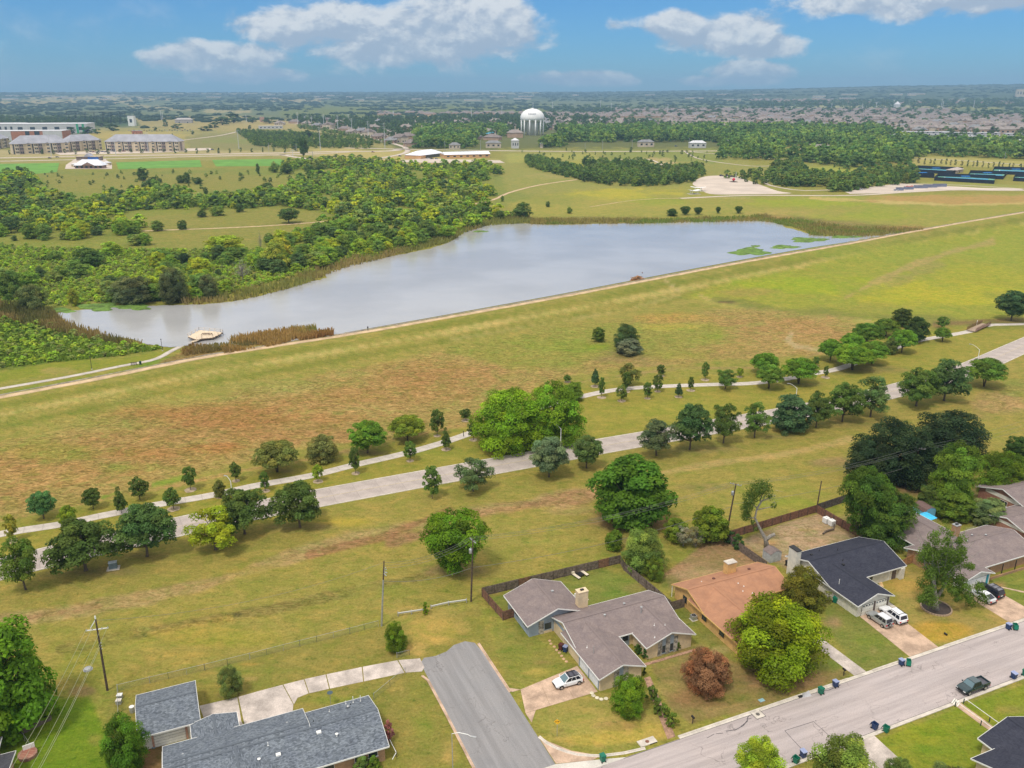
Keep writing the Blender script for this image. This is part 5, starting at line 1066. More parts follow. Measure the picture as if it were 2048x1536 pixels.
t=thing('sign_ball','red round sign ball on a dark mound in the parking lot','sign',P(1467,364)); MB().lathe([(.1,.9),(1.1,1.4),(1.5,2.3),(1.1,3.3),(.1,3.8)],14).obj('ball',mat('bright_red',(.55,.03,.06),.5),t,True); MB().lathe([(4.5,0),(3,.5),(.5,.9)],14).obj('mound',mat('dark_mulch',(.06,.045,.04)),t)
small_pole(1471,362,344,'tall white pole beside the red sign ball',.2,M_WHITE,'flag_pole','pole',False)
M_CONT=mat('slate_blue_container',(.17,.19,.27),.6,.1,.5)
for j,(u,v,L_) in enumerate(((1799,381,6),(1817,379,8),(1841,376.5,12),(1860,375,12),(1879,373.5,12))):
    t=thing('open_container',['slate blue open skip, smallest, behind the white truck','slate blue skip filled with reddish rubbish','long slate blue container, left of three in a line','long slate blue container, middle of three in a line','long slate blue container, right of three in a line'][j],'container',P(u,v),.08)
    f=MB(); w=2.5; h=2.6
    for q in ((-L_/2,L_/2,-w/2,-w/2 + .1),(-L_/2,L_/2,w/2 - .1,w/2),(-L_/2,-L_/2 + .1,-w/2 + .1,w/2 - .1),(L_/2 - .1,L_/2,-w/2 + .1,w/2 - .1)): f.box(*q,.2,h)
    f.obj('side_wall',M_CONT,t); MB().box(-L_/2,L_/2,-w/2,w/2,.1,.2).obj('floor',M_CONT,t)
    for k in range(int(L_)): MB().box(-L_/2 + k + .4,-L_/2 + k + .55,-w/2 - .08,-w/2 - .001,.2,h).obj('rib',M_CONT,t)
    if j == 1: MB().add([(-3.8,-1.1,2.2),(3.8,-1.1,2.2),(3.8,1.1,2.2),(-3.8,1.1,2.2),(-2,0,3.3),(1,.2,3.0),(3,0,3.6)],[(0,1,5,4),(1,6,5),(1,2,6),(2,3,4,5,6),(3,0,4)]).obj('rubbish',mat('red_rubbish',(.40,.14,.10),.9,.4,2),t)
def far_car(u,v,rz,c,label,group='small distant cars'):
    t=thing('distant_car',label,'car',P(u,v) + Vector((0,0,.12)),rz,group); m_=mat('car_%d%d%d' % tuple(int(x*99) for x in c),c,.35,.02)
    MB().add([(-2.2,-.9,.3),(2.2,-.9,.3),(2.2,.9,.3),(-2.2,.9,.3),(-2.2,-.9,.95),(2.1,-.9,.8),(2.1,.9,.8),(-2.2,.9,.95)],[(0,1,5,4),(1,2,6,5),(2,3,7,6),(3,0,4,7),(4,5,6,7)]).obj('body',m_,t)
    MB().add([(-1.9,-.85,.94),(1.1,-.85,.9),(1.1,.85,.9),(-1.9,.85,.94),(-1.5,-.7,1.5),(.3,-.7,1.5),(.3,.7,1.5),(-1.5,.7,1.5)],[(0,1,5,4),(1,2,6,5),(2,3,7,6),(3,0,4,7)]).obj('window_band',M_CGLASS,t); MB().box(-1.5,.3,-.7,.7,1.501,1.54).obj('roof',m_,t)
    for x in (-1.4,1.4): MB().tube([(x,-.95,.32),(x,.95,.32)],.32,10).obj('wheel',M_TYRE,t)
    return t
CC_=[(.7,.7,.72),(.03,.03,.04),(.3,.31,.33),(.25,.03,.04),(.05,.08,.2)]
for u,v,rz,c,lb in ((1443,352.5,0,CC_[1],'black car at the top edge of the parking lot'),(1455,353,.1,CC_[2],'dark grey car under the trees of the parking lot'),(1464,354,0,CC_[1],'dark car right of the grey one at the parking lot'),(746,305,.1,CC_[3],'red car on the far road by the junction'),(425,300,0,CC_[4],'blue car on the road before the apartments'),(1792,382,.1,CC_[0],'white truck cab before the slate blue skips'),(100,317,0,CC_[1],'dark car on the road left of the pavilion'),(115,315,0,CC_[2],'grey car on the road left of the pavilion'),(800,313,.1,CC_[4],'dark blue car left of the day centre'),(812,315,.1,CC_[0],'white car left of the day centre'),(857,318,.2,CC_[0],'white car before the day centre'),(864,318.5,.2,CC_[1],'black car before the day centre'),(873,318.5,.2,CC_[2],'grey car before the day centre'),(1721,380,.6,CC_[0],'white van by the dark trees at the gravel yard'),(1352,293,0,CC_[4],'dark car behind the roadside fence')): far_car(u,v,rz,c,lb)
for j in range(26): far_car(258 + j*5.1,261.5 + (j % 2)*1.6 - j*.05,1.5,CC_[(j*3) % 5],'parked car in the long row at the school car park','cars parked in rows at the school')
for j in range(14): far_car(182 + j*6,304 - j*.25 + (j % 3),.1,CC_[(j*2 + 1) % 5],'parked car between the apartment blocks','cars parked by the apartments')
def tennis():
    MF=mat('windscreen_fabric',(.018,.024,.04),.85,.1); MC=mat('tennis_blue',(.06,.27,.42),.7,.05,.3); MG=mat('tennis_green',(.13,.33,.24),.7,.05,.3)
    data=[((1822,344),(1835,337),(1925,341),(1905,349),'far left tennis court behind dark windscreens'),((1818,354),(1826,348),(1866,350),(1868,356),'small tennis court left of the wash house'),((1868,361),(1876,353),(1990,357),(1988,368),'nearest long tennis court enclosure'),((1936,355),(1940,347),(2014,349),(2006,359),'middle tennis court enclosure'),((1984,348),(1988,339),(2080,342),(2074,351),'tennis court enclosure at the right edge'),((2026,362),(2030,354),(2100,356),(2100,366),'front right tennis court enclosure')]
    for (a,b,c,d,lb) in data:
        q=[P(*p) for p in (a,b,c,d)]; t=thing('tennis_court',lb,'tennis court',q[0]); o=Vector(t.location); q=[p - o for p in q]; h=3.4
        ce=sum(q,Vector())/4; MB().add([p + Vector((0,0,.14)) for p in q],[(0,1,2,3)][:1]).obj('apron',MG,t); MB().add([ce + (p - ce)*.78 + Vector((0,0,.2)) for p in q],[(0,1,2,3)]).obj('court_surface',MC,t)
        for i in range(4):
            p,r=q[i],q[(i + 1) % 4]; n=max(2,int((r - p).length/9))
            MB().add([p,r,r + Vector((0,0,h)),p + Vector((0,0,h))],[(0,1,2,3)]).obj('windscreen',MF,t)
            for k in range(n): e=p + (r - p)*k/n; MB().tube([e,e + Vector((0,0,h + .3))],.08,6).obj('post',M_BLACK,t)
        m0,m1=(q[0] + q[1])/2,(q[2] + q[3])/2; e=ce; MB().box(e.x - 4,e.x + 4,e.y - 1.5,e.y + 1.5,3.2,3.6).obj('shade_canopy',mat('canopy_blue',(.03,.22,.60),.6),t); MB().tube([e,e + Vector((0,0,3.2))],.1,6).obj('canopy_post',M_GALV,t); MB().add([ce + (q[0] - ce)*.75 + Vector((0,0,.25)),ce + (q[1] - ce)*.75 + Vector((0,0,.25)),ce + (q[1] - ce)*.72 + Vector((0,0,.25)),ce + (q[0] - ce)*.72 + Vector((0,0,.25))],[(0,1,2,3)]).obj('court_line',M_WHITE,t)
    plain_building(1912,347,1926,344,10,3.2,mat('tan_block',(.40,.32,.27)),mat('tan_block_roof',(.42,.36,.33)),'tan wash house between the tennis courts','wash_house','building',flat=False,rise=2,doors=1)
tennis()
# transmission poles
def trans(u,v,vt,label,arms=3):
    b=P(u,v); h=(at_h(u,vt,b) - b).z; t=thing('transmission_pole',label,'transmission pole',b,group='steel transmission poles'); MS=mat('pale_steel',(.52,.55,.58),.5,.05,.1); r=b.y/FPX*.42
    MB().tube([(0,0,0),(0,0,h)],[r*1.5,r*.7],8).obj('pole',MS,t)
    for k in range(arms): z=h*(.96 - .09*k); MB().tube([(-3.4,0,z),(0,0,z + .4),(3.4,0,z)],r*.35,5).obj('arm',MS,t)
for u,v,vt in ((641,300,254),(770,296,246),(704,264,236),(737,276,242),(676,259,230),(648,254,229),(624,252,233),(596,250,224),(610,246,232),(787,234,222),(943,240,216),(1004,238,212),(1066,218,205),(586,313,300),(697,244,228)): trans(u,v,vt,'tall pale steel transmission pole in the line left of the water tower')
for u,v,vt in ((1201,219,200),(1222,224,206),(1105,216,205),(1335,228,208),(1752,216,204),(1787,212,200),(1662,226,206),(1724,222,207),(1882,218,198),(1885,217,202),(1947,216,200),(1240,212,203),(1557,226,214)): trans(u,v,vt,'tall pale steel transmission pole standing beyond the right hand suburb')
for u,v,vt in ((103,312,262),(232,310,268),(297,304,265),(478,298,260),(323,240,220),(326,240,224),(493,244,230)): trans(u,v,vt,'slender steel light mast near the sports fields',1)
for u,v,vt in ((64 + 1000,0,0),): pass
for u,v,vt,lb in ((538,305,285,'thin road light by the far junction, left'),(593,303,288,'thin road light by the far junction, second'),(626,318,303,'thin road light at the bend of the far road'),(812,300,288,'thin road light left of the day centre'),(890,302,282,'wooden pole behind the day centre'),(961,301,281,'wooden pole right of the day centre roof'),(1170,298,286,'thin pole on the road beside the park'),(1205,300,281,'dark pole on the road beside the park'),(1264,298,280,'thin pole left of the white gabled house'),(1378,296,276,'thin pole right of the white gabled house'),(1782,362,347,'white pole in the trees left of the tennis courts'),(2009,318,304,'pale pole with a crossarm behind the tennis courts')): small_pole(u,v,vt,lb,.28,M_GALV,'light_mast','pole',False)
plain_building(1790,218,1800,218,30,14,M_SWH,M_WROOF,'small white church like building with a spire in the far right fields','church','church',flat=False,rise=10); plain_building(2032,194,2060,194,60,34,M_STUC,M_WROOF,'tall pale building on the horizon at the right edge','building','building',win=5)
rs=np.random.RandomState(44)
for j in range(40):
    u,v=rs.uniform(20,2030),rs.uniform(189,203); k=rs.uniform(20,70); a=P(u,v); t=thing('distant_building','tiny pale building glinting in the hazy far country','building',a,rs.uniform(-.4,.4),'tiny pale buildings on the far plain'); MB().box(-k,k,-18,18,0,9).obj('wall',M_STUC,t); MB().box(-k - 1,k + 1,-19,19,9.01,11).obj('roof',M_WROOF,t)
for k in (1,):
    pass
# ------------------------------------------------------------------ trees
LEAFK=1.65; WOODK=1.35
def crown_points(rs,kind,nc):
    """clump centres and radii in a unit tree: height 1, crown radius .5"""
    out=[]
    if kind == 'lean': pass
    t=0
    while len(out) < nc and t < nc*60:
        t += 1
        z=rs.uniform(0,1); a=rs.uniform(0,2*pi)
        if kind == 'round': zb,zt=.24,.97; r=.45*math.sqrt(max(0,1 - ((z - .6)/.38) ** 2))*(.9 + .14*sin(3*a + kseed(rs,1) + 5*z))
        elif kind == 'spread': zb,zt=.26,.95; r=.45*math.sqrt(max(0,1 - ((z - .52)/.44) ** 2))*(.8 + .28*sin(3*a + kseed(rs,1)) + .12*sin(5*a))
        elif kind == 'cone': zb,zt=.2,.97; r=.42*(1 - ((z - .2)/.8)) ** .75*min(1,(z - .14)/.12)
        elif kind == 'oval': zb,zt=.22,.97; r=.42*math.sqrt(max(0,1 - ((z - .58)/.42) ** 2))
        elif kind == 'umbrella': zb,zt=.4,.94; r=.45*math.sqrt(max(0,1 - ((z - .45)/.5) ** 2)) if z > .42 else .38
        elif kind == 'bush': zb,zt=.06,.97; r=.45*math.sqrt(max(0,1 - ((z - .42)/.56) ** 2))*(.86 + .16*sin(3*a + kseed(rs,1) + 4*z) + .1*sin(5*a - 7*z + kseed(rs,1)))
        elif kind == 'vase': zb,zt=.1,.96; r=.12 + .36*min(1,z/.7) if z < .75 else .44*math.sqrt(max(0,1 - ((z - .7)/.3) ** 2))
        elif kind == 'mass': zb,zt=.04,.96; r=.46*math.sqrt(max(0,1 - ((z - .35)/.63) ** 2))*(.88 + .14*sin(2*a + kseed(rs,1) + 3*z) + .13*sin(4*a - 6*z + kseed(rs,1)))
        if not (zb < z < zt) or r <= 0: continue
        rho=r*(rs.uniform(0,1) ** .42); rc=rs.uniform(.075,.13)
        rho=max(0,min(rho,r - rc*.35))
        p=np.array((rho*cos(a),rho*sin(a),z))
        if any(np.linalg.norm(p - q) < .55*(rc + q2) for q,q2 in out): continue
        out.append((p,rc))
    return out
_ks={}
def kseed(rs,k): return _ks.get(id(rs),0.)
def tree_proto(kind,seed,nc=60,nl=110,ls=.03,gap=0.,droop=0.,tint=.22,bare=0,trunk_r=.022,flat=.92):
    rs=np.random.RandomState(seed); _ks[id(rs)]=seed*1.7
    cl=crown_points(rs,kind,nc); keep=[c for c in cl if rs.uniform() > gap]
    P_,C_=[],[]
    ax=np.array((0,0,.5))
    for (p,rc) in keep:
        n=int(nl*(rc/.1) ** 1.6)
        d=rs.normal(size=(n,3)); d /= np.linalg.norm(d,axis=1)[:,None]
        d[:,2]=np.where(d[:,2] < -.35,-d[:,2],d[:,2])
        rad=rc*rs.uniform(.55,1.12,n) ** .7
        q=p + d*rad[:,None]*np.array((1.05,1.05,flat)); q[:,2] -= droop*rs.uniform(0,1,n)*.1
        out=p - ax*np.array((1,1,.8)); out=out/(np.linalg.norm(out) + .05)
        nn=d*.8 + out*.45 + np.array((0,0,.35)) + rs.normal(size=(n,3))*.45; nn /= np.linalg.norm(nn,axis=1)[:,None]
        up=np.cross(nn,rs.normal(size=(n,3))); up /= np.linalg.norm(up,axis=1)[:,None]; rt=np.cross(nn,up)
        s=ls*rs.uniform(.6,1.35,n)[:,None]
        quad=np.stack([q - up*s,q + rt*s*.62,q + up*s,q - rt*s*.62],1)
        ct=rs.uniform(1 - tint*1.3,1 + tint*1.3); hue=rs.uniform(-.12,.16)
        lv=rs.uniform(.68,1.32,n)[:,None]*ct
        cc=np.concatenate([lv*(1 + hue),lv,lv*(1 - hue*.6)],1)
        P_.append(quad.reshape(-1,3)); C_.append(np.repeat(cc,4,0))
    V=np.concatenate(P_); Cc=np.concatenate(C_); F=np.arange(len(V)).reshape(-1,4)
    crown=npmesh('crown',V,F,M_LEAF,Cc)
    mb=MB(); zb={'round': .3,'spread': .3,'cone': .24,'oval': .26,'umbrella': .4,'bush': .16,'vase': .14,'mass': .2}[kind]
    lx,ly=rs.uniform(-.02,.02,2)
    if kind in ('vase','bush','umbrella'):
        st=[(rs.uniform(-.02,.02),rs.uniform(-.02,.02)) for _ in range(3)]
        for i,(x,y) in enumerate(st):
            a=2.1*i + seed; mb.tube([(x*.5,y*.5,-.02),(x + .03*cos(a),y + .03*sin(a),zb*.8),(.12*cos(a),.12*sin(a),zb + .3)],[trunk_r*.8,trunk_r*.6,trunk_r*.2],5)
    else:
        mb.tube([(0,0,-.02),(lx*.5,ly*.5,.04),(lx,ly,zb*.7),(lx,ly,zb + .12),(lx*.5,0,.72)],[trunk_r*1.5,trunk_r,trunk_r*.85,trunk_r*.6,trunk_r*.18],7)
    idx=rs.permutation(len(cl))[:24 + bare]
    for j in idx:
        p,rc=cl[j]; z0=min(zb + .12,max(zb*.6,p[2] - .28)); m_=(np.array((lx,ly,z0))*.5 + p*.5) + np.array((0,0,-.02))
        mb.tube([(lx,ly,z0),tuple(m_),tuple(p)],[trunk_r*.5,trunk_r*.32,trunk_r*.1],4,caps=False)
        if bare and j % 2:
            for q in range(5):
                e=p + rs.normal(size=3)*.09 + np.array((0,0,.03)); mb.tube([tuple(p*.8 + m_*.2),tuple(e)],[trunk_r*.12,trunk_r*.03],3,caps=False)
    return mb.mesh('trunk',M_BARKG if bare else M_BARK,True),crown
PROTO={}
SPEC={
 'round': [dict(kind='round',seed=s,nc=80,nl=190,ls=.022) for s in (1,2)],
 'spread': [dict(kind='spread',seed=s,nc=92,nl=190,ls=.021,gap=.24) for s in (3,4,5)],
 'gappy': [dict(kind='spread',seed=s,nc=72,nl=180,ls=.02,gap=.3) for s in (6,7)],
 'young': [dict(kind='oval',seed=s,nc=46,nl=90,ls=.033,trunk_r=.018,gap=.04) for s in (8,9)],
 'youngr': [dict(kind='round',seed=s,nc=44,nl=90,ls=.033,trunk_r=.018) for s in (10,11)],
 'cone': [dict(kind='cone',seed=s,nc=50,nl=90,ls=.032,trunk_r=.016) for s in (12,13)],
 'umb': [dict(kind='umbrella',seed=s,nc=84,nl=190,ls=.021,tint=.24) for s in (14,15,16)],
 'bush': [dict(kind='bush',seed=s,nc=84,nl=170,ls=.023) for s in (17,18,19)],
 'mass': [dict(kind='mass',seed=s,nc=150,nl=270,ls=.0135,tint=.34,gap=.1) for s in (20,21)],
 'feather': [dict(kind='bush',seed=s,nc=130,nl=260,ls=.0145,tint=.34,droop=.4,gap=.14) for s in (22,23)],
 'juniper': [dict(kind='mass',seed=24,nc=90,nl=200,ls=.017,tint=.35)],
 'dying': [dict(kind='vase',seed=25,nc=60,nl=100,ls=.022,gap=.45,bare=26),dict(kind='spread',seed=26,nc=55,nl=90,ls=.024,gap=.5,bare=26)],
 'dead': [dict(kind='spread',seed=27,nc=40,nl=6,ls=.02,gap=.6,bare=26)],
 'wood': [dict(kind=k,seed=s,nc=70,nl=90,ls=.027,tint=.22) for k,s in (('bush',30),('bush',31),('mass',32),('round',33),('bush',34))],
 'small': [dict(kind='bush',seed=s,nc=16,nl=36,ls=.075) for s in (35,36)],
 'shrub': [dict(kind='bush',seed=s,nc=22,nl=60,ls=.06) for s in (37,38)],
}
def proto(k,i):
    sp=SPEC[k]; i=i % len(sp)
    if (k,i) not in PROTO: PROTO[(k,i)]=tree_proto(**sp[i])
    return PROTO[(k,i)]
_tn=[0]
def put_tree(x,y,z,w,h,k,col,label,name='tree',cat='tree',group=None,idx=None,rz=None,trunk=True):
    _tn[0] += 1; rnd=random.Random(_tn[0]*13)
    tm,cm=proto(k,_tn[0] if idx is None else idx)
    rz=rnd.uniform(0,6.28) if rz is None else rz
    t=thing(name,label,cat,(x,y,z),rz,group); t.scale=(w,w,h)
    if trunk: inst('trunk',tm,t)
    c=inst('crown',cm,t); j=rnd.uniform(.92,1.08); j *= LEAFK*(WOODK if k in ('wood','small') else 1); c.color=(col[0]*j,col[1]*j,col[2]*j,1)
    return t
def tree_px(u,vb,vt,w,k,col,label,name='tree',group=None,cat='tree',ub=None,idx=None,hs=.97):
    """u: crown centre, vb: foot of the trunk, vt: crown top, w: crown width, in photo pixels"""
    p=P(u if ub is None else ub,vb); dist=p.y*cos(PITCH) + (CAMH - p.z)*sin(PITCH)
    wd=w*dist/FPX
    d=pixdir(u,vt); k_=(p.y + wd*.12)/d[1]; ht=(CAMH + d[2]*k_) - p.z
    return put_tree(p.x,p.y,p.z,wd*.98,max(1.5,ht*hs),k,col,label,name,cat,group,idx)
DG=(.072,.108,.022); MG=(.085,.14,.026); BG=(.10,.185,.018); YG=(.16,.22,.018); OG=(.125,.135,.032); GG=(.105,.145,.07); LG=(.13,.19,.04); BL=(.055,.098,.036)
ROW1='young trees along the park trail'; ROW2='roadside trees in a row south of the parkway'; ROW3='bright green umbrella trees by the trail'
TREES=[
 # young trees by the trail: u, base v, top v, width, kind, colour, label
 (88,1037,981,60,'round',(.07,.15,.045),'round bluish green tree north of the trail, first from the left edge',ROW1),
 (187,1018,975,40,'round',DG,'small dark tree with drooping sides north of the trail, second from the left edge',ROW1),
 (243,1026,973,33,'cone',DG,'narrow upright dark tree touching the trail behind the large roadside trees',ROW1),
 (280,999,954,44,'young',DG,'ragged dark young tree north of the trail above the upright one',ROW1),
 (347,1018,974,38,'youngr',MG,'small round tree south of the trail between the trail and the parkway at left',ROW1),
 (381,980,931,34,'youngr',MG,'neat green young tree at the dry field edge above the yellow tree',ROW1),
 (440,994,959,28,'bush',OG,'dense olive ball shaped tree against the trail left of the white lamp',ROW1),
 (472,962,924,26,'young',DG,'little dark tree just right of the white trail lamp post',ROW1),
 (531,982,943,25,'young',MG,'thin green sapling beside the trail right of the double roadside trees',ROW1),
 (139,1052,1009,40,'bush',YG,'yellow green bushy tree peeking over the big dark roadside tree',ROW1),
 (26,1083,1029,29,'young',(.20,.20,.03),'thin yellowish sapling south of the trail at the left edge',ROW1),
 (555,944,877,96,'umb',OG,'broad olive green bushy tree at the dry field edge, left of three alike',ROW1),
 (647,922,867,72,'bush',(.15,.155,.045),'dull olive dome shaped tree at the dry field edge, middle of the large ones',ROW1),
 (735,906,840,86,'round',BG,'vivid green round tree with a lobed crown beside the trail',ROW1),
 (815,880,828,78,'umb',(.15,.19,.02),'flat topped yellow green tree above the trail',ROW1),
 (874,872,817,34,'oval' if 0 else 'young',DG,'upright dark oval tree right of the flat topped yellow green tree',ROW1),
 (932,841,817,26,'youngr',DG,'tiny dark tree just left of the huge green pair',ROW1),
 (636,963,928,26,'young',YG,'thin yellowish sapling south of the trail below the olive dome tree',ROW1),
 (711,947,894,28,'young',DG,'dark young tree in a tan ring below the vivid green round tree',ROW1),
 (820,922,881,31,'young',MG,'light young tree in a tan ring between the trail and the parkway',ROW1),
 (892,899,855,26,'cone',DG,'dark teardrop shaped young tree in a tan ring south of the trail',ROW1),
 (947,880,841,28,'youngr',DG,'bluish young tree beside the trail sign',ROW1),
 (1135,764,749,20,'youngr',MG,'low dark bushy tree peeking out behind the huge green pair',ROW1),
 (1190,773,735,22,'cone',BL,'bluish upright young tree north of the curving trail, right of the huge pair',ROW1),
 (1203,795,754,16,'young',MG,'very thin sapling in front of the bluish upright young tree',ROW1),
 (1257,770,725,50,'gappy',OG,'airy olive tree with feathery crown over the curving trail',ROW1),
 (1252,783,744,22,'young',DG,'brownish green young tree in front of the feathery olive tree',ROW1),
 (1243,802,769,26,'young',(.11,.15,.03),'squat olive sapling in a brown ring, lowest of the group by the curving trail',ROW1),
 (1295,797,764,22,'young',MG,'green sapling in a tan ring, second from left in the lower group',ROW1),
 (1315,783,748,26,'young',DG,'dark sapling standing right at the trail curve',ROW1),
 (1322,752,729,21,'young',DG,'small dark tree on the north side above the trail curve',ROW1),
 (1357,794,764,20,'cone',BL,'tiny bluish sapling in a tan ring right of the trail curve',ROW1),
 (1381,781,753,15,'young',DG,'slim dark sapling in a tan ring close to the trail',ROW1),
 (1410,760,723,18,'young',MG,'slim upright tree alone at the field edge north of the trail',ROW1),
 (1450,778,737,50,'gappy',MG,'small spreading tree with airy crown beside the straight trail',ROW1),
 (1479,754,735,17,'young',YG,'light green sapling north of the straight trail',ROW1),
 (1631,732,713,17,'young',MG,'thin sapling left of the large umbrella tree cluster',ROW1),
 (1651,755,731,12,'young',DG,'tiny dark sapling south of the trail below the umbrella cluster',ROW1),
 # big roadside row
 (52,1179,1070,92,'gappy',(.085,.135,.02),'open crowned green tree, first of the roadside row at the left edge',ROW2),
 (172,1141,1033,150,'spread',DG,'widest dark spreading tree of the roadside row, over the metal cabinet',ROW2),
 (294,1113,999,122,'spread',(.065,.115,.03),'dark spreading tree of the roadside row, left of the yellow one',ROW2),
 (432,1099,1010,118,'gappy',(.22,.25,.015),'yellow leaved tree with a thin open crown in the roadside row',ROW2),
 (490,1068,972,110,'spread',DG,'dark open tree behind and right of the yellow leaved one',ROW2),
 (600,1054,959,106,'spread',DG,'rounded dark tree right of the yellow leaved one, last before the open road stretch',ROW2),
 (865,997,932,44,'young',MG,'slender small tree alone on the verge below the parkway',ROW2),
 (946,982,913,86,'gappy',(.09,.13,.045),'grey green open tree right of the slender small one',ROW2),
 (1098,954,873,88,'round',GG,'pale grey green round tree in front of the tall white street lamp',ROW2),
 (1173,936,870,70,'round',(.09,.135,.035),'compact green round tree right of the pale grey green one',ROW2),
 (1313,911,835,88,'gappy',(.08,.11,.05),'greyish open crowned tree, left of the tall dark one',ROW2),
 (1379,899,802,84,'spread',(.055,.10,.03),'tallest dark green pyramidal tree of the middle roadside group',ROW2),
 (1446,886,804,70,'gappy',DG,'thin dark tree right of the tallest pyramidal one',ROW2),
 (1509,875,802,64,'gappy',MG,'medium tree with sparse low branches left of the bluish dense one',ROW2),
 (1579,862,786,90,'bush',(.052,.095,.038),'dense bluish green tree reaching the ground in the roadside row',ROW2),
 (1632,855,780,60,'spread',DG,'dark tree right of the dense bluish one',ROW2),
 (1684,843,763,82,'spread',MG,'mid green tree with visible trunk, third left of the road gap',ROW2),
 (1741,834,750,84,'gappy',(.09,.14,.04),'lighter open tree just left of the visible road gap',ROW2),
 (1832,812,732,90,'spread',MG,'left one of the twin spreading trees right of the road gap',ROW2),
 (1888,801,716,94,'spread',(.07,.12,.035),'right one of the twin spreading trees right of the road gap',ROW2),
 (1968,773,714,80,'umb',(.085,.145,.02),'bright spreading tree below the far right street lamp',ROW2),
 # the huge pair
 (1020,897,770,150,'mass',(.14,.225,.012),'huge light green tree by the trail, left half of the largest clump',None),
 (1106,888,758,122,'mass',(.12,.205,.014),'huge green tree behind the left one of the largest clump',None),
 (1148,800,762,44,'bush',(.12,.18,.02),'smaller light tree leaning out over the trail behind the huge pair',None),
 # thickets in the brown field
 (1197,683,654,30,'bush',(.085,.125,.02),'small round bush alone in the field left of the larger thicket',None),
 (1252,700,646,52,'mass',(.06,.095,.03),'dark leafy thicket tree standing in the middle of the brown field',None),
 (1258,707,675,62,'bush',(.115,.13,.075),'pale grey green willow shrub at the foot of the dark thicket',None),
 # umbrella trees
 (1528,748,703,60,'umb',BG,'bright umbrella tree, upper left one of the trio on the straight trail',ROW3),
 (1537,777,727,58,'umb',(.105,.18,.025),'bright umbrella tree, lower left one of the trio on the straight trail',ROW3),
 (1597,767,714,76,'umb',(.09,.165,.015),'bright umbrella tree, widest of the trio on the straight trail',ROW3),
 (1660,722,676,56,'umb',BG,'bright umbrella tree at the far left of the large cluster',ROW3),
 (1704,740,685,84,'umb',(.12,.20,.018),'brightest and lowest umbrella tree of the large cluster',ROW3),
 (1744,728,680,62,'umb',(.11,.19,.02),'umbrella tree on the right of the lowest one in the large cluster',ROW3),
 (1703,702,664,50,'umb',BG,'small umbrella tree on top of the left part of the large cluster',ROW3),
 (1732,690,644,66,'umb',(.085,.155,.02),'tall umbrella tree at the back of the large cluster',ROW3),
 (1771,672,636,54,'umb',(.09,.14,.02),'umbrella tree behind, below the dark trees of the cluster',ROW3),
 (1803,705,656,58,'umb',BG,'bright round umbrella tree in front of the dark trees',ROW3),
 (1780,708,674,32,'bush',(.10,.13,.03),'dull shrubby tree squeezed between two bright umbrella trees',None),
 (1803,652,615,44,'bush',(.055,.075,.015),'brownish dark tree at the top of the umbrella cluster',None),
 (1830,683,632,56,'bush',(.045,.075,.018),'large dark tree at the right end of the umbrella cluster',None),
 (1883,658,632,28,'youngr',MG,'small round tree behind the mushroom shaped one left of the footbridge',None),
 (1884,683,654,35,'umb',(.10,.165,.02),'mushroom shaped tree south of the trail left of the footbridge',None),
 (2022,641,581,72,'round',BL,'big bluish dark tree at the right edge beyond the footbridge',None),
 # power-line field and yards
 (1260,1043,904,186,'bush',(.062,.13,.012),'large rich green round tree in the open field behind the fences',None),
 (913,1147,1020,134,'vase',(.085,.155,.008),'bushy green many stemmed tree behind the pole with the grey transformer',None),
 (1784,960,836,164,'mass',(.026,.045,.017),'very dark live oak, left lobe of the big dark pair',None),
 (1740,968,872,100,'mass',(.028,.046,.018),'very dark live oak at the left foot of the big dark pair',None),
 (1890,930,816,160,'mass',(.027,.045,.018),'very dark live oak, right lobe of the big dark pair',None),
 (1900,1012,880,112,'mass',(.085,.14,.015),'tall yellow green tree in front of the dark oaks',None),
 (1862,1015,966,66,'bush',(.07,.10,.02),'olive bushy tree left of the blue shed',None),
 (1904,1036,975,90,'bush',(.085,.13,.015),'dense green bush tree behind the brown roof and blue shed',None),
 (1975,1045,996,92,'bush',(.12,.165,.06),'pale flowered bushy tree between the two right hand houses',None),
 (2002,985,898,110,'mass',(.095,.15,.012),'bright green tree at the right edge above the red crape myrtle',None),
 (2034,915,872,60,'bush',(.045,.08,.015),'dark tree at the right edge above the bright one',None),
 (2013,997,958,38,'shrub',(.30,.09,.07),'red flowering crape myrtle behind the brick house at the right edge',None),
 (1720,1080,936,100,'vase',(.06,.11,.014),'tall dark leaning tree behind the navy roof, left crown',None),
 (1772,1084,975,116,'mass',(.055,.10,.014),'dark crown hanging over the pool between navy and taupe roofs',None),
 (1286,1136,1052,98,'feather',(.125,.175,.035),'light green feathery tree in the fence corner behind the taupe house',None),
 (1228,1100,1058,40,'bush',(.10,.16,.015),'small bright tree left of the feathery one outside the fence',None),
 (1308,1158,1110,46,'feather',(.12,.17,.02),'low yellowish shrub tree right of the feathery one in the fence corner',None),
 (1418,1080,1010,88,'bush',(.095,.135,.012),'olive green hedge tree left of the leaning power pole',None),
 (1350,1080,1034,56,'bush',(.12,.17,.018),'yellow green hedge tree left of the olive one',None),
 (1366,1092,1050,50,'dying',(.18,.18,.12),'half bare whitish shrub in the hedge of the brown yard',None),
 (1391,1095,1055,40,'dying',(.14,.13,.06),'brownish sparse shrub in the hedge of the brown yard',None),
 (1458,1086,1060,30,'shrub',(.035,.07,.02),'dark green shrub below the leaning power pole',None),
 (1474,1096,1068,28,'shrub',(.04,.08,.02),'dark green shrub in the corner of two wooden fences',None),
 (1600,1210,1132,100,'juniper',(.10,.10,.012),'dense olive juniper between the orange and navy roofs',None),
 (1548,1330,1194,212,'feather',(.15,.20,.008),'very large yellow green tree in the front yard of the orange house',None),
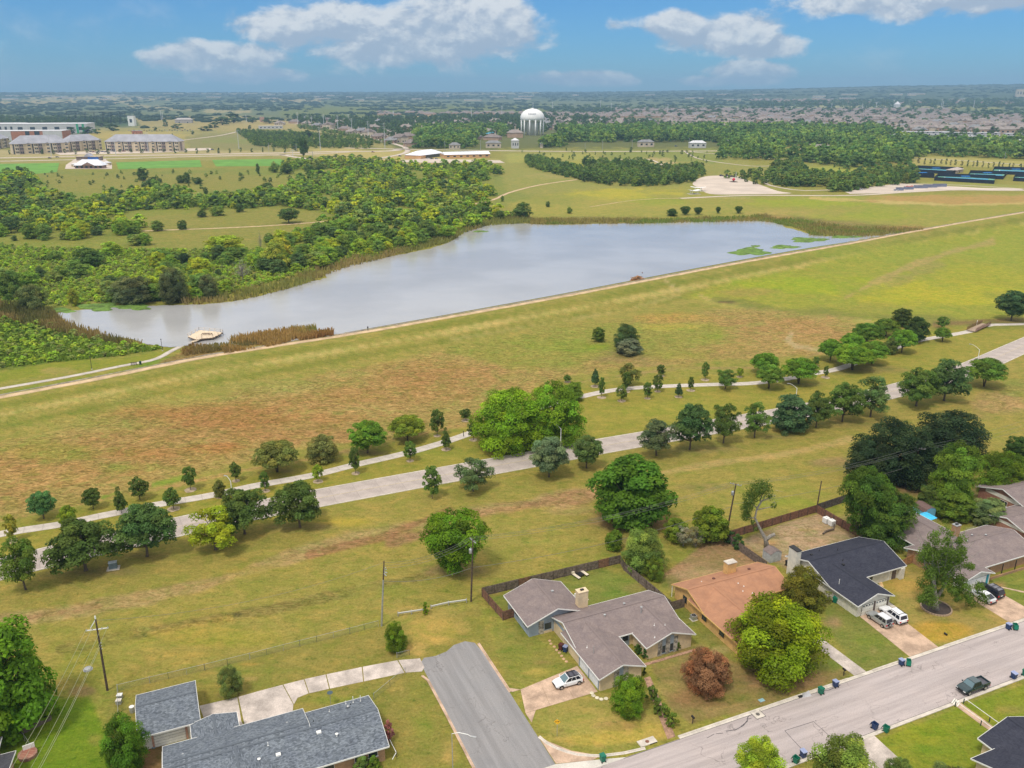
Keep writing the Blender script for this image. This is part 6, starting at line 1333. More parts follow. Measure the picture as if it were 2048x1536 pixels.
 (1412,1378,1296,106,'feather',(.18,.09,.045),'red autumn coloured tree in the front yard',None),
 (1257,1427,1344,76,'feather',(.105,.18,.012),'bright green feathery tree in front of the garage gable',None),
 (1515,1572,1470,112,'feather',(.19,.25,.02),'bright yellow green tree at the bottom edge over the street',None),
 (1680,1590,1466,138,'feather',(.13,.18,.03),'wide olive green tree at the bottom edge over the street',None),
 (1795,1570,1514,70,'feather',(.09,.13,.03),'low dark green shrub at the bottom edge before the navy roof',None),
 (1890,1600,1528,110,'feather',(.10,.13,.04),'tree top barely rising over the bottom edge at right',None),
 (30,1455,1240,206,'bush',(.085,.165,.010),'huge green tree cut by the left edge above the raised planter',None),
 (255,1540,1424,98,'feather',(.075,.15,.012),'round green tree beside the garage door with blue tarp',None),
 (463,1390,1326,54,'feather',(.12,.15,.04),'lone grey green shrub tree beside the pale driveway',None),
 (792,1303,1240,48,'feather',(.10,.16,.012),'small leaning green tree at the end of the chain link fence',None),
 (852,1228,1203,16,'shrub',(.10,.16,.01),'little bush growing through the white guard rail',None),
 (778,1480,1440,24,'shrub',(.28,.12,.11),'pink flowering shrub at the gable end of the grey roof',None),
 (2010,1000,985,20,'shrub',(.07,.1,.02),'small dark bush under the red crape myrtle',None),
 (1356,1301,1292,11,'shrub',(.06,.10,.012),'tiny clipped round shrub at the right gable',None),
 (1288,1352,1336,9,'shrub',(.05,.08,.012),'tiny dark shrub at the garage corner',None),
 (1275,1306,1288,18,'shrub',(.04,.085,.015),'dark shrub in the entry court, left',None),
 (1289,1316,1298,20,'shrub',(.04,.085,.02),'dark shrub in the entry court, right',None),
 (724,1545,1512,42,'shrub',(.09,.14,.03),'low green bush under the eave of the grey roof at bottom, left',None),
 (748,1540,1510,32,'shrub',(.08,.13,.012),'low green bush under the eave of the grey roof at bottom, right',None),
 (1304,1402,1370,30,'shrub',(.075,.11,.018),'first hedge shrub along the brick walk, nearest the house',None),
 (1316,1422,1395,30,'shrub',(.08,.12,.02),'second hedge shrub along the brick walk',None),
 (1330,1436,1408,28,'shrub',(.10,.14,.02),'third hedge shrub along the brick walk',None),
 (1344,1454,1424,28,'shrub',(.11,.15,.02),'last hedge shrub along the brick walk, nearest the street',None),
 (1650,1206,1180,26,'dying',(.14,.15,.03),'thin twiggy bush right of the juniper',None),
]
SPEC['vase']=[dict(kind='vase',seed=s,nc=110,nl=240,ls=.016,tint=.32,gap=.12) for s in (40,41)]
for (u,vb,vt,w,k,col,lab,grp) in TREES:
    nm='shrub' if (k in ('shrub',) or 'shrub' in lab or lab.startswith('small round bush') or 'bush' in lab.split(' ')) else 'tree'
    tree_px(u,vb,vt,w,k,col,lab,nm,grp,'shrub' if nm == 'shrub' else 'tree')
# pale bare rings of soil under the young trees
M_RING=mat('bare_soil',(.36,.28,.19),.95,.2,1.)
mb=MB(); rnd=random.Random(3)
for (u,vb,vt,w,k,col,lab,grp) in TREES:
    if grp == ROW1 and w < 40:
        p=P(u,vb); r=rnd.uniform(.9,1.4); n=14
        q=[(p.x + r*(1 + rnd.uniform(-.12,.12))*cos(2*pi*i/n),p.y + r*(1 + rnd.uniform(-.12,.12))*sin(2*pi*i/n),p.z + .04) for i in range(n)]
        mb.add(q,[tuple(range(n))])
props(mb.obj('bare_soil',M_RING),kind='structure')
# leaning half dead tree in the navy house's yard: a curved trunk with a crown on one side
def leaning_tree():
    p=P(1534,1096); t=thing('leaning_tree','leaning twisted tree with a split stump and one sided crown behind the navy roof','tree',p)
    mb=MB(); h=1.0
    def w(u,v,dy=0.):
        d=pixdir(u,v); k=(p.y + dy)/d[1]; return Vector((d[0]*k,p.y + dy,CAMH + d[2]*k)) - p
    path=[(0,0,-.1),w(1531,1078),w(1520,1058),w(1510,1036),w(1514,1016),w(1524,1000)]
    mb.tube(path,[.62,.38,.26,.21,.15,.08],8); mb.tube([w(1532,1080),w(1541,1072),w(1550,1068)],[.4,.34,.3],7)
    for a,b in (((1514,1016),(1496,1000)),((1512,1022),(1535,985)),((1520,1004),(1552,990)),((1520,1002),(1530,975)),((1510,1036),(1492,1035)),((1512,1020),(1550,1012))):
        mb.tube([w(*a),w(*b)],[.13,.04],5)
    for i in range(26):
        a=random.Random(i); s=w(1530 + a.uniform(-8,22),995 + a.uniform(-20,16),a.uniform(-1,1)); mb.tube([s,s + Vector((a.uniform(-.2,1.3),a.uniform(-.8,.8),a.uniform(-.3,.9)))],[.03,.01],3,caps=False)
    mb.obj('trunk',M_BARKG,t,True)
    rs=np.random.RandomState(5); V=[]; Cc=[]
    for (u,v,r,n) in ((1512,980,2.2,900),(1528,975,2.0,760),(1500,998,1.8,700),(1494,1016,1.5,560),(1492,1032,1.2,400),(1540,992,.9,90),(1548,1010,.8,110),(1505,1044,.7,80),(1512,1058,.7,60)):
        c=np.array(w(u,v)); d=rs.normal(size=(n,3)); d /= np.linalg.norm(d,axis=1)[:,None]; q=c + d*(r*rs.uniform(.4,1,n))[:,None]
        up=np.cross(d + rs.normal(size=(n,3))*.6,rs.normal(size=(n,3))); up /= np.linalg.norm(up,axis=1)[:,None]; rt=np.cross(up,d)
        s=.17; V.append(np.stack([q - up*s,q + rt*s*.6,q + up*s,q - rt*s*.6],1).reshape(-1,3)); Cc.append(np.repeat(rs.uniform(.75,1.2,(n,1))*np.ones((1,3)),4,0))
    V=np.concatenate(V); me=npmesh('crown',V,np.arange(len(V)).reshape(-1,4),M_LEAF,np.concatenate(Cc)); o=inst('crown',me,t); o.color=(.11,.17,.03,1)
leaning_tree()
# the sparse front yard tree in its ringed bed
def yard_tree():
    p=P(1872,1219); t=thing('yard_tree','tall half dead tree with bare grey upper branches in a round brick edged bed','tree',p)
    d0=p.y*cos(PITCH) + CAMH*sin(PITCH); px=d0/FPX; rs=np.random.RandomState(9)
    def w(u,v,dy=0.):
        d=pixdir(u,v); k=(p.y + dy)/d[1]; return Vector((d[0]*k,p.y + dy,CAMH + d[2]*k)) - p
    mb=MB(); mb.tube([(0,0,-.1),w(1871,1205),w(1868,1170),w(1866,1130),w(1862,1085)],[.62,.42,.34,.24,.08],9)
    mb.tube([w(1871,1200),w(1884,1180),w(1900,1150),w(1922,1120)],[.34,.26,.18,.06],7); mb.tube([w(1868,1165),w(1850,1130),w(1846,1100),w(1834,1070)],[.2,.14,.1,.03],6)
    for i in range(70):
        u0,v0=rs.uniform(1835,1965),rs.uniform(1055,1150); s=w(u0,v0,rs.uniform(-2.5,2.5)); e=s + Vector((rs.uniform(-1,1.6),rs.uniform(-1,1),rs.uniform(-.6,1.1))); c=Vector((0,0,5.5))
        if i % 3 == 0: mb.tube([c + (s - c)*.25,s],[.06,.03],4,caps=False)
        mb.tube([s,(s + e)/2 + Vector((0,0,rs.uniform(-.2,.2))),e],[.035,.025,.01],3,caps=False)
        mb.tube([(s + e)/2,e + Vector((rs.uniform(-.8,.8),rs.uniform(-.5,.5),rs.uniform(-.3,.5)))],[.02,.008],3,caps=False)
    mb.obj('trunk',M_BARKG,t,True); V=[]; Cc=[]
    for i in range(84):
        lo=i < 54
        if lo: u,v=rs.uniform(1842,1925),rs.uniform(1095,1205); r=rs.uniform(.9,1.5); n=300
        else: u,v=rs.uniform(1850,1962),rs.uniform(1058,1140); r=rs.uniform(.7,1.2); n=130
        if 12 < i < 22: u,v=rs.uniform(1900,1975),rs.uniform(1165,1205)
        c=np.array(w(u,v,rs.uniform(-2,2))); d=rs.normal(size=(n,3)); d /= np.linalg.norm(d,axis=1)[:,None]; q=c + d*(r*rs.uniform(.4,1,n))[:,None]
        up=np.cross(d + rs.normal(size=(n,3))*.5,rs.normal(size=(n,3))); up /= np.linalg.norm(up,axis=1)[:,None]; rt=np.cross(up,d)
        s=.16; V.append(np.stack([q - up*s,q + rt*s*.6,q + up*s,q - rt*s*.6],1).reshape(-1,3)); Cc.append(np.repeat(rs.uniform(.7,1.25,(n,1))*rs.uniform(.8,1.2)*np.ones((1,3)),4,0))
    V=np.concatenate(V); me=npmesh('crown',V,np.arange(len(V)).reshape(-1,4),M_LEAF,np.concatenate(Cc)); o=inst('crown',me,t); o.color=(.13,.21,.03,1)
yard_tree()

# ------------------------------------------------------------------ woods
def scatter(polys,holes,spacing,seed,jitter=.95,far_scale=True):
    """positions inside pixel polygons, evenly spaced on the land in metres"""
    rs=np.random.RandomState(seed); out=[]
    for poly in polys:
        q=np.array([tuple(P(u,v))[:2] for u,v in poly]); x0,y0=q.min(0); x1,y1=q.max(0)
        nx=int((x1 - x0)/spacing) + 1; ny=int((y1 - y0)/spacing) + 1
        X,Y=np.meshgrid(x0 + np.arange(nx)*spacing,y0 + np.arange(ny)*spacing)
        X=X.ravel() + rs.uniform(-jitter,jitter,X.size)*spacing*.5; Y=Y.ravel() + rs.uniform(-jitter,jitter,Y.size)*spacing*.5
        Z=height(X,Y); u,v=proj(X,Y,Z); ok=in_poly(u,v,poly) & (u > -330) & (u < 2400)
        for h in holes: ok &= ~in_poly(u,v,h)
        out.append(np.stack([X,Y,Z,u,v],1)[ok])
    return np.concatenate(out)
WOOD=[[(-330,360),(0,352),(60,345),(85,385),(150,402),(230,395),(310,375),(390,400),(470,392),(560,388),(615,355),(640,340),(560,345),(545,335),(680,320),(760,328),(850,334),(990,330),(1005,350),(960,365),(985,395),(940,408),(990,425),(1060,428),(1062,438),(1000,445),(960,452),(930,462),(905,478),(855,490),(800,500),(740,512),(690,524),(650,536),(610,552),(560,568),(490,586),(440,597),(370,603),(300,604),(240,606),(180,610),(110,614),(0,606),(-330,620)]]
HOLES=[[(285,430),(420,420),(560,413),(670,430),(690,448),(620,468),(480,486),(400,500),(310,497),(280,470)],[(818,340),(858,345),(850,360),(806,354)],[(60,492),(130,488),(200,505),(150,520),(40,512)],[(120,515),(230,520),(220,545),(100,540)],[(-330,505),(50,520),(60,545),(-330,560)]]
W=scatter(WOOD,HOLES,8.2,11)
rs=np.random.RandomState(4)
gp=fbm(W[:,0],W[:,1],38,3,77); W=W[(rs.uniform(size=len(W)) < .95) & (gp > .42)]
W=W[np.argsort(W[:,1])]
clus=fbm(W[:,0],W[:,1],60,3,21)
WC=[(.09,.135,.026),(.12,.18,.024),(.16,.215,.024),(.06,.092,.03),(.20,.225,.02),(.14,.17,.045),(.10,.15,.032)]
GW='trees of the dense wood north west of the pond'
nind=0; rest=[]
for i,(x,y,z,u,v) in enumerate(W):
    ci=int((clus[i]*3 + rs.uniform(0,.8))*7) % 7 if u > 60 or rs.uniform() < .6 else 3
    h=rs.uniform(5,9)*(1.05 if v < 480 else .9); w=h*rs.uniform(1.15,1.6)
    if rs.uniform() < .25: w *= .55; h *= .55
    if nind < 220 and -30 < u < 2080:
        where=('by the reeds' if v > 560 else 'near the pond' if v > 500 else 'far back') + (' at the left edge' if u < 120 else ' left of the willows' if u < 300 else ' behind the willows' if u < 480 else ' beside the grey dead tree' if u < 620 else ' by the bay')
        put_tree(x,y,z - .2,w,h,'wood',WC[ci],{0: 'leafy mid green',1: 'fresh green',2: 'light yellow green',3: 'dark green',4: 'yellowish',5: 'olive green',6: 'soft green'}[ci] + (' low tree' if h < 6 else ' tree') + ' in the wood ' + where,'woodland_tree','tree',GW,idx=i % 5); nind += 1
    else: rest.append((x,y,z - .2,w,h,ci))
def merged(name,items,key,cols,maxi=None,sub=1):
    """many far trees as one mesh: same crowns, thinner leaf sets"""
    ks=[proto(key,i)[1] for i in range(len(SPEC[key]))]; arr=[]
    for me in ks:
        n=len(me.vertices); V=np.empty(n*3,np.float32); me.vertices.foreach_get('co',V); V=V.reshape(-1,4,3)
        Cc=np.empty(n*4,np.float32); me.attributes['Col'].data.foreach_get('color',Cc); Cc=Cc.reshape(-1,4,4)[:,:,:3]
        arr.append((V,Cc))
    rs=np.random.RandomState(7); VV=[]; CC=[]
    for i,(x,y,z,w,h,ci) in enumerate(items):
        V,Cc=arr[i % len(arr)]; s=rs.permutation(len(V))[:max(10,len(V) // sub)]; a=rs.uniform(0,6.28); c_,s_=cos(a),sin(a)
        q=V[s]; k=min(2.1,math.sqrt(sub)); cen=q.mean(1,keepdims=True); q=cen + (q - cen)*k
        X=(q[...,0]*c_ - q[...,1]*s_)*w + x; Y=(q[...,0]*s_ + q[...,1]*c_)*w + y; Z=q[...,2]*h + z
        VV.append(np.stack([X,Y,Z],-1).reshape(-1,3)); CC.append((Cc[s]*LEAFK*WOODK*np.array(cols[ci])*rs.uniform(.85,1.15)).reshape(-1,3))
    V=np.concatenate(VV); me=npmesh(name,V,np.arange(len(V)).reshape(-1,4),M_LEAF,np.concatenate(CC))
    o=bpy.data.objects.new(name,me); C.objects.link(o); o.color=(1,1,1,1); props(o,kind='stuff'); return o
SPEC['farwood']=[dict(kind=k,seed=s,nc=22,nl=20,ls=.085,tint=.2) for k,s in (('bush',50),('mass',51),('round',52))]
merged('woodland',rest,'farwood',WC)
SCR=scatter([[(-330,480),(200,500),(500,500),(840,480),(800,500),(640,540),(440,595),(110,612),(-330,610)],[(-200,640),(0,640),(110,655),(230,690),(330,698),(240,712),(0,735),(-200,760)],[(330,392),(560,388),(600,400),(300,420)]],[],2.6,6)
rs=np.random.RandomState(8)
it=[(x,y,z - .2,w_,w_*rs.uniform(.45,.75),rs.randint(0,5)) for (x,y,z,u,v) in SCR for w_ in (rs.uniform(1.6,3.6),)]
merged('undergrowth',it,'farwood',[(.14,.19,.03),(.16,.23,.025),(.11,.16,.03),(.19,.24,.03),(.14,.165,.05)],sub=2)
def tree_belt(poly,sp,seed,hr,cols,name,ind=0,label='',group='',holes=(),wr=(.85,1.3),key='farwood',sub=1):
    Q=scatter([poly],list(holes),sp,seed); rs=np.random.RandomState(seed); Q=Q[np.argsort(Q[:,1])]; items=[]
    for i,(x,y,z,u,v) in enumerate(Q):
        h=rs.uniform(*hr); w=h*rs.uniform(*wr); ci=rs.randint(len(cols))
        if i < ind: put_tree(x,y,z - .2,w,h,'small',cols[ci],label,'tree','tree',group)
        else: items.append((x,y,z - .2,w,h,ci))
    if items: merged(name,items,key,cols,sub=sub)
FD=[(.06,.095,.025),(.08,.12,.028),(.10,.14,.03),(.05,.08,.025)]
tree_belt([(1050,321),(1075,319),(1130,333),(1180,345),(1232,362),(1222,372),(1170,364),(1100,346),(1060,335)],5.5,1,(5,8),FD,'tree_belt',40,'dark tree in the diagonal tree line across the meadow','diagonal line of trees across the meadow')
tree_belt([(1165,325),(1230,330),(1290,328),(1310,340),(1400,338),(1410,350),(1385,364),(1330,372),(1245,374),(1232,362),(1180,345)],7,2,(5,9),FD + [(.10,.13,.04)],'tree_belt',0,'tree in the thicket beside the pale parking lot','thicket beside the parking lot')
tree_belt([(1436,358),(1545,344),(1545,372),(1500,368),(1470,356)],12,3,(6,9),FD,'tree_belt',20,'shade tree at the edge of the pale parking lot','shade trees by the parking lot')
tree_belt([(1546,334),(1600,330),(1612,352),(1690,358),(1760,345),(1830,342),(1832,366),(1760,372),(1700,384),(1660,384),(1660,374),(1560,374),(1545,362)],7,4,(6,10),FD + [(.10,.12,.03)],'tree_belt',0,'dark tree in the belt left of the tennis courts','belt of trees left of the tennis courts')
tree_belt([(830,262),(1000,262),(1500,258),(1760,262),(1830,280),(2400,290),(2400,326),(1870,322),(1860,312),(1840,318),(1820,330),(1700,338),(1610,325),(1560,322),(1440,320),(1440,296),(1000,296),(830,298)],16,5,(11,19),[(.075,.125,.035),(.10,.15,.035),(.06,.10,.03),(.13,.18,.04)],'woodland',
          holes=[[(1012,255),(1115,255),(1112,288),(1018,288)],[(1560,300),(1600,293),(1660,296),(1655,312),(1610,312),(1560,320)],[(1750,272),(2048,286),(2400,292),(2400,300),(2048,296),(1790,284)],[(1130,285),(1440,285),(1440,298),(1130,298)],[(955,275),(1080,272),(1080,297),(955,297)],[(1840,308),(1900,314),(2048,318),(2048,326),(1850,322)]])
tree_belt([(570,236),(720,240),(1100,232),(1330,250),(1500,258),(1500,262),(830,266),(800,284),(700,262),(600,250)],30,6,(10,16),[(.045,.07,.03),(.06,.09,.03),(.05,.08,.035)],'suburb_trees')
tree_belt([(1330,244),(1700,246),(2048,262),(2400,272),(2400,284),(2048,280),(1840,272),(1500,258)],44,7,(9,15),[(.045,.07,.03),(.06,.09,.03)],'suburb_trees')
tree_belt([(1120,212),(1500,216),(2048,222),(2400,228),(2400,262),(2048,252),(1500,240),(1080,238)],95,27,(11,17),[(.05,.08,.035),(.065,.1,.035)],'suburb_trees',wr=(1.2,2.4))
tree_belt([(1500,205),(2048,200),(2400,204),(2400,218),(1800,216),(1500,213)],60,28,(12,18),[(.05,.08,.035),(.06,.09,.035)],'suburb_trees',wr=(1.3,2.6))
tree_belt([(-100,345),(200,348),(560,340),(640,350),(620,362),(320,385),(120,380),(-100,360)],26,29,(1.6,4.5),FD,'meadow_scrub')
tree_belt([(1030,303),(1430,303),(1450,326),(1240,330),(1040,318)],34,30,(2.5,5),FD,'meadow_scrub',wr=(.6,1.))
tree_belt([(470,262),(600,268),(640,270),(750,288),(740,297),(560,297),(510,294)],11,8,(4,8),FD,'tree_belt')
tree_belt([(590,250),(620,252),(700,268),(790,288),(770,292),(690,274),(600,258)],14,18,(4,7),FD,'tree_belt')
tree_belt([(-330,240),(0,236),(240,238),(260,246),(180,250),(-330,252)],24,9,(7,12),[(.045,.07,.03),(.06,.09,.03)],'tree_belt')
for bi,(u,v,w,h) in enumerate(((52,300,30,24),(175,267,30,14),(195,268,22,12),(227,262,34,14),(203,254,24,12),(145,268,26,14),(310,262,12,10),(330,254,14,16),(355,258,30,12),(430,256,26,12),(445,250,40,18),(468,246,44,20),(505,246,22,14),(415,262,34,10),(540,247,40,14),(500,258,12,8),(385,269,10,8),(345,275,8,8),(300,274,14,5),(165,270,16,6),(580,266,14,10),(617,276,30,16),(590,300,22,20),(1262,302,8,8))):
    tree_px(u,v,v - h,w,'small',(.045,.075,.028),'dark tree on the school and apartment grounds in the left distance','tree','dark trees around the school and apartments')
for u,v,w,h in ((286,361,28,27),(306,365,18,12),(320,366,12,10),(374,367,20,22),(362,366,20,16),(396,368,24,14),(412,388,12,14),(578,446,50,30),(366,459,22,20),(315,462,30,22),(404,434,24,14),(480,424,24,18),(435,431,36,20),(516,348,10,22),(549,345,22,18),(574,348,30,22),(622,352,24,22),(640,345,22,16),(534,381,34,16),(608,320,24,46),(785,336,18,18),(1046,437,44,34),(1005,403,9,12),(1096,414,10,12),(1139,427,14,13),(968,434,40,22),(1000,440,26,20)):
    tree_px(u,v,v - h,w,'wood',[(.055,.085,.022),(.10,.14,.03)][u % 2],('dark' if u % 2 == 0 else 'green') + (' low' if h < 15 else ' tall' if h > 24 else ' round') + ' bush alone in the ' + ('clearing with the dirt track' if v > 420 and u < 700 else 'meadow below the sports fields, ' + ('left part' if u < 400 else 'right part') if v < 400 and u < 700 else 'grass near the far end of the pond'),'bush','lone bushes in the far meadow','bush',idx=u)
for j,(u,v,w,h) in enumerate(((1344,432,26,15),(1370,430,22,18),(1396,429,19,15),(1436,427,11,14),(1477,427,17,15))):
    tree_px(u,v,v - h,w,'vase' if j else 'bush',(.06,.105,.022),['low wide bush at the far shore, left end of five','vase shaped bush on the far shore, second from the left','vase shaped bush on the far shore, the middle of five','narrow vase shaped bush on the far shore, fourth from the left','vase shaped bush on the far shore, right end of five'][j],'bush','five bushes on the far shore','bush')
rs=np.random.RandomState(33)
for j in range(40):
    u,v=(rs.uniform(1060,1420),rs.uniform(300,330)) if j < 28 else (rs.uniform(1650,1800),343 - (rs.uniform(0,1))*12)
    tree_px(u,v,v - rs.uniform(5,9),rs.uniform(4,8),'small',(.055,.09,.03),'small planted tree in the distant park lawns','tree','small planted trees in the far park')
for j in range(20):
    u,v=1838 + j*10.5 + rs.uniform(-3,3),322 + j*.6 + rs.uniform(-2,2)
    tree_px(u,v + 6,v - rs.uniform(5,10),rs.uniform(4,7),'small',[(.10,.10,.05),(.07,.09,.04)][j % 2],'young tree planted beyond the tennis courts','tree','young trees by the tennis courts')
for j in range(28):
    u=20 + j*22; tree_px(u,309 - j*.18 + rs.uniform(-2,2),298 - j*.15,rs.uniform(5,9),'small',(.06,.09,.035),'street tree along the road before the apartments','tree','street trees before the apartments')
# dead grey tree and the willows at the water's edge
tree_px(486,560,516,52,'dead',(.3,.28,.25),'leafless pale grey dead tree at the pond edge','dead_tree'); tree_px(1522 - 1000,500,460,14,'dead',(.3,.28,.25),'thin pale bare trunk rising from the wood','dead_tree')
for u,v,w,h,c,lb in ((66,622,66,56,(.12,.145,.05),'grey green willow at the reed edge on the far left of the pond'),(268,606,90,58,(.12,.14,.06),'wide grey green willow leaning over the pond'),(347,606,62,74,(.10,.12,.05),'tall dark trunked willow standing in the water'),(418,596,44,50,(.13,.15,.06),'pale willow left of the grey dead tree'),
                       (555,540,62,62,(.17,.19,.03),'yellow green tree mass by the pond edge'),(560,515,60,40,(.20,.19,.02),'golden topped tree behind the yellow green one'),(450,510,90,40,(.17,.20,.02),'broad yellow green tree in the middle of the wood'),(148,612,26,36,(.16,.17,.02),'small golden tree above the green water mat'),(370,530,24,26,(.035,.065,.028),'dark rounded tree in the wood beside the willow'),
                       (176,532,74,38,(.055,.09,.02),'dark broad tree left in the wood'),(28,600,60,60,(.06,.095,.02),'dark tree at the left edge by the reeds'),(760,490,60,46,(.09,.13,.03),'green tree nearest the pond at the narrow bay'),(855,480,50,40,(.08,.115,.03),'dark green tree at the tip of the wood by the pond'),(700,500,60,40,(.10,.15,.025),'bright tree above the reed bank of the pond')):
    tree_px(u,v,v - h,w,'feather' if 'willow' in lb else 'wood',c,lb,'willow' if 'willow' in lb else 'tree')

# ------------------------------------------------------------------ reeds, mats and far country trees
def reeds(poly,dens,hr,cols,seed,name='reeds',width=.22,holes=()):
    q=np.array([tuple(P(u,v))[:2] for u,v in poly]); x0,y0=q.min(0); x1,y1=q.max(0); n=int((x1 - x0)*(y1 - y0)*dens); rs=np.random.RandomState(seed)
    X=rs.uniform(x0,x1,n); Y=rs.uniform(y0,y1,n); Z=np.maximum(height(X,Y),WZ - .1); u,v=proj(X,Y,Z); ok=in_poly(u,v,poly)
    k=fbm(X,Y,9,3,seed); ok &= k > .25; X,Y,Z,k=X[ok],Y[ok],Z[ok],k[ok]; n=len(X)
    h=rs.uniform(*hr,n)*(.6 + .8*k); a=rs.uniform(0,pi,n); w=width*rs.uniform(.6,1.4,n); lx,ly=rs.normal(size=(2,n))*.18
    A=np.stack([X - np.cos(a)*w,Y - np.sin(a)*w,Z],1); B=np.stack([X + np.cos(a)*w,Y + np.sin(a)*w,Z],1); T=np.stack([X + lx*h + np.cos(a)*w*.35,Y + ly*h + np.sin(a)*w*.35,Z + h],1); T2=np.stack([X + lx*h - np.cos(a)*w*.35,Y + ly*h - np.sin(a)*w*.35,Z + h*.94],1)
    V=np.stack([A,B,T,T2],1).reshape(-1,3); kk=S01((fbm(X,Y,16,3,seed + 9) - .35)/.3)[:,None]
    c=(np.array(cols[0])*(1 - kk) + np.array(cols[1])*kk)*rs.uniform(.75,1.25,(n,1))
    me=npmesh(name,V,np.arange(len(V)).reshape(-1,4),M_LEAF,np.repeat(c,4,0)); o=bpy.data.objects.new(name,me); C.objects.link(o); o.color=(1,1,1,1); props(o,kind='stuff')
RB,RG,RO=(.33,.235,.11),(.20,.23,.08),(.42,.27,.11)
reeds([(-60,612),(0,610),(100,622),(140,652),(210,674),(290,692),(220,690),(120,668),(0,640),(-60,640)],3.0,(1.6,3.),(RB,(.15,.15,.055)),1)
reeds([(384,689),(420,690),(470,679),(560,684),(480,694),(420,706),(370,712),(360,702)],5.,(.5,1.2),((.24,.2,.08),(.36,.2,.1)),12)
reeds([(455,684),(470,676),(520,668),(560,662),(585,657),(632,656),(634,668),(600,676),(560,683),(480,690)],5.,(.9,2.1),((.25,.27,.08),RO),2)
reeds([(590,672),(664,664),(668,671),(600,682)],8.,(1.2,2.2),(RO,(.33,.17,.07)),3); reeds([(440,698),(600,676),(560,690),(450,708)],4.,(1.,2.),(RO,(.30,.2,.09)),4)
reeds([(340,600),(440,590),(560,566),(640,535),(740,508),(850,486),(920,462),(990,436),(1060,436),(1060,447),(975,452),(930,466),(900,485),(800,510),(700,534),(655,550),(620,566),(560,583),(490,600),(430,607),(370,611)],1.1,(1.4,2.8),((.26,.26,.085),(.35,.27,.12)),5,width=.3)
reeds([(1060,438),(1340,439),(1490,433),(1530,430),(1560,436),(1700,455),(1850,459),(1800,466),(1740,474),(1620,472),(1610,462),(1574,452),(1540,445),(1500,443),(1300,448),(1060,449)],1.1,(.8,2.),((.21,.27,.06),(.32,.26,.1)),6,width=.35)
reeds([(-60,645),(0,640),(120,665),(240,690),(330,697),(220,714),(0,736),(-60,740)],2.0,(.6,1.3),((.2,.29,.045),(.14,.22,.04)),7,'weeds',width=.4)
M_MAT=mat('floating_weed',(.11,.19,.03),.9,.3,.4,.3,fine=.3)
rnd=random.Random(9)
for j,(u,v,ru,rv) in enumerate(((1500,503.5,37,7.5),(1568,494,27,3.6),(1616,479.7,36,4.6),(1511,492.5,9,1.6),(196,613.6,38,8),(268,613.6,34,6.5),(122,621,26,5),(960,463,14,1.5),(1690,474,30,2.2))):
    n=40; c=P(u,v); pts=[]
    for i in range(n):
        a=2*pi*i/n; k=1 + .22*sin(3*a + j) + .12*sin(7*a + 2*j) + rnd.uniform(-.05,.05); x,y=G0(u + ru*k*cos(a),v + rv*k*sin(a),WZ); pts.append((x,y))
    cx,cy=G0(u,v,WZ); mb=MB(); v0=[(x,y,WZ + .02) for x,y in pts] + [(cx + (x - cx)*.8,cy + (y - cy)*.8,WZ + .3 + rnd.uniform(-.08,.08)) for x,y in pts] + [(cx,cy,WZ + .35)]
    mb.add(v0,[(i,(i + 1) % n,n + (i + 1) % n,n + i) for i in range(n)] + [(n + i,n + (i + 1) % n,2*n) for i in range(n)]); o=mb.obj('water_weed_mat',M_MAT)
    props(o,['largest flat green weed island floating near the dam','long thin weed mat right of the largest island','weed mat joined to the reeds at the right arm of the pond','tiny weed spot above the largest island','bright green weed mat at the left shore, larger of two','bright green weed mat under the leaning willow','pale green weed mat at the far left corner of the pond','tiny weed mat in the narrow north bay','low weed strip at the far right tip of the water'][j],'water weed','weed mats on the pond')
def far_trees():
    rs=np.random.RandomState(77); n=12000
    d=1900*(14500/1900.) ** (rs.uniform(0,1,n) ** .8); a=rs.uniform(-.66,.66,n); X=d*np.sin(a); Y=d*np.cos(a)
    k=fbm(X,Y,420,4,4); ok=k < .50; ok |= rs.uniform(size=n) < .12; Z=height(X,Y); u,v=proj(X,Y,Z); ok &= (v < 243) | ((v < 258) & (u < 560) & (u > 260) & (rs.uniform(size=n) < .1)); ok &= ~((v > 236) & (u < 260))
    X,Y,Z,d=X[ok],Y[ok],Z[ok],d[ok]; n=len(X); ang=np.linspace(0,2*pi,7)[:-1]
    r=rs.uniform(4,8,n)*(1 + d/3200.); h=rs.uniform(4,7,n)*(1 + d/20000.)
    V=[]
    for f,g in ((1.,0.),(1.05,.45),(.6,.85)):
        for t in ang: j=rs.uniform(.75,1.2,n); V.append(np.stack([X + r*f*j*np.cos(t + g),Y + r*f*j*np.sin(t + g),Z + h*g*rs.uniform(.85,1.1,n) - .3],1))
    V.append(np.stack([X,Y,Z + h],1)); V=np.stack(V,1); q=[]
    for L_ in (0,1):
        for i in range(6): q.append((L_*6 + i,L_*6 + (i + 1) % 6,L_*6 + 6 + (i + 1) % 6)); q.append((L_*6 + i,L_*6 + 6 + (i + 1) % 6,L_*6 + 6 + i))
    for i in range(6): q.append((12 + i,12 + (i + 1) % 6,18))
    q=np.array(q); F=(np.arange(n)[:,None,None]*19 + q[None]).reshape(-1,3); c=np.array((.07,.105,.06))*rs.uniform(.75,1.25,(n,1)); c=np.repeat(c,19,0)
    me=npmesh('distant_woods',V.reshape(-1,3),F,M_LEAF,c); o=bpy.data.objects.new('distant_woods',me); C.objects.link(o); props(o,kind='stuff'); o.color=(1,1,1,1)
far_trees()
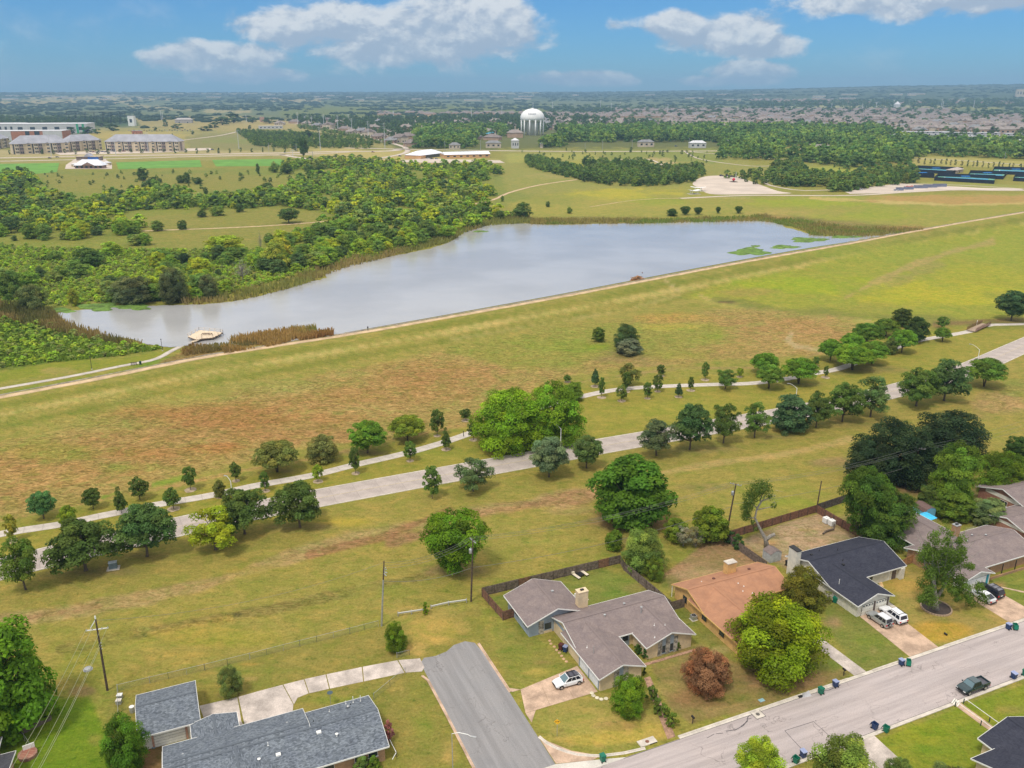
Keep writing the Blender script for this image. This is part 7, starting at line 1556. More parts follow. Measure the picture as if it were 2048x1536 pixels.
# ------------------------------------------------------------------ fences
def wood_fence(name,pts,label,h=1.8,m=None,post_side=1,gap=.015,pz=2.4,alt=None):
    """posts every 2.4 m, rails and pickets; each bay is a panel of its own"""
    m=m or mat('grey_cedar',(.16,.125,.105),.9,.3,2.5,fine=.35); pm=mat('cedar_post',(.10,.075,.06),.9,.3,3)
    q=[np.array(XY(*p)) for p in pts]; t=thing(name,label,'fence',(q[0][0],q[0][1],0)); rnd=random.Random(len(label)); o0=q[0]
    for a,b in zip(q[:-1],q[1:]):
        L_=np.hypot(*(b - a)); n=max(1,int(round(L_/pz))); d=(b - a)/L_; nr=np.array((-d[1],d[0]))*post_side
        for i in range(n + 1):
            if i == n and (b is not q[-1]): continue
            c=a + d*L_*i/n - o0; MB().box(c[0] + nr[0]*.06 - .05,c[0] + nr[0]*.06 + .05,c[1] + nr[1]*.06 - .05,c[1] + nr[1]*.06 + .05,-.1,h - .05).obj('post',pm,t)
        for i in range(n):
            mb=MB(); s0,s1=L_*i/n,L_*(i + 1)/n; k=int((s1 - s0)/.145); w=(s1 - s0)/k
            for j in range(k):
                c0=a + d*(s0 + j*w + gap/2) - o0; c1=a + d*(s0 + (j + 1)*w - gap/2) - o0; zz=h + rnd.uniform(-.025,.025)
                p0,p1=Vector((*c0,0)),Vector((*c1,0)); th=Vector((*(-nr*.018),0))
                mb.add([p0,p1,p1 + th,p0 + th] + [x + Vector((0,0,zz)) for x in (p0,p1,p1 + th,p0 + th)],[(0,1,5,4),(1,2,6,5),(2,3,7,6),(3,0,4,7),(4,5,6,7)])
            for z in (.3,.95,1.55):
                c0=a + d*s0 - o0 + nr*.03; c1=a + d*s1 - o0 + nr*.03; mb.bar((*c0,z),(*c1,z),.035,.085)
            mb.obj('fence_panel',(alt if alt and rnd.random() < .22 else m),t)
    return t
M_CED2=mat('brown_cedar',(.20,.105,.07),.9,.25,2.5,fine=.3); M_CED3=mat('orange_cedar',(.40,.21,.09),.85,.25,2.5,fine=.25)
wood_fence('wooden_fence',[(50.1,112.6),(47.5,112.4),(46.9,120.4)],'newer brown wooden fence section at the left corner of the taupe house',m=M_CED2,post_side=1)
z4=lambda a,b: (960 + a/4.267,1100 + b/4.267)
far_l=ST(*z4(22,370)); far_r=ST(*z4(1120,118)); 
wood_fence('wooden_fence',[(46.9,120.5),(far_r[0] + 1.5,120.4)],'weathered grey fence along the back of the lawn behind the taupe house',alt=M_CED2,post_side=-1)
wood_fence('wooden_fence',[(far_r[0] + 1.6,120.4),(74.2,118),(74.9,106.2),(74.9,103.6)],'grey picket fence running down between the lawn and the brown yard',post_side=-1)
wood_fence('wooden_fence',[(74.9,103.5),(77.6,103.5)],'short dark fence joining the orange house',post_side=1)
cfar=ST(1479,1075)
wood_fence('wooden_fence',[(98.2,119.6),(98.4,107.6)],'grey fence between the brown yard and the stripped navy yard',post_side=1)
z5=lambda a,b: (1200 + a/4.096,880 + b/4.096)
pA=ST(*z5(1085,800)); pB=ST(*z5(1850,650)); pC=ST(1760,1084)
wood_fence('wooden_fence',[(98.2,119.7),(pB[0] + .2,121.6)],'new brown fence along the back of the stripped yard',m=M_CED2,post_side=-1)
wood_fence('wooden_fence',[(pB[0] + .3,121.5),(pB[0] + .6,107.2)],'new brown fence between the stripped yard and the pool',m=M_CED2,post_side=-1)
pD=ST(1800,990)
wood_fence('wooden_fence',[(pB[0] + .4,121.8),(pB[0] + 24,124.5)],'dark weathered fence behind the pool yard',m=mat('dark_cedar',(.10,.085,.08),.9,.3,2.5),post_side=-1)
wood_fence('wooden_fence',[(120.2,97.6),(124.2,98.4),(127.2,98.6)],'fresh orange stained fence between the navy and taupe roofed houses',m=M_CED3,post_side=1)
def chain_fence(pts,label,h=1.15,step=3.05,top=True,m=None):
    m=m or M_GALV; q=[P(u,v) for u,v in pts]; t=thing('chain_link_fence',label,'fence',q[0]); o=q[0]; dk=mat('green_steel',(.03,.06,.045),.6)
    net=net_mat('wire_mesh',(.20,.23,.22),.16) if 'wire_mesh' not in bpy.data.materials else bpy.data.materials['wire_mesh']
    for a,b in zip(q[:-1],q[1:]):
        L_=(b - a).length; n=max(1,int(round(L_/step)))
        for i in range(n + 1):
            c=a + (b - a)*i/n - o; MB().tube([c,c + Vector((0,0,h + (.04 if i % 3 else .1)))],.028 if i % 3 else .04,6).obj('post',dk if i % 2 else m,t)
        mb=MB(); mb.tube([a - o + Vector((0,0,h)),b - o + Vector((0,0,h))],.022,6); mb.obj('top_rail',m,t)
        mb=MB(); mb.add([a - o + Vector((0,0,.03)),b - o + Vector((0,0,.03)),b - o + Vector((0,0,h)),a - o + Vector((0,0,h))],[(0,1,2,3)]); mb.obj('wire_mesh',net,t)
    return t
z1=lambda a,b: (a/4.551,1200 + b/4.551)
chain_fence([z1(1075,830),(300,1367),(410,1341),(500,1319),(600,1293),(700,1268),(757,1253)],'long chain link fence along the field behind the grey roofed house')
chain_fence([z1(1075,835),z1(1085,1110)],'short run of chain link fence by the two white boxes, beside the garage')
chain_fence([(748,1400),(811,1347)],'chain link fence slanting from the grey roof to the driveway')
chain_fence([(794,1316),(819,1310)],'small chain link gate section at the end of the driveway',.95,3.)
chain_fence([(33,1462),(50,1482),(62,1500)],'bent green wire fence beside the raised planter')

# ------------------------------------------------------------------ poles and wires
WIRES=[]
def util_pole(bu,bv,tu,tv,label,arm=None,metal=0.,xf=False,r=.15,cut=0.):
    b=P(bu,bv); tp=at_h(tu,tv,b) - b; t=thing('utility_pole',label,'utility pole',b)
    if metal: mid=tp*metal; MB().tube([(0,0,-.3),mid],[r*1.1,r*.9],10).obj('pole_sleeve',M_GALV,t); MB().tube([mid,tp],[r*.8,r*.6],10).obj('pole',M_POLEW,t)
    else: MB().tube([(0,0,-.3),tp*.5,tp],[r*1.15,r,r*.75],10).obj('pole',M_POLEW,t)
    ends=[]
    if arm:
        for (fa,off,L_,mt) in arm:
            c=tp*fa; d=Vector(off).normalized()*L_/2
            MB().bar(c - d,c + d,.1,.13).obj('crossarm',mt,t)
            for k in (-1,-.45,.45,1):
                e=c + d*k*.95; MB().lathe([(.05,.05),(.08,.1),(.05,.16),(.075,.2),(.03,.27)],8,tuple(e)).obj('insulator',M_GALV,t); ends.append(b + e + Vector((0,0,.27)))
    if xf:
        c=tp*.82; MB().lathe([(.24,-.5),(.27,-.45),(.27,.32),(.2,.4),(.06,.42)],12,(c.x - .35,c.y - .1,c.z)).obj('transformer',M_GALV,t,True)
        MB().tube([(c.x - .35,c.y - .1,c.z + .4),(c.x - .35,c.y - .1,c.z + .7)],[.06,.05],6).obj('bushing',M_GALV,t)
    return t,b,tp,ends
A_DIR=(.92,-.39,0); e1=(CT,ST_,0); e2=(-ST_,CT,0)
tA,bA,pA_,eA=util_pole(942,1203,946,1078,'dark pole with a grey transformer can left of the wooden fence corner',[(.97,(.55,-.83,0),1.9,M_GALV)],xf=True)
tB,bB,pB_,eB=util_pole(1453,1068,1472,967,'leaning wooden pole with a crossarm and small transformer in the hedge',[(.98,(.85,-.5,0),2.2,mat('grey_arm',(.3,.28,.26)))],xf=True)
tC,bC,pC_,eC=util_pole(1822,978,1838,895,'wooden pole with a crossarm in front of the dark live oaks',[(.98,(.85,-.5,0),2.6,mat('grey_arm',(.3,.28,.26)))])
tD,bD,pD_,eD=util_pole(763,1252,768,1122,'pole in a pale metal sleeve with grey fittings at the top',None,metal=.72)
tE,bE,pE_,eE=util_pole(215,1381,191,1238,'dark pole with a white crossarm and brace in the foreground left',[(.86,(.97,.24,0),3.0,M_WHITE)])
util_pole(1632,1025,1643,962,'short bare black post standing in the grass behind the brown fence',None,r=.13)
mb=MB(); c=pD_; [mb.tube([c*f + Vector((0,0,0)),c*f + Vector((dx,-.2,dz))],[.06,.09],6) for f,dx,dz in ((.86,.5,.3),(.84,.6,-.1),(.82,.45,-.4),(.88,.35,.4))]; mb.obj('cable_fitting',M_GALV,tD)
c=pE_; MB().bar(c*.88 + Vector((-.9,-.1,0)),c*.995,.13,.13).obj('brace',M_WHITE,tE); MB().lathe([(.1,0),(.12,.1),(.1,.45),(.05,.55)],8,tuple(c)).obj('pole_cap',M_WHITE,tE)
mb=MB(); [mb.tube([c*f,c*f + Vector((.3,-.1,.25))],[.05,.07],6) for f in (.58,.62,.66)]; mb.obj('bracket',M_GALV,tE)
def wire(a,b,sag,label,r=.02,m=None):
    a,b=Vector(a),Vector(b); n=14; pts=[a + (b - a)*(i/n) + Vector((0,0,-sag*4*(i/n)*(1 - i/n))) - a for i in range(n + 1)]
    o=MB().tube(pts,r,5,caps=False).obj('power_line',m or mat('wire_metal',(.16,.16,.15),.5),loc=a); props(o,label,'power line','power lines over the field and yards')
for k in range(3):
    wire(eA[k],eB[k],1.6,'thin wire strung from the transformer pole to the leaning pole, over the wooden fence'); wire(eB[k + 1],eC[k + 1],1.2,'thin wire strung from the leaning pole to the pole by the dark oaks')
    d=pD_ + bD; wire(d + Vector((0,0,-.3 - .5*k)),eA[k],1.2,'thin wire strung between the metal sleeved pole and the transformer pole')
    wire(eC[k + 1],P3(2150,800 + 12*k,10),1.6,'thin wire leaving the pole by the dark oaks towards the right edge')
wire(bA + pA_*.55,bB + pB_*.55,1.5,'lower cable between the transformer pole and the leaning pole',.03); wire(bD + pD_*.7,bA + pA_*.55,1.,'lower cable from the metal sleeved pole to the transformer pole',.03)
wire(bB + pB_*.6,bC + pC_*.6,1.2,'lower cable between the leaning pole and the pole by the oaks',.03)
M_WY=mat('bright_wire',(.30,.31,.20),.5)
for k,(e,u2) in enumerate(zip(eE,(181,200,222,227))):
    d=Vector((-.02*1,-1,0)); end=Vector((e.x + (k - 1.5)*.15 + 6.2,e.y - 46,e.z + 1.2)); wire(e,end,1.6,'wire running from the white crossarm of the foreground pole towards the camera',.022,M_WY)
wire(bE + pE_*.62,Vector((bE.x + 6.6,bE.y - 46,9.4)),1.4,'communication cable running from the foreground pole towards the camera',.03,M_WY)
wire(bE + pE_*.98,bD + pD_*.98,2.0,'thin wire crossing the field between the foreground pole and the metal sleeved pole')
wire(bE + pE_*.7,P3(95,1402,.2),.1,'yellow sheathed guy wire from the foreground pole down to the lawn',.025,mat('guy_yellow',(.5,.38,.05)))

def street_lamp(bu,bv,tu,tv,label,arm=(-1,.2),L_=2.2,drop=False,base=None):
    b=P(bu,bv); top=at_h(tu,tv,b) - b; t=thing('street_lamp',label,'street lamp',b); h=top.z
    k_=.55 if drop else 1.; MB().tube([(0,0,0),(0,0,h*(.96 if drop else .82))],[.12*k_,.075*k_],10).obj('pole',M_GALV if drop else M_WHITE,t); MB().box(-.2,.2,-.2,.2,0,.12).obj('base',M_GALV,t)
    a=Vector((arm[0],arm[1],0)).normalized()*L_
    z_=(.95,1.,.985,.95) if drop else (.8,.9,.985,1.)
    MB().tube([(0,0,h*z_[0]),a*.35 + Vector((0,0,h*z_[1])),a*.8 + Vector((0,0,h*z_[2])),a + Vector((0,0,h*z_[3]))],[.06*k_,.05,.045,.04],8).obj('arm',M_WHITE,t)
    e=a + Vector((0,0,h*z_[3])); d=a.normalized(); MB().bar(e - d*.1,e + d*.6,.26,.12).obj('lamp_head',M_GALV,t)
street_lamp(1121,905,1112,846,'white street lamp with an upturned arm behind the grey green roadside tree')
street_lamp(1590,812,1576,768,'white street lamp behind the dense bluish roadside tree')
street_lamp(1952,738,1936,690,'white street lamp beside the road near the right edge',(-1,.35),2.6)
street_lamp(466,1003,462,953,'white street lamp between the trail and the parkway at left',(-.6,.2),.9)
street_lamp(906,1552,909,1463,'slender grey pole with a white arm and lamp reaching over the side street',(1,-.2),2.6,True)
small_pole(184,739,714,'black post light left of the bench on the lawn by the pier path'); small_pole(325,702,679,'black post light beside the reeds where the pier path starts')
small_pole(927,873,862,'small dark trail marker post beside the trail',.09,name='marker_post',cat='post',head=False)

# ------------------------------------------------------------------ vehicles
def paint_mat(n,c,metal=0.): return mat(n,c,.28,.03,2,metal=metal,spec=.5,coat=.6)
def car(label,name,cat,x,y,rz,paint,body,cabin,L_=4.6,W_=1.85,wr=.35,roofm=None,rails=None,glass_w=None,bed=None,spare=False,mir=True,wheelx=(.79,-.80)):
    """+x is the front. body: stations (x, z bottom, z top, half width); cabin: (x base rear, x roof rear, x roof front, x base front, z roof)"""
    t=thing(name,label,cat,(x,y,.05),rz); hw=W_/2; mb=MB()
    ring=[]
    for (sx,zb,zt,w) in body:
        w_=hw*w; ring.append([(sx,-w_*.9,zb),(sx,-w_,zb + .12),(sx,-w_,zt*.72 + zb*.28),(sx,-w_*.93,zt - .03),(sx,-w_*.8,zt),(sx,0,zt + .02),(sx,w_*.8,zt),(sx,w_*.93,zt - .03),(sx,w_,zt*.72 + zb*.28),(sx,w_,zb + .12),(sx,w_*.9,zb)])
    n=len(ring[0]); V=[p for r in ring for p in r]; F=[]
    for i in range(len(ring) - 1):
        for k in range(n): F.append((i*n + k,(i + 1)*n + k,(i + 1)*n + (k + 1) % n,i*n + (k + 1) % n))
    F += [tuple(range(n)),tuple((len(ring) - 1)*n + k for k in reversed(range(n)))]
    mb.add(V,F); mb.obj('body',paint,t)
    xr0,xr1,xf1,xf0,zr=cabin; zb=np.interp(0,[b[0] for b in sorted(body)],[b[2] for b in sorted(body)]) - .02
    bw,tw=hw*.93,hw*.74
    zr_b=float(np.interp(xr0,[b[0] for b in sorted(body)],[b[2] for b in sorted(body)])) - .02; zf_b=float(np.interp(xf0,[b[0] for b in sorted(body)],[b[2] for b in sorted(body)])) - .02
    B=[(xr0,-bw,zr_b),(xf0,-bw,zf_b),(xf0,bw,zf_b),(xr0,bw,zr_b)]; T=[(xr1,-tw,zr),(xf1,-tw,zr),(xf1,tw,zr),(xr1,tw,zr)]; mid=[(xr1 + (xf1 - xr1)*.5,s*tw*.8,zr + .035) for s in (-1,1)]
    MB().add(B + T,[(0,1,5,4),(1,2,6,5),(2,3,7,6),(3,0,4,7),(4,5,6,7)]).obj('cabin',paint,t)
    rf=MB(); rf.box(xr1 + .02,xf1 - .02,-tw + .03,tw - .03,zr - .02,zr + .03); rf.obj('roof',roofm or paint,t)
    def quad(nm,pts,m,push):
        c=sum((Vector(p) for p in pts),Vector())/len(pts); nrm=(Vector(pts[1]) - Vector(pts[0])).cross(Vector(pts[2]) - Vector(pts[0])).normalized()
        if nrm.dot(c - Vector((0,0,.8))) < 0: nrm=-nrm
        MB().add([Vector(p) + nrm*push for p in pts] + [Vector(p) - nrm*.01 for p in pts],[(0,1,2,3),(0,1,5,4),(1,2,6,5),(2,3,7,6),(3,0,4,7)]).obj(nm,m,t)
    def lerp(a,b,f): return tuple(a[i] + (b[i] - a[i])*f for i in range(3))
    def sub(a,b,c,d,u0,u1,v0,v1): return [lerp(lerp(a,b,u0),lerp(d,c,u0),v0),lerp(lerp(a,b,u1),lerp(d,c,u1),v0),lerp(lerp(a,b,u1),lerp(d,c,u1),v1),lerp(lerp(a,b,u0),lerp(d,c,u0),v1)]
    quad('windscreen',sub(B[1],B[2],T[2],T[1],.05,.95,.06,.94),glass_w or M_CGLB,.012); quad('rear_window',sub(B[0],B[3],T[3],T[0],.08,.92,.18,.92),M_CGLASS,.012)
    for i,(a,b,c,d) in enumerate(((B[0],B[1],T[1],T[0]),(B[3],B[2],T[2],T[3]))):
        for u0,u1 in ((.07,.33),(.36,.62),(.65,.93)): quad('side_window',sub(a,b,c,d,u0,u1,.16,.9),M_CGLASS,.012)
    for fx in wheelx:
        for s in (-1,1):
            wx=fx*(L_/2)*.78; wy=s*(hw - .12); w=MB(); mbt=MB(); ring_=18
            for rr,m_,nm in ((wr,M_TYRE,'wheel'),):
                v=[(wx + wr*cos(2*pi*k/ring_)*q,wy + s*o_,wr + wr*sin(2*pi*k/ring_)*q) for o_,q in ((-.1,.92),(-.08,1),(.1,1),(.135,.92)) for k in range(ring_)]
                f=[(j*ring_ + k,j*ring_ + (k + 1) % ring_,(j + 1)*ring_ + (k + 1) % ring_,(j + 1)*ring_ + k) for j in range(3) for k in range(ring_)] + [tuple(range(ring_)),tuple(3*ring_ + k for k in range(ring_))]
                wo_=MB().add(v,f).obj('wheel',M_TYRE,t)
            v=[(wx + wr*.62*cos(2*pi*k/10),wy + s*.145,wr + wr*.62*sin(2*pi*k/10)) for k in range(10)]; MB().add(v + [(wx,wy + s*.16,wr)],[(k,(k + 1) % 10,10) for k in range(10)]).obj('rim',M_RIM,wo_)
            v=[(wx + wr*1.22*cos(pi*k/10),wy + s*.115,wr + wr*1.22*sin(pi*k/10)) for k in range(11)] + [(wx + wr*1.04*cos(pi*k/10),wy + s*.118,wr + wr*1.04*sin(pi*k/10)) for k in range(11)]
            MB().add(v,[(k,k + 1,12 + k,11 + k) for k in range(10)]).obj('wheel_arch',M_BLACK,t)
    xf=max(b[0] for b in body); xr=min(b[0] for b in body); zf=[b for b in body if b[0] == xf][0]; zr_=[b for b in body if b[0] == xr][0]
    for s in (-1,1):
        MB().box(xf - .16,xf + .025,s*hw*.5,s*hw*.88,zf[2] - .2,zf[2] - .06).obj('headlight',M_HEADL,t); MB().box(xr - .02,xr + .1,s*hw*.62,s*hw*.95,zr_[2] - .32,zr_[2] - .06).obj('tail_light',M_TAILR,t)
        if mir: MB().box(xf0 - .25,xf0 - .1,s*(hw + .02),s*(hw + .2),zf_b + .02,zf_b + .17).obj('mirror',paint,t)
    MB().box(xf - .05,xf + .03,-hw*.45,hw*.45,zf[1] + .15,zf[2] - .1).obj('grille',M_BLACK,t); MB().box(xf - .08,xf + .05,-hw*.86,hw*.86,zf[1] - .03,zf[1] + .14).obj('front_bumper',M_BLACK,t); MB().box(xr - .06,xr + .06,-hw*.88,hw*.88,zr_[1] - .03,zr_[1] + .16).obj('rear_bumper',M_GALV if spare else M_BLACK,t)
    MB().box(xr - .03,xr + .02,-.25,.25,zr_[1] + .25,zr_[1] + .38).obj('number_plate',M_WHITE,t)
    if rails:
        for s in (-1,1): MB().bar((xr1 + .15,s*(tw - .08),zr + .09),(xf1 - .15,s*(tw - .08),zr + .09),.05,.05).obj('roof_rail',M_BLACK,t)
        for fx in rails: MB().bar((fx,-tw,zr + .14),(fx,tw,zr + .14),.07,.04).obj('crossbar',M_BLACK,t)
    if spare: MB().tube([(xr - .04,.15,.85),(xr - .2,.15,.85)],.33,16).obj('spare_wheel',M_TYRE,t); MB().tube([(xr - .2,.15,.85),(xr - .23,.15,.85)],.2,12).obj('spare_cover',M_GALV,t)
    if bed:
        x0,x1,z0,z1=bed; b_=MB()
        for q in ((x0,x1,-hw*.93,-hw*.84),(x0,x1,hw*.84,hw*.93),(x0,x0 + .08,-hw*.84,hw*.84),(x1 - .08,x1,-hw*.84,hw*.84)): b_.box(*q,z0,z1)
        b_.obj('bed_side',paint,t); MB().box(x0 + .08,x1 - .08,-hw*.84,hw*.84,z0,z0 + .03).obj('bed_floor',mat('bed_liner',(.10,.10,.12),.8),t)
    return t
SUVB=[(-2.2,.42,.95,.86),(-2.05,.34,1.02,.97),(-1.,.3,1.02,1),(.7,.3,1.0,1),(1.5,.3,.93,.98),(2.0,.32,.82,.9),(2.22,.38,.7,.74)]
cx,cy=XY(50.0,93.6); car('white crossover with a black glass roof and roof bars parked on the corner driveway','parked_car','car',cx,cy,TH + pi - .02,paint_mat('white_paintwork',(.80,.81,.84)),SUVB,(-2.12,-1.5,.15,1.05,1.6),rails=(-.9,-.1),roofm=paint_mat('black_glass_roof',(.03,.03,.05)))
cx,cy=XY(105.5,86.2); car('silver compact sport utility with a spare wheel on its tailgate','parked_suv','suv',cx - .75,cy + .3,TH + pi/2 + .02,paint_mat('silver_paintwork',(.42,.44,.45),.4),[(-2.15,.42,.98,.93),(-2.0,.34,1.05,.98),(-1,.3,1.05,1),(.8,.3,1.02,1),(1.7,.32,.92,.97),(2.1,.38,.78,.84)],(-2.1,-1.85,.1,.85,1.7),4.4,1.8,.34,spare=True,roofm=paint_mat('pale_silver_roof',(.62,.63,.68)))
cx,cy=XY(108.2,86.6); car('white boxy sport utility with a sunroof parked beside the silver one','parked_suv','suv',cx - .3,cy,TH + pi/2 - .05,paint_mat('white_paintwork',(.80,.81,.84)),[(-2.4,.45,1.0,.93),(-2.25,.38,1.1,.98),(-1,.34,1.1,1),(.8,.34,1.08,1),(1.9,.36,1.0,.97),(2.4,.42,.85,.86)],(-2.35,-2.1,.2,.95,1.8),4.9,1.92,.38,rails=(-1.7,))
cx,cy=XY(126.6,84.6); car('silver curved hatchback with a dark sloping rear window half under the tree','parked_car','car',cx + .1,cy + .2,TH + pi/2 + .02,paint_mat('light_silver_paintwork',(.60,.62,.64),.3),[(-2.2,.4,.95,.84),(-2.0,.3,1.0,.95),(-1,.26,.96,1),(.8,.26,.92,1),(1.6,.28,.8,.95),(2.2,.35,.62,.76)],(-2.05,-.9,.3,1.4,1.48),4.45,1.76,.32,roofm=paint_mat('pale_roof',(.72,.73,.77)))
cx,cy=XY(129.3,85.6); car('black boxy sport utility beside the silver hatchback','parked_suv','suv',cx + .2,cy,TH + pi/2 + .02,paint_mat('black_paintwork',(.012,.013,.02)),[(-2.35,.45,1.0,.93),(-2.2,.38,1.1,.98),(-1,.34,1.1,1),(.8,.34,1.08,1),(1.9,.36,1.0,.97),(2.35,.42,.85,.84)],(-2.3,-2.05,.1,.9,1.78),4.8,1.9,.37,rails=(-1.4,-.6),roofm=paint_mat('dark_grey_roof',(.12,.12,.15)))
cx,cy=XY(*ST(1945,1381)); car('dark green four door pickup truck parked at the kerb','pickup_truck','truck',cx,cy + .2,TH + pi - .02,paint_mat('dark_green_paintwork',(.012,.035,.042)),[(-2.6,.55,.78,.92),(-2.5,.48,.8,.97),(-.95,.45,.8,1),(-.9,.45,1.12,1),(.9,.45,1.1,1),(1.9,.47,1.02,.97),(2.45,.52,.88,.88)],(-.92,-.7,.55,1.15,1.72),5.15,1.86,.4,bed=(-2.6,-.98,.79,1.14),glass_w=M_CGLB,roofm=paint_mat('dark_teal_roof',(.05,.08,.09)))  # cab roof in a lighter tone than the dark green body

# ------------------------------------------------------------------ wheeled bins
M_BING=mat('green_bin_plastic',(.01,.16,.10),.45,.08); M_BINB=mat('navy_bin_plastic',(.02,.045,.13),.45,.08); M_BINR=mat('maroon_bin_plastic',(.10,.03,.03),.5)
def make_bin(m,lidm,loc,rz,label,open_=False):
    t=thing('wheelie_bin',label,'bin',loc,rz,'wheeled bins put out along the street')
    a=[(-.26,-.28),(.26,-.28),(.26,.30),(-.26,.30)]; b=[(-.33,-.36),(.33,-.36),(.33,.38),(-.33,.38)]; z0,z1=.06,1.0
    mb=MB(); V=[(x,y,z0) for x,y in a] + [(x,y,z1) for x,y in b] + [(x*.9,y*.9,z1) for x,y in b] + [(x*.85,y*.85,.3) for x,y in a]
    mb.add(V,[(3,2,1,0)] + [(i,(i + 1) % 4,4 + (i + 1) % 4,4 + i) for i in range(4)] + [(4 + i,4 + (i + 1) % 4,8 + (i + 1) % 4,8 + i) for i in range(4)] + [(8 + i,8 + (i + 1) % 4,12 + (i + 1) % 4,12 + i) for i in range(4)] + [(12,13,14,15)]); mb.obj('bin_body',m,t)
    if not open_:
        l=MB(); l.add([(-.36,-.42,1.0),(.36,-.42,1.0),(.36,.42,1.02),(-.36,.42,1.02),(-.34,-.38,1.06),(.34,-.38,1.06),(.34,.4,1.13),(-.34,.4,1.13)],[(0,1,5,4),(1,2,6,5),(2,3,7,6),(3,0,4,7),(4,5,6,7),(3,2,1,0)]); l.obj('lid',lidm,t)
    else: MB().add([(-.34,.40,1.0),(.34,.40,1.0),(.34,.62,.35),(-.34,.62,.35),(-.34,.44,1.02),(.34,.44,1.02),(.34,.66,.35),(-.34,.66,.35)],[(0,1,2,3),(7,6,5,4),(0,4,5,1),(2,6,7,3),(1,5,6,2),(3,7,4,0)]).obj('lid',lidm,t)
    for s in (-1,1): MB().tube([(s*.24,.36,.12),(s*.32,.36,.12)],.12,12).obj('wheel',M_TYRE,t)
    MB().bar((-.3,.44,.96),(.3,.44,.96),.04,.04).obj('handle',m,t)
    return t
P0=P(1205,1522); gb=make_bin(M_BING,M_BING,P0,TH + pi,'green bin alone by the corner kerb, nearest the bottom centre'); bb=make_bin(M_BINB,mat('blue_white_lid',(.30,.35,.55),.4),P(1670,1373),TH + pi,'blue bin right of the green one in front of the yellow green tree')
go=make_bin(M_BING,M_BING,P(1772,1464),TH + .25,'green bin with its lid hanging open near the pale drive',True); bo=make_bin(M_BINB,M_BINB,P(1749,1458),TH + .1,'blue open bin standing out in the street left of the green one',True)
for src,u,v,rz,lb in ((gb,1641,1387,TH + pi,'green bin left of the blue one in front of the yellow green tree'),(bb,1802,1330,TH + pi,'blue bin at the end of the navy house driveway'),(go,1816,1330,TH + 2.4,'green tipped open bin at the end of the navy house driveway'),
                          (bb,2016,1258,TH + pi,'blue bin by the kerb below the silver hatchback'),(go,2029,1258,TH + 2.6,'green bin by the kerb below the silver hatchback'),(bb,2027,1357,TH,'blue bin right of the pickup truck'),(gb,2050,1352,TH,'green bin cut by the right edge beyond the pickup truck'),
                          (bb,1606,1514,TH,'blue bin at the bottom edge between the two street trees'),(go,1592,1526,TH + .2,'green open bin at the bottom edge between the two street trees'),(gb,1670,1205,TH + .4,'green bin beside the white wall of the navy roofed house'),
                          (bb,1131,1303,TH + 2.2,'blue bin against the cream wall above the white crossover')):
    dup(src,P(u,v),rz,lb,'wheeled bins put out along the street')
make_bin(M_BINR,M_BINR,P(1122,1299),TH + 2.2,'maroon bin against the cream wall beside the blue one'); make_bin(M_BLACK,M_BLACK,P(1575,1132),TH,'black bin behind the white chimney')

# ------------------------------------------------------------------ small yard things
def sign():
    p=P(1114,1472); t=thing('road_sign','yellow diamond sign with a black double arrow on a thin post at the corner','sign',p,-.1); MB().tube([(0,0,0),(0,0,2.9)],.035,8).obj('post',M_GALV,t)
    MB().add([(0,-.045,1.98),(.46,-.045,2.44),(0,-.045,2.9),(-.46,-.045,2.44),(0,-.03,1.98),(.46,-.03,2.44),(0,-.03,2.9),(-.46,-.03,2.44)],[(0,1,2,3),(7,6,5,4),(0,4,5,1),(1,5,6,2),(2,6,7,3),(3,7,4,0)]).obj('sign_plate',mat('sign_yellow',(.75,.42,.02),.5),t)
    y=-.05; a=MB(); a.add([(-.2,y,2.40),(.16,y,2.44),(.16,y,2.50),(-.2,y,2.46)],[(0,1,2,3)]); a.add([(.1,y,2.36),(.3,y,2.48),(.1,y,2.58)],[(0,1,2)]); a.add([(-.14,y,2.54),(-.3,y,2.42),(-.14,y,2.32)],[(0,1,2)]); a.obj('arrow_mark',M_BLACK,t)
sign()
def rail_fence():
    for (pts,lb) in (([(796,1233),(823,1229),(849,1225)],'white steel guard rail, left section at the end of the side street'),([(862,1219),(897,1211),(933,1206)],'white steel guard rail, right section at the end of the side street')):
        q=[P(u,v) for u,v in pts]; t=thing('guard_rail',lb,'guard rail',q[0]); o=q[0]
        for a,b in zip(q[:-1],q[1:]):
            MB().bar(a - o + Vector((0,0,.62)),b - o + Vector((0,0,.62)),.06,.3).obj('rail',M_WHITE,t); MB().bar(a - o + Vector((0,-.04,.62)),b - o + Vector((0,-.04,.62)),.05,.1).obj('rail_rib',M_GALV,t)
        for c in q: c=c - o; MB().box(c.x - .08,c.x + .08,c.y + .05,c.y + .2,-.1,.85).obj('post',mat('grey_arm',(.3,.28,.26)),t)
rail_fence()
def bench(u,v,rz,label):
    t=thing('bench',label,'bench',P(u,v),rz)
    for k in range(3): MB().box(-.9,.9,-.2 + k*.15,-.07 + k*.15,.42,.46).obj('seat_slat',M_POLEW,t)
    for k in range(2): MB().box(-.9,.9,.26,.3,.58 + k*.17,.70 + k*.17).obj('back_slat',M_POLEW,t)
    for s in (-.75,.75): MB().box(s - .04,s + .04,-.2,.28,0,.42).obj('leg',M_BLACK,t); MB().box(s - .04,s + .04,.22,.26,.42,.9).obj('back_post',M_BLACK,t)
bench(268,730,.35,'dark slatted bench beside the path to the pier')
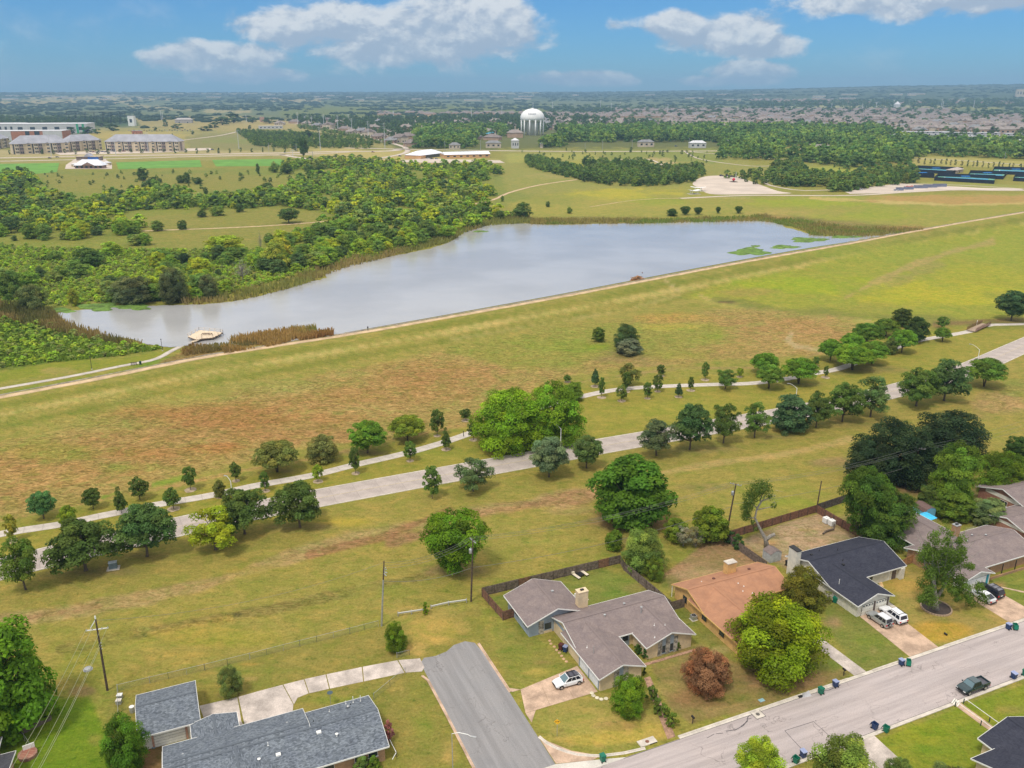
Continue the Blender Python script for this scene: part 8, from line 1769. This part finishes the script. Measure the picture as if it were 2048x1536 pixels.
t=thing('litter_bin','green round litter bin beside the bench by the pier path','bin',P(281,729)); MB().lathe([(.34,0),(.36,.9)],12).obj('bin_body',mat('green_steel',(.03,.06,.045)),t); MB().lathe([(.38,.9),(.3,1.1),(.08,1.25)],12).obj('lid',mat('green_steel',(.03,.06,.045)),t)
def dock():
    zt=WZ + .9; pts=[(376,673),(398,660),(441,664),(446,665),(426,675),(404,677),(393,679)]; q=[P3(u,v,zt) for u,v in pts]; t=thing('fishing_pier','pale timber fishing pier with railings reaching into the pond','pier',P3(410,670,WZ)); o=t.location
    q=[p - Vector(o) for p in q]; ax=Vector((1,.12,0)).normalized(); nrm=Vector((-ax.y,ax.x,0)); M_D=mat('pale_deck_boards',(.66,.54,.40),.85,.12,1.5,fine=.15); M_D2=mat('pier_beam',(.16,.11,.08),.9)
    us=[p.dot(ax) for p in q]; a=min(us); b=max(us); w=.58; k=0
    def cut(u):                                          # extent of the deck outline across the boards
        hits=[]
        for i in range(len(q)):
            p,r=q[i],q[(i + 1) % len(q)]; pu,ru=p.dot(ax),r.dot(ax)
            if (pu - u)*(ru - u) < 0: f=(u - pu)/(ru - pu); hits.append((p + (r - p)*f).dot(nrm))
        return (min(hits),max(hits)) if len(hits) >= 2 else None
    while a + w < b:
        c=cut(a + w/2)
        if c:
            v0,v1=c; P_=[ax*(a + .015) + nrm*v0,ax*(a + w - .015) + nrm*v0,ax*(a + w - .015) + nrm*v1,ax*(a + .015) + nrm*v1]
            MB().prism([(p.x,p.y) for p in P_],zt - o[2] - .06,zt - o[2]).obj('plank',M_D,t)
        a += w
    n=len(q); tz=zt - o[2]
    for i in range(n):
        a_,b_=q[i],q[(i + 1) % n]
        MB().bar((a_.x,a_.y,tz - .22),(b_.x,b_.y,tz - .22),.12,.28).obj('beam',M_D2,t)
        if i == n - 1: continue
        m_=max(1,int((b_ - a_).length/2.2))
        for z in (.55,1.05): MB().bar((a_.x,a_.y,tz + z),(b_.x,b_.y,tz + z),.07,.05).obj('rail',M_D,t)
        for j in range(m_ + 1): c=a_ + (b_ - a_)*j/m_; MB().box(c.x - .05,c.x + .05,c.y - .05,c.y + .05,-1.2,tz + 1.08).obj('post',M_D,t)
    c=sum(q,Vector())/n; f=MB()
    f.box(c.x - 1.5,c.x + 1.9,c.y + .9,c.y + 1.05,tz + .35,tz + .5); f.box(c.x - 1.5,c.x - 1.35,c.y - .8,c.y + 1.05,tz + .35,tz + .5); f.box(c.x + 1.75,c.x + 1.9,c.y - .8,c.y + 1.05,tz + .35,tz + .5)
    for x in (-1.4,-.4,.6,1.8): f.box(c.x + x - .06,c.x + x + .06,c.y + .9,c.y + 1.02,tz,tz + .35)
    f.box(c.x - .9,c.x + 1.3,c.y - .1,c.y + .35,tz + .4,tz + .46); f.box(c.x - .8,c.x - .7,c.y,c.y + .1,tz,tz + .4); f.box(c.x + 1.1,c.x + 1.2,c.y,c.y + .1,tz,tz + .4); f.obj('bench_frame',M_D2,t)
    ap=P3(398,679,zt) - Vector(o); bp=P(382,684) - Vector(o); d=(bp - ap); r=Vector((-d.y,d.x,0)).normalized()*1.1
    MB().add([ap + r,ap - r,bp - r + Vector((0,0,.12)),bp + r + Vector((0,0,.12))] + [p - Vector((0,0,.2)) for p in (ap + r,ap - r,bp - r,bp + r)],[(0,1,2,3),(7,6,5,4),(0,4,5,1),(1,5,6,2),(2,6,7,3),(3,7,4,0)]).obj('gangway',M_D,t)
dock()
def footbridge():
    a,b=P(1944,663),P(1970,651); d=(b - a); L_=d.length + 2; rz=math.atan2(d.y,d.x); c=(a + b)/2; t=thing('footbridge','short arched footbridge with rust brown railings on the trail at right','bridge',(c.x,c.y,0),rz); MR=mat('rust_brown_steel',(.13,.05,.035),.7,.2); n=int(L_/.3)
    for i in range(n): x=-L_/2 + (i + .5)*L_/n; MB().box(x - L_/n/2 + .015,x + L_/n/2 - .015,-1.5,1.5,.32 + .18*cos(x/L_*2.6),.4 + .18*cos(x/L_*2.6)).obj('plank',mat('bridge_deck',(.36,.27,.2),.9,.15,2),t)
    for s in (-1.55,1.55):
        f=MB(); m_=12; P_=[(-L_/2 + L_*i/m_,s,.4 + .18*cos((-L_/2 + L_*i/m_)/L_*2.6)) for i in range(m_ + 1)]
        for z in (0.,.45,.8,1.25): f.tube([(p[0],p[1],p[2] + z) for p in P_],.055,6)
        for p in P_: f.bar(p,(p[0],p[1],p[2] + 1.3),.09)
        for p,r in zip(P_[:-1],P_[1:]): f.bar(p,(r[0],r[1],r[2] + 1.25),.05)
        f.obj('railing',MR,t)
    small_pole(1953,652,640,'white post behind the footbridge',.1,M_WHITE,'post','post',False)
footbridge()
def person(u,v,label):
    b=P(u,v); v_=[(0,0,.95),(0,0,1.2),(0,0,1.42),(0,.01,1.52),(0,.02,1.66),(-.1,0,.9),(-.12,.03,.48),(-.12,0,.06),(-.12,-.13,.04),(.1,0,.9),(.12,-.04,.48),(.14,.03,.06),(.14,-.1,.04),(-.19,0,1.4),(-.25,.02,1.12),(-.22,-.12,.9),(.19,0,1.4),(.25,.02,1.12),(.22,-.12,.9),(0,.02,1.74)]
    e=[(0,1),(1,2),(2,3),(3,4),(4,19),(0,5),(5,6),(6,7),(7,8),(0,9),(9,10),(10,11),(11,12),(2,13),(13,14),(14,15),(2,16),(16,17),(17,18)]
    r=[.15,.15,.15,.06,.1,.09,.065,.045,.04,.09,.065,.045,.04,.065,.045,.03,.065,.045,.03,.07]
    me=bpy.data.meshes.new('person_body'); me.from_pydata(v_,e,[]); me.materials.append(mat('dark_clothes',(.02,.018,.03),.9)); o=bpy.data.objects.new('person',me); C.objects.link(o); o.location=b + Vector((0,0,.1)); o.rotation_euler=(0,0,.6)
    md=o.modifiers.new('skin','SKIN'); me.skin_vertices or None
    for i,s in enumerate(me.skin_vertices[0].data): s.radius=(r[i],r[i]*.85)
    me.skin_vertices[0].data[0].use_root=True; o.modifiers.new('sub','SUBSURF').render_levels=1; props(o,label,'person')
try: person(736,662,'person in dark clothes walking on the dirt path along the dam')
except Exception as ex: print('person',ex)
def inlet():
    p=P3(1275,560,WZ); t=thing('debris_pile','pile of rusty driftwood and reeds heaped against the dam','debris pile',p); rs=np.random.RandomState(3); mt=[mat('rust_reed',(.34,.17,.08),.9,.3,2),mat('drift_wood',(.26,.19,.14),.9,.3,2)]
    for k in range(46):
        a=rs.uniform(0,pi); c=Vector((rs.uniform(-3,3),rs.uniform(-1,1.2),0)); h=.4 + 1.6*max(0,1 - abs(c.x)/3.2); d=Vector((cos(a)*1.2,sin(a)*.6,rs.uniform(-.4,.7))); MB().tube([c + Vector((0,0,h*.4)) - d,c + Vector((0,0,h)),c + d + Vector((0,0,h*.6))],[.22,.2,.1],5).obj('driftwood',mt[k % 2],t)
    MB().add([(-3.2,-1,0),(3.2,-1,0),(3,1.4,.1),(-3,1.4,.1),(-1.6,-.4,1.3),(1.6,-.4,1.1),(1.2,.7,1.4),(-1,.7,1.5)],[(0,1,5,4),(1,2,6,5),(2,3,7,6),(3,0,4,7),(4,5,6,7)]).obj('reed_heap',mt[0],t)
    MB().tube([(1.9,.6,0),(2.1,.7,3.0)],[.06,.05],6).obj('gauge_post',M_GALV,t); MB().lathe([(.2,3.),(.24,3.3),(.1,3.5)],8,(2.1,.7,0)).obj('gauge_head',mat('rust',(.2,.09,.06)),t)
inlet()
# utility box, planter, shed, pool, swing ...
def box_on_pad():
    t=thing('utility_cabinet','grey metal utility cabinet on a concrete pad under the widest roadside tree','cabinet',P(227,1137),.3); MB().box(-.7,.7,-.4,.4,.12,1.35).obj('cabinet_body',mat('dark_cabinet',(.12,.16,.18),.5),t); MB().box(-.74,.74,-.44,.44,1.351,1.42).obj('lid',mat('pale_cabinet_lid',(.45,.50,.55),.5),t); MB().box(-1.1,1.1,-.8,.8,0,.12).obj('pad',M_WALKC,t)
box_on_pad()
def planter():
    t=thing('raised_planter','rectangular raised timber planter with weeds and a cross board','planter',P(63,1445)); o=Vector(t.location); pts=[z1(95,1155),z1(395,1000),z1(470,1090),z1(200,1225)]; q=[P(u,v) - o for u,v in pts]; md=mat('grey_cedar',(.16,.125,.105))
    for a,b in zip(q,q[1:] + q[:1]): MB().bar((a.x,a.y,.35),(b.x,b.y,.35),.1,.75).obj('board',md,t)
    a=P(*z1(240,1085)) - o; b=P(*z1(310,1165)) - o; MB().bar((a.x,a.y,.5),(b.x,b.y,.5),.35,.1).obj('board',md,t); MB().prism([(p.x,p.y) for p in q],0,.15).obj('soil',mat('garden_soil',(.10,.12,.03),.95,.4,2,fine=.5),t)
    b0=MB(); b0.tube([P(*z1(110,1165)) - o + Vector((0,0,.5)),P(*z1(165,1225)) - o + Vector((0,0,.5))],.35,10); b0.obj('log',mat('grey_cedar',(.16,.125,.105)),t)
    for k,(u,v) in enumerate(((45,1450),(58,1448),(80,1438),(90,1433),(75,1444),(50,1458))): tree_px(u,v,v - 6,14,'shrub',(.10,.16,.02),'weeds growing inside the raised planter','weed','weeds in the raised planter','weed')
planter()
def shed(name,label,u,v,wx,wy,h,rz,wall,roof,gam=False,doorm=None):
    t=thing(name,label,'shed',P(u,v),rz); a,b=wx/2,wy/2; MB().box(-a,a,-b,b,0,h).obj('wall',wall,t)
    pr=[(-a - .1,h - .02),(-a*.8,h + .7),(0,h + 1.0),(a*.8,h + .7),(a + .1,h - .02)] if gam else [(-a - .1,h - .02),(0,h + .6),(a + .1,h - .02)]
    V=[(x,y,z) for y in (-b - .1,b + .1) for x,z in pr]; n=len(pr); mb=MB(); mb.add(V,[(i,i + 1,n + i + 1,n + i) for i in range(n - 1)]); mb.obj('roof',roof,t)
    MB().add([(x,-b - .02,z) for x,z in pr] + [(x,b + .02,z) for x,z in pr],[tuple(range(n)),tuple(range(2*n - 1,n - 1,-1))]).obj('gable',wall,t)
    MB().box(-.6,.6,-b - .06,-b - .021,.05,1.9).obj('door',doorm or wall,t)
M_SKYB=mat('sky_blue_paint',(.14,.36,.50),.6,.06); shed('garden_shed','sky blue garden shed with a brown gambrel roof under the trees',1846,1034,2.6,3.4,2.0,TH - .1,M_SKYB,mat('brown_shingles',(.14,.09,.08),.9,.1,4),True)
shed('garden_shed','grey metal shed with a brown roof behind the orange roofed house',1543,1118,2.6,2.2,1.8,TH,mat('pale_metal_wall',(.40,.42,.43),.6),mat('brown_metal_roof',(.17,.13,.12),.6))
def tanks():
    for k,(u,v) in enumerate(((1652,1045),(1663,1050))):
        t=thing('water_tank',['white cube shaped water tank, left of two by the brown fence','white cube shaped water tank, right of two by the brown fence'][k],'tank',P(u,v),TH); MB().box(-.55,.55,-.55,.55,.12,1.15).obj('tank',M_WHITE,t); MB().box(-.6,.6,-.6,.6,0,.12).obj('pallet',mat('grey_arm',(.3,.28,.26)),t); MB().lathe([(.12,1.15),(.12,1.22)],8).obj('lid',M_GALV,t)
        for z in (.35,.6,.85): f=MB(); f.box(-.57,.57,-.57,-.552,z,z + .03); f.box(.552,.57,-.55,.55,z,z + .03); f.box(-.57,-.552,-.55,.55,z,z + .03); f.obj('cage_bar',M_GALV,t)
tanks()
def pool():
    t=thing('swimming_pool','round above ground pool with a cream rim half hidden by the leaning tree','pool',P(1752,1074)); MB().lathe([(2.9,0),(2.9,1.0),(2.7,1.05),(2.62,.9)],28).obj('pool_wall',mat('cream_pool',(.62,.55,.42),.6),t); MB().lathe([(2.6,.9),(2.6,.92)],28).obj('pool_water',glass_mat('pool_water',(.04,.42,.42),.1),t)
    t2=thing('pool_slide','turquoise plastic slide and play frame behind the pool','slide',P(1775,1058)); MT=mat('turquoise_plastic',(.03,.50,.45),.4); MB().add([(-2.5,0,1.4),(2.5,.6,1.8),(2.6,2.2,1.7),(-2.2,1.6,1.2)],[(0,1,2,3)]).obj('canopy',MT,t2)
    for x,y in ((-2.3,.1),(2.4,.7),(2.4,2.1),(-2.1,1.5)): MB().tube([(x,y,0),(x,y,1.5)],.05,6).obj('leg',M_GALV,t2)
    MB().tube([(0,-1.8,.1),(0,-.6,.8),(0,.6,1.7)],.28,8).obj('chute',MT,t2)
    t3=thing('canopy','bright blue canopy stretched beside the sky blue shed','canopy',P(1846,1052),TH); MB().add([(-2,-1.4,1.8),(2,-1.4,2.1),(2,1.4,2.2),(-2,1.4,2.0),(0,0,2.3)],[(0,1,4),(1,2,4),(2,3,4),(3,0,4)]).obj('canopy_cloth',mat('bright_blue_cloth',(.06,.45,.75),.6),t3)
    for x,y in ((-1.9,-1.3),(1.9,-1.3),(1.9,1.3),(-1.9,1.3)): MB().tube([(x,y,0),(x,y,2)],.04,6).obj('leg',M_GALV,t3)
    t4=thing('lumber_stack','stack of pale orange planks behind the navy roof','lumber',P(1733,1083),TH)
    for k in range(9): MB().box(-1.8,1.8,-.9 + k*.2,-.76 + k*.2,.1 + .02*(k % 3),.2 + .02*(k % 3)).obj('plank',M_CED3,t4)
pool()
def lounge():
    t=thing('sun_lounger','pair of pale folding loungers with a dark table on the lawn behind the taupe house','lounger',P(1161,1152),TH + .2); MP=mat('pale_cushion',(.62,.55,.44),.8)
    for x in (-1.2,.7): MB().box(x,x + .55,-.9,.9,.28,.36).obj('seat',MP,t); MB().box(x,x + .55,.9,1.2,.3,.7).obj('backrest',MP,t); [MB().box(x + a,x + a + .05,y,y + .05,0,.28).obj('leg',M_BLACK,t) for a in (0,.5) for y in (-.85,.8)]
    MB().box(-.5,.5,-.5,.7,.3,.4).obj('table_top',M_BLACK,t); [MB().box(a,a + .06,y,y + .06,0,.3).obj('leg',M_BLACK,t) for a in (-.48,.42) for y in (-.48,.6)]
    t=thing('air_conditioner','grey air conditioning unit beside the yellow wall','air conditioner',P(1387,1239),TH); MB().box(-.45,.45,-.45,.45,.08,.85).obj('casing',M_GALV,t); MB().lathe([(.36,.851),(.36,.87)],14).obj('fan_grille',M_BLACK,t); MB().box(-.55,.55,-.55,.55,0,.08).obj('pad',M_WALKC,t); MB().lathe([(.1,.871),(.06,.93)],8).obj('fan_hub',M_GALV,t)
    t=thing('patio','small white grill on a concrete patio by the cream chimney','grill',P(1155,1197),TH); MB().box(-1.6,1.6,-1.2,1.2,0,.1).obj('patio_slab',M_WALKC,t); MB().box(-.5,.3,-.3,.3,.5,1.0).obj('firebox',M_WHITE,t); MB().box(-.45,-.35,-.2,.2,.1,.5).obj('leg',M_BLACK,t); MB().box(.15,.25,-.2,.2,.1,.5).obj('leg',M_BLACK,t)
    for u,v,m_,lb in ((240,1396,M_WHITE,'white box by the chain link fence, upper of two'),(238,1407,mat('cream_plastic',(.6,.56,.5)),'white box by the chain link fence, lower of two')):
        t=thing('storage_box',lb,'box',P(u,v),.1); MB().box(-.35,.35,-.3,.3,0,.55).obj('box_body',M_GALV,t); MB().box(-.38,.38,-.33,.33,.551,.65).obj('lid',m_,t)
    t=thing('barrel','grey barrel with a white lid at the corner of the grey garage','barrel',P(265,1424)); MB().lathe([(.34,0),(.38,.45),(.34,.9)],12).obj('barrel_body',M_GALV,t); MB().lathe([(.36,.9),(.36,.96)],12).obj('lid',M_WHITE,t)
    t=thing('septic_cover','round grey lid lying in the grass left of the foreground pole','cover',P(176,1339)); MB().lathe([(.55,0),(.6,.15),(.5,.3),(.15,.38)],14).obj('cover_lid',M_GALV,t); MB().lathe([(.7,0),(.7,.05)],14).obj('collar',M_GALV,t)
    t=thing('tarp','bright blue tarp bundle beside the white garage door','tarp',P(306,1487)); 
    rs=np.random.RandomState(1); MB().add([(-.6,-.9,0),(.6,-.9,0),(.6,.9,0),(-.6,.9,0),(-.3,-.6,.8),(.45,-.5,1.1),(.3,.7,.9),(-.4,.5,1.2)],[(0,1,5,4),(1,2,6,5),(2,3,7,6),(3,0,4,7),(4,5,6,7)]).obj('cloth',mat('tarp_blue',(.03,.33,.5),.5),t); MB().bar((-.7,0,.6),(.7,.1,.65),.03,.03).obj('strap',M_BLACK,t)
    t=thing('brick_fireplace','rusty brick yard oven with a white grille by the corner roof','fireplace',P(56,1512),.6); MB().lathe([(1.15,0),(1.2,.5),(1.0,.62)],12).obj('brick_ring',B_RED,t); MB().box(-.4,1.,.6,.75,.6,1.3).obj('grille',M_WHITE,t)
    for u,v,lb in ((1640 + 0,0,''),): pass
    for u,v,lb in ((1687,1351,'black mailbox on a post beside the blue bin in the orange house yard'),(1385,1447,'dark mailbox on a post at the end of the brick walk'),(1891,1270,'low black box on the golden lawn')):
        t=thing('mailbox',lb,'mailbox',P(u,v),TH); h=1.0 if 'post' in lb else .1
        if h > .5: MB().box(-.05,.05,-.05,.05,0,h).obj('post',M_POLEW,t)
        MB().box(-.12,.12,-.28,.28,h,h + .16).obj('box',M_BLACK,t); MB().tube([(0,-.28,h + .16),(0,.28,h + .16)],.12,10).obj('rounded_top',M_BLACK,t)
    t=thing('handrail','pair of white metal handrails along the walkway at the right','handrail',XY(99.8,62) + (0,),TH)
    for s in (-.85,.85):
        MB().bar((s,-3.3,.95),(s,4.9,.95),.06,.06).obj('rail',M_WHITE,t)
        for y in (-3.2,.6,4.8): MB().box(s - .05,s + .05,y - .05,y + .05,0,.92).obj('post',mat('green_steel',(.03,.06,.045)),t)
    t=thing('flower_bed','round brick edged bed of dark mulch under the half dead tree','flower bed',P(1872,1216)); MB().lathe([(2.3,0),(2.3,.1)],28).obj('mulch',mat('dark_mulch',(.06,.045,.04),.95,.3,4,fine=.4),t)
    for k in range(34): a=2*pi*k/34; b_=MB().box(-.2,.2,-.12,.12,0,.22).obj('edging_stone',mat('edging_block',(.36,.26,.18),.9,.2,2),t); b_.location=(2.42*cos(a),2.42*sin(a),0); b_.rotation_euler=(0,0,a + pi/2)
    t=thing('stepping_stones','curved line of flat stepping stones from the patio door to the driveway','stepping stones',P(1122,1300)); o=Vector(t.location)
    for i,(a,b) in enumerate(((595,775),(605,800),(635,825),(655,855),(678,878),(697,905),(715,930),(738,952))): p=P(*z4(a,b)) - o; MB().lathe([(.27,0),(.25,.06)],7,tuple(p)).obj('stone',mat('sandstone',(.5,.32,.2),.9,.2),t)
    t=thing('garden_stones','row of pale round stones in front of the garage gable','stones',P(1190,1392)); o=Vector(t.location)
    for i,(a,b) in enumerate(((955,1222),(968,1245),(1000,1264),(1035,1276),(1075,1270))): p=P(*z4(a,b)) - o; MB().lathe([(.3,0),(.34,.08),(.2,.14)],8,tuple(p)).obj('stone',mat('pale_stone',(.55,.5,.38),.9,.2),t)
    t=thing('trash_heap','crumpled grey trash pile in the gutter left of the green bin','trash',P(1611,1390),.3); MB().add([(-.9,-.4,0),(.7,-.5,0),(.9,.3,0),(-.5,.5,0),(.1,0,.5),(.5,.1,.65)],[(0,1,4),(1,2,5),(1,5,4),(2,3,4,5),(3,0,4)]).obj('crumpled_sheet',mat('grey_sheet',(.4,.4,.42),.7),t); MB().box(-1.3,-.4,-.3,.1,0,.12).obj('board',M_BLACK,t)
    t=thing('furniture_debris','pile of discarded cream boards on the kerb by the handrails','debris',P(1911,1406),.8)
    for k in range(4): MB().box(-.7,.7,-.5 + k*.25,-.34 + k*.25,.05*k,.05*k + .06).obj('board',M_CREAMW,t)
    t=thing('meter_box','pale blue utility lid in the grass by the kerb','utility lid',P(1523,1401),TH); MB().box(-.42,.42,-.28,.28,0,.09).obj('lid',mat('pale_blue_lid',(.25,.42,.46),.6),t); MB().box(-.46,.46,-.32,.32,0,.05).obj('rim',M_GALV,t)
    t=thing('fallen_log','long curved log lying on the bare soil of the navy yard','log',P(1655,1067)); o=Vector(t.location); MB().tube([P(*z5(1825,775)) - o + Vector((0,0,.2)),P(*z5(1855,755)) - o + Vector((0,0,.3)),P(*z5(1910,740)) - o + Vector((0,0,.3))],[.16,.22,.2],8).obj('log',M_BARK,t); MB().tube([P(*z5(1910,740)) - o + Vector((0,0,.3)),P(*z5(1920,700)) - o + Vector((0,0,.4))],[.2,.1],8).obj('branch',M_BARK,t)
    t=thing('scaffold_plank','pale plank leaning by the entrance of the navy roofed house','plank',P(1762,1168),TH - .6); MB().box(-.3,.3,-1.,1.,0,.06).obj('board',mat('pale_board',(.6,.42,.22)),t); MB().box(-.25,.25,-.2,-.1,.06,.12).obj('batten',M_CED3,t)
    t=thing('satellite_dish','dark satellite dish on a mast behind the grey roof','satellite dish',P(662,1412)); MB().tube([(0,0,0),(0,0,2.2)],.04,6).obj('mast',M_GALV,t); MB().lathe([(.02,2.2),(.25,2.24),(.42,2.34)],14,(0,0,0)).obj('dish',mat('dark_dish',(.05,.08,.10),.5),t)
    t=thing('guard_hose','yellow white bracket fence beside the grey gable','fence',P(789,1502)); o=Vector(t.location); q=[P(*(300 + a/3.657,1300 + b/3.657)) - o for a,b in ((1755,690),(1803,785),(1775,835))]
    for a,b in zip(q[:-1],q[1:]): MB().bar(a + Vector((0,0,.8)),b + Vector((0,0,.8)),.07,.07).obj('rail',M_WHITE,t); MB().bar(a,a + Vector((0,0,.85)),.08,.08).obj('post',M_POLEW,t)
lounge()
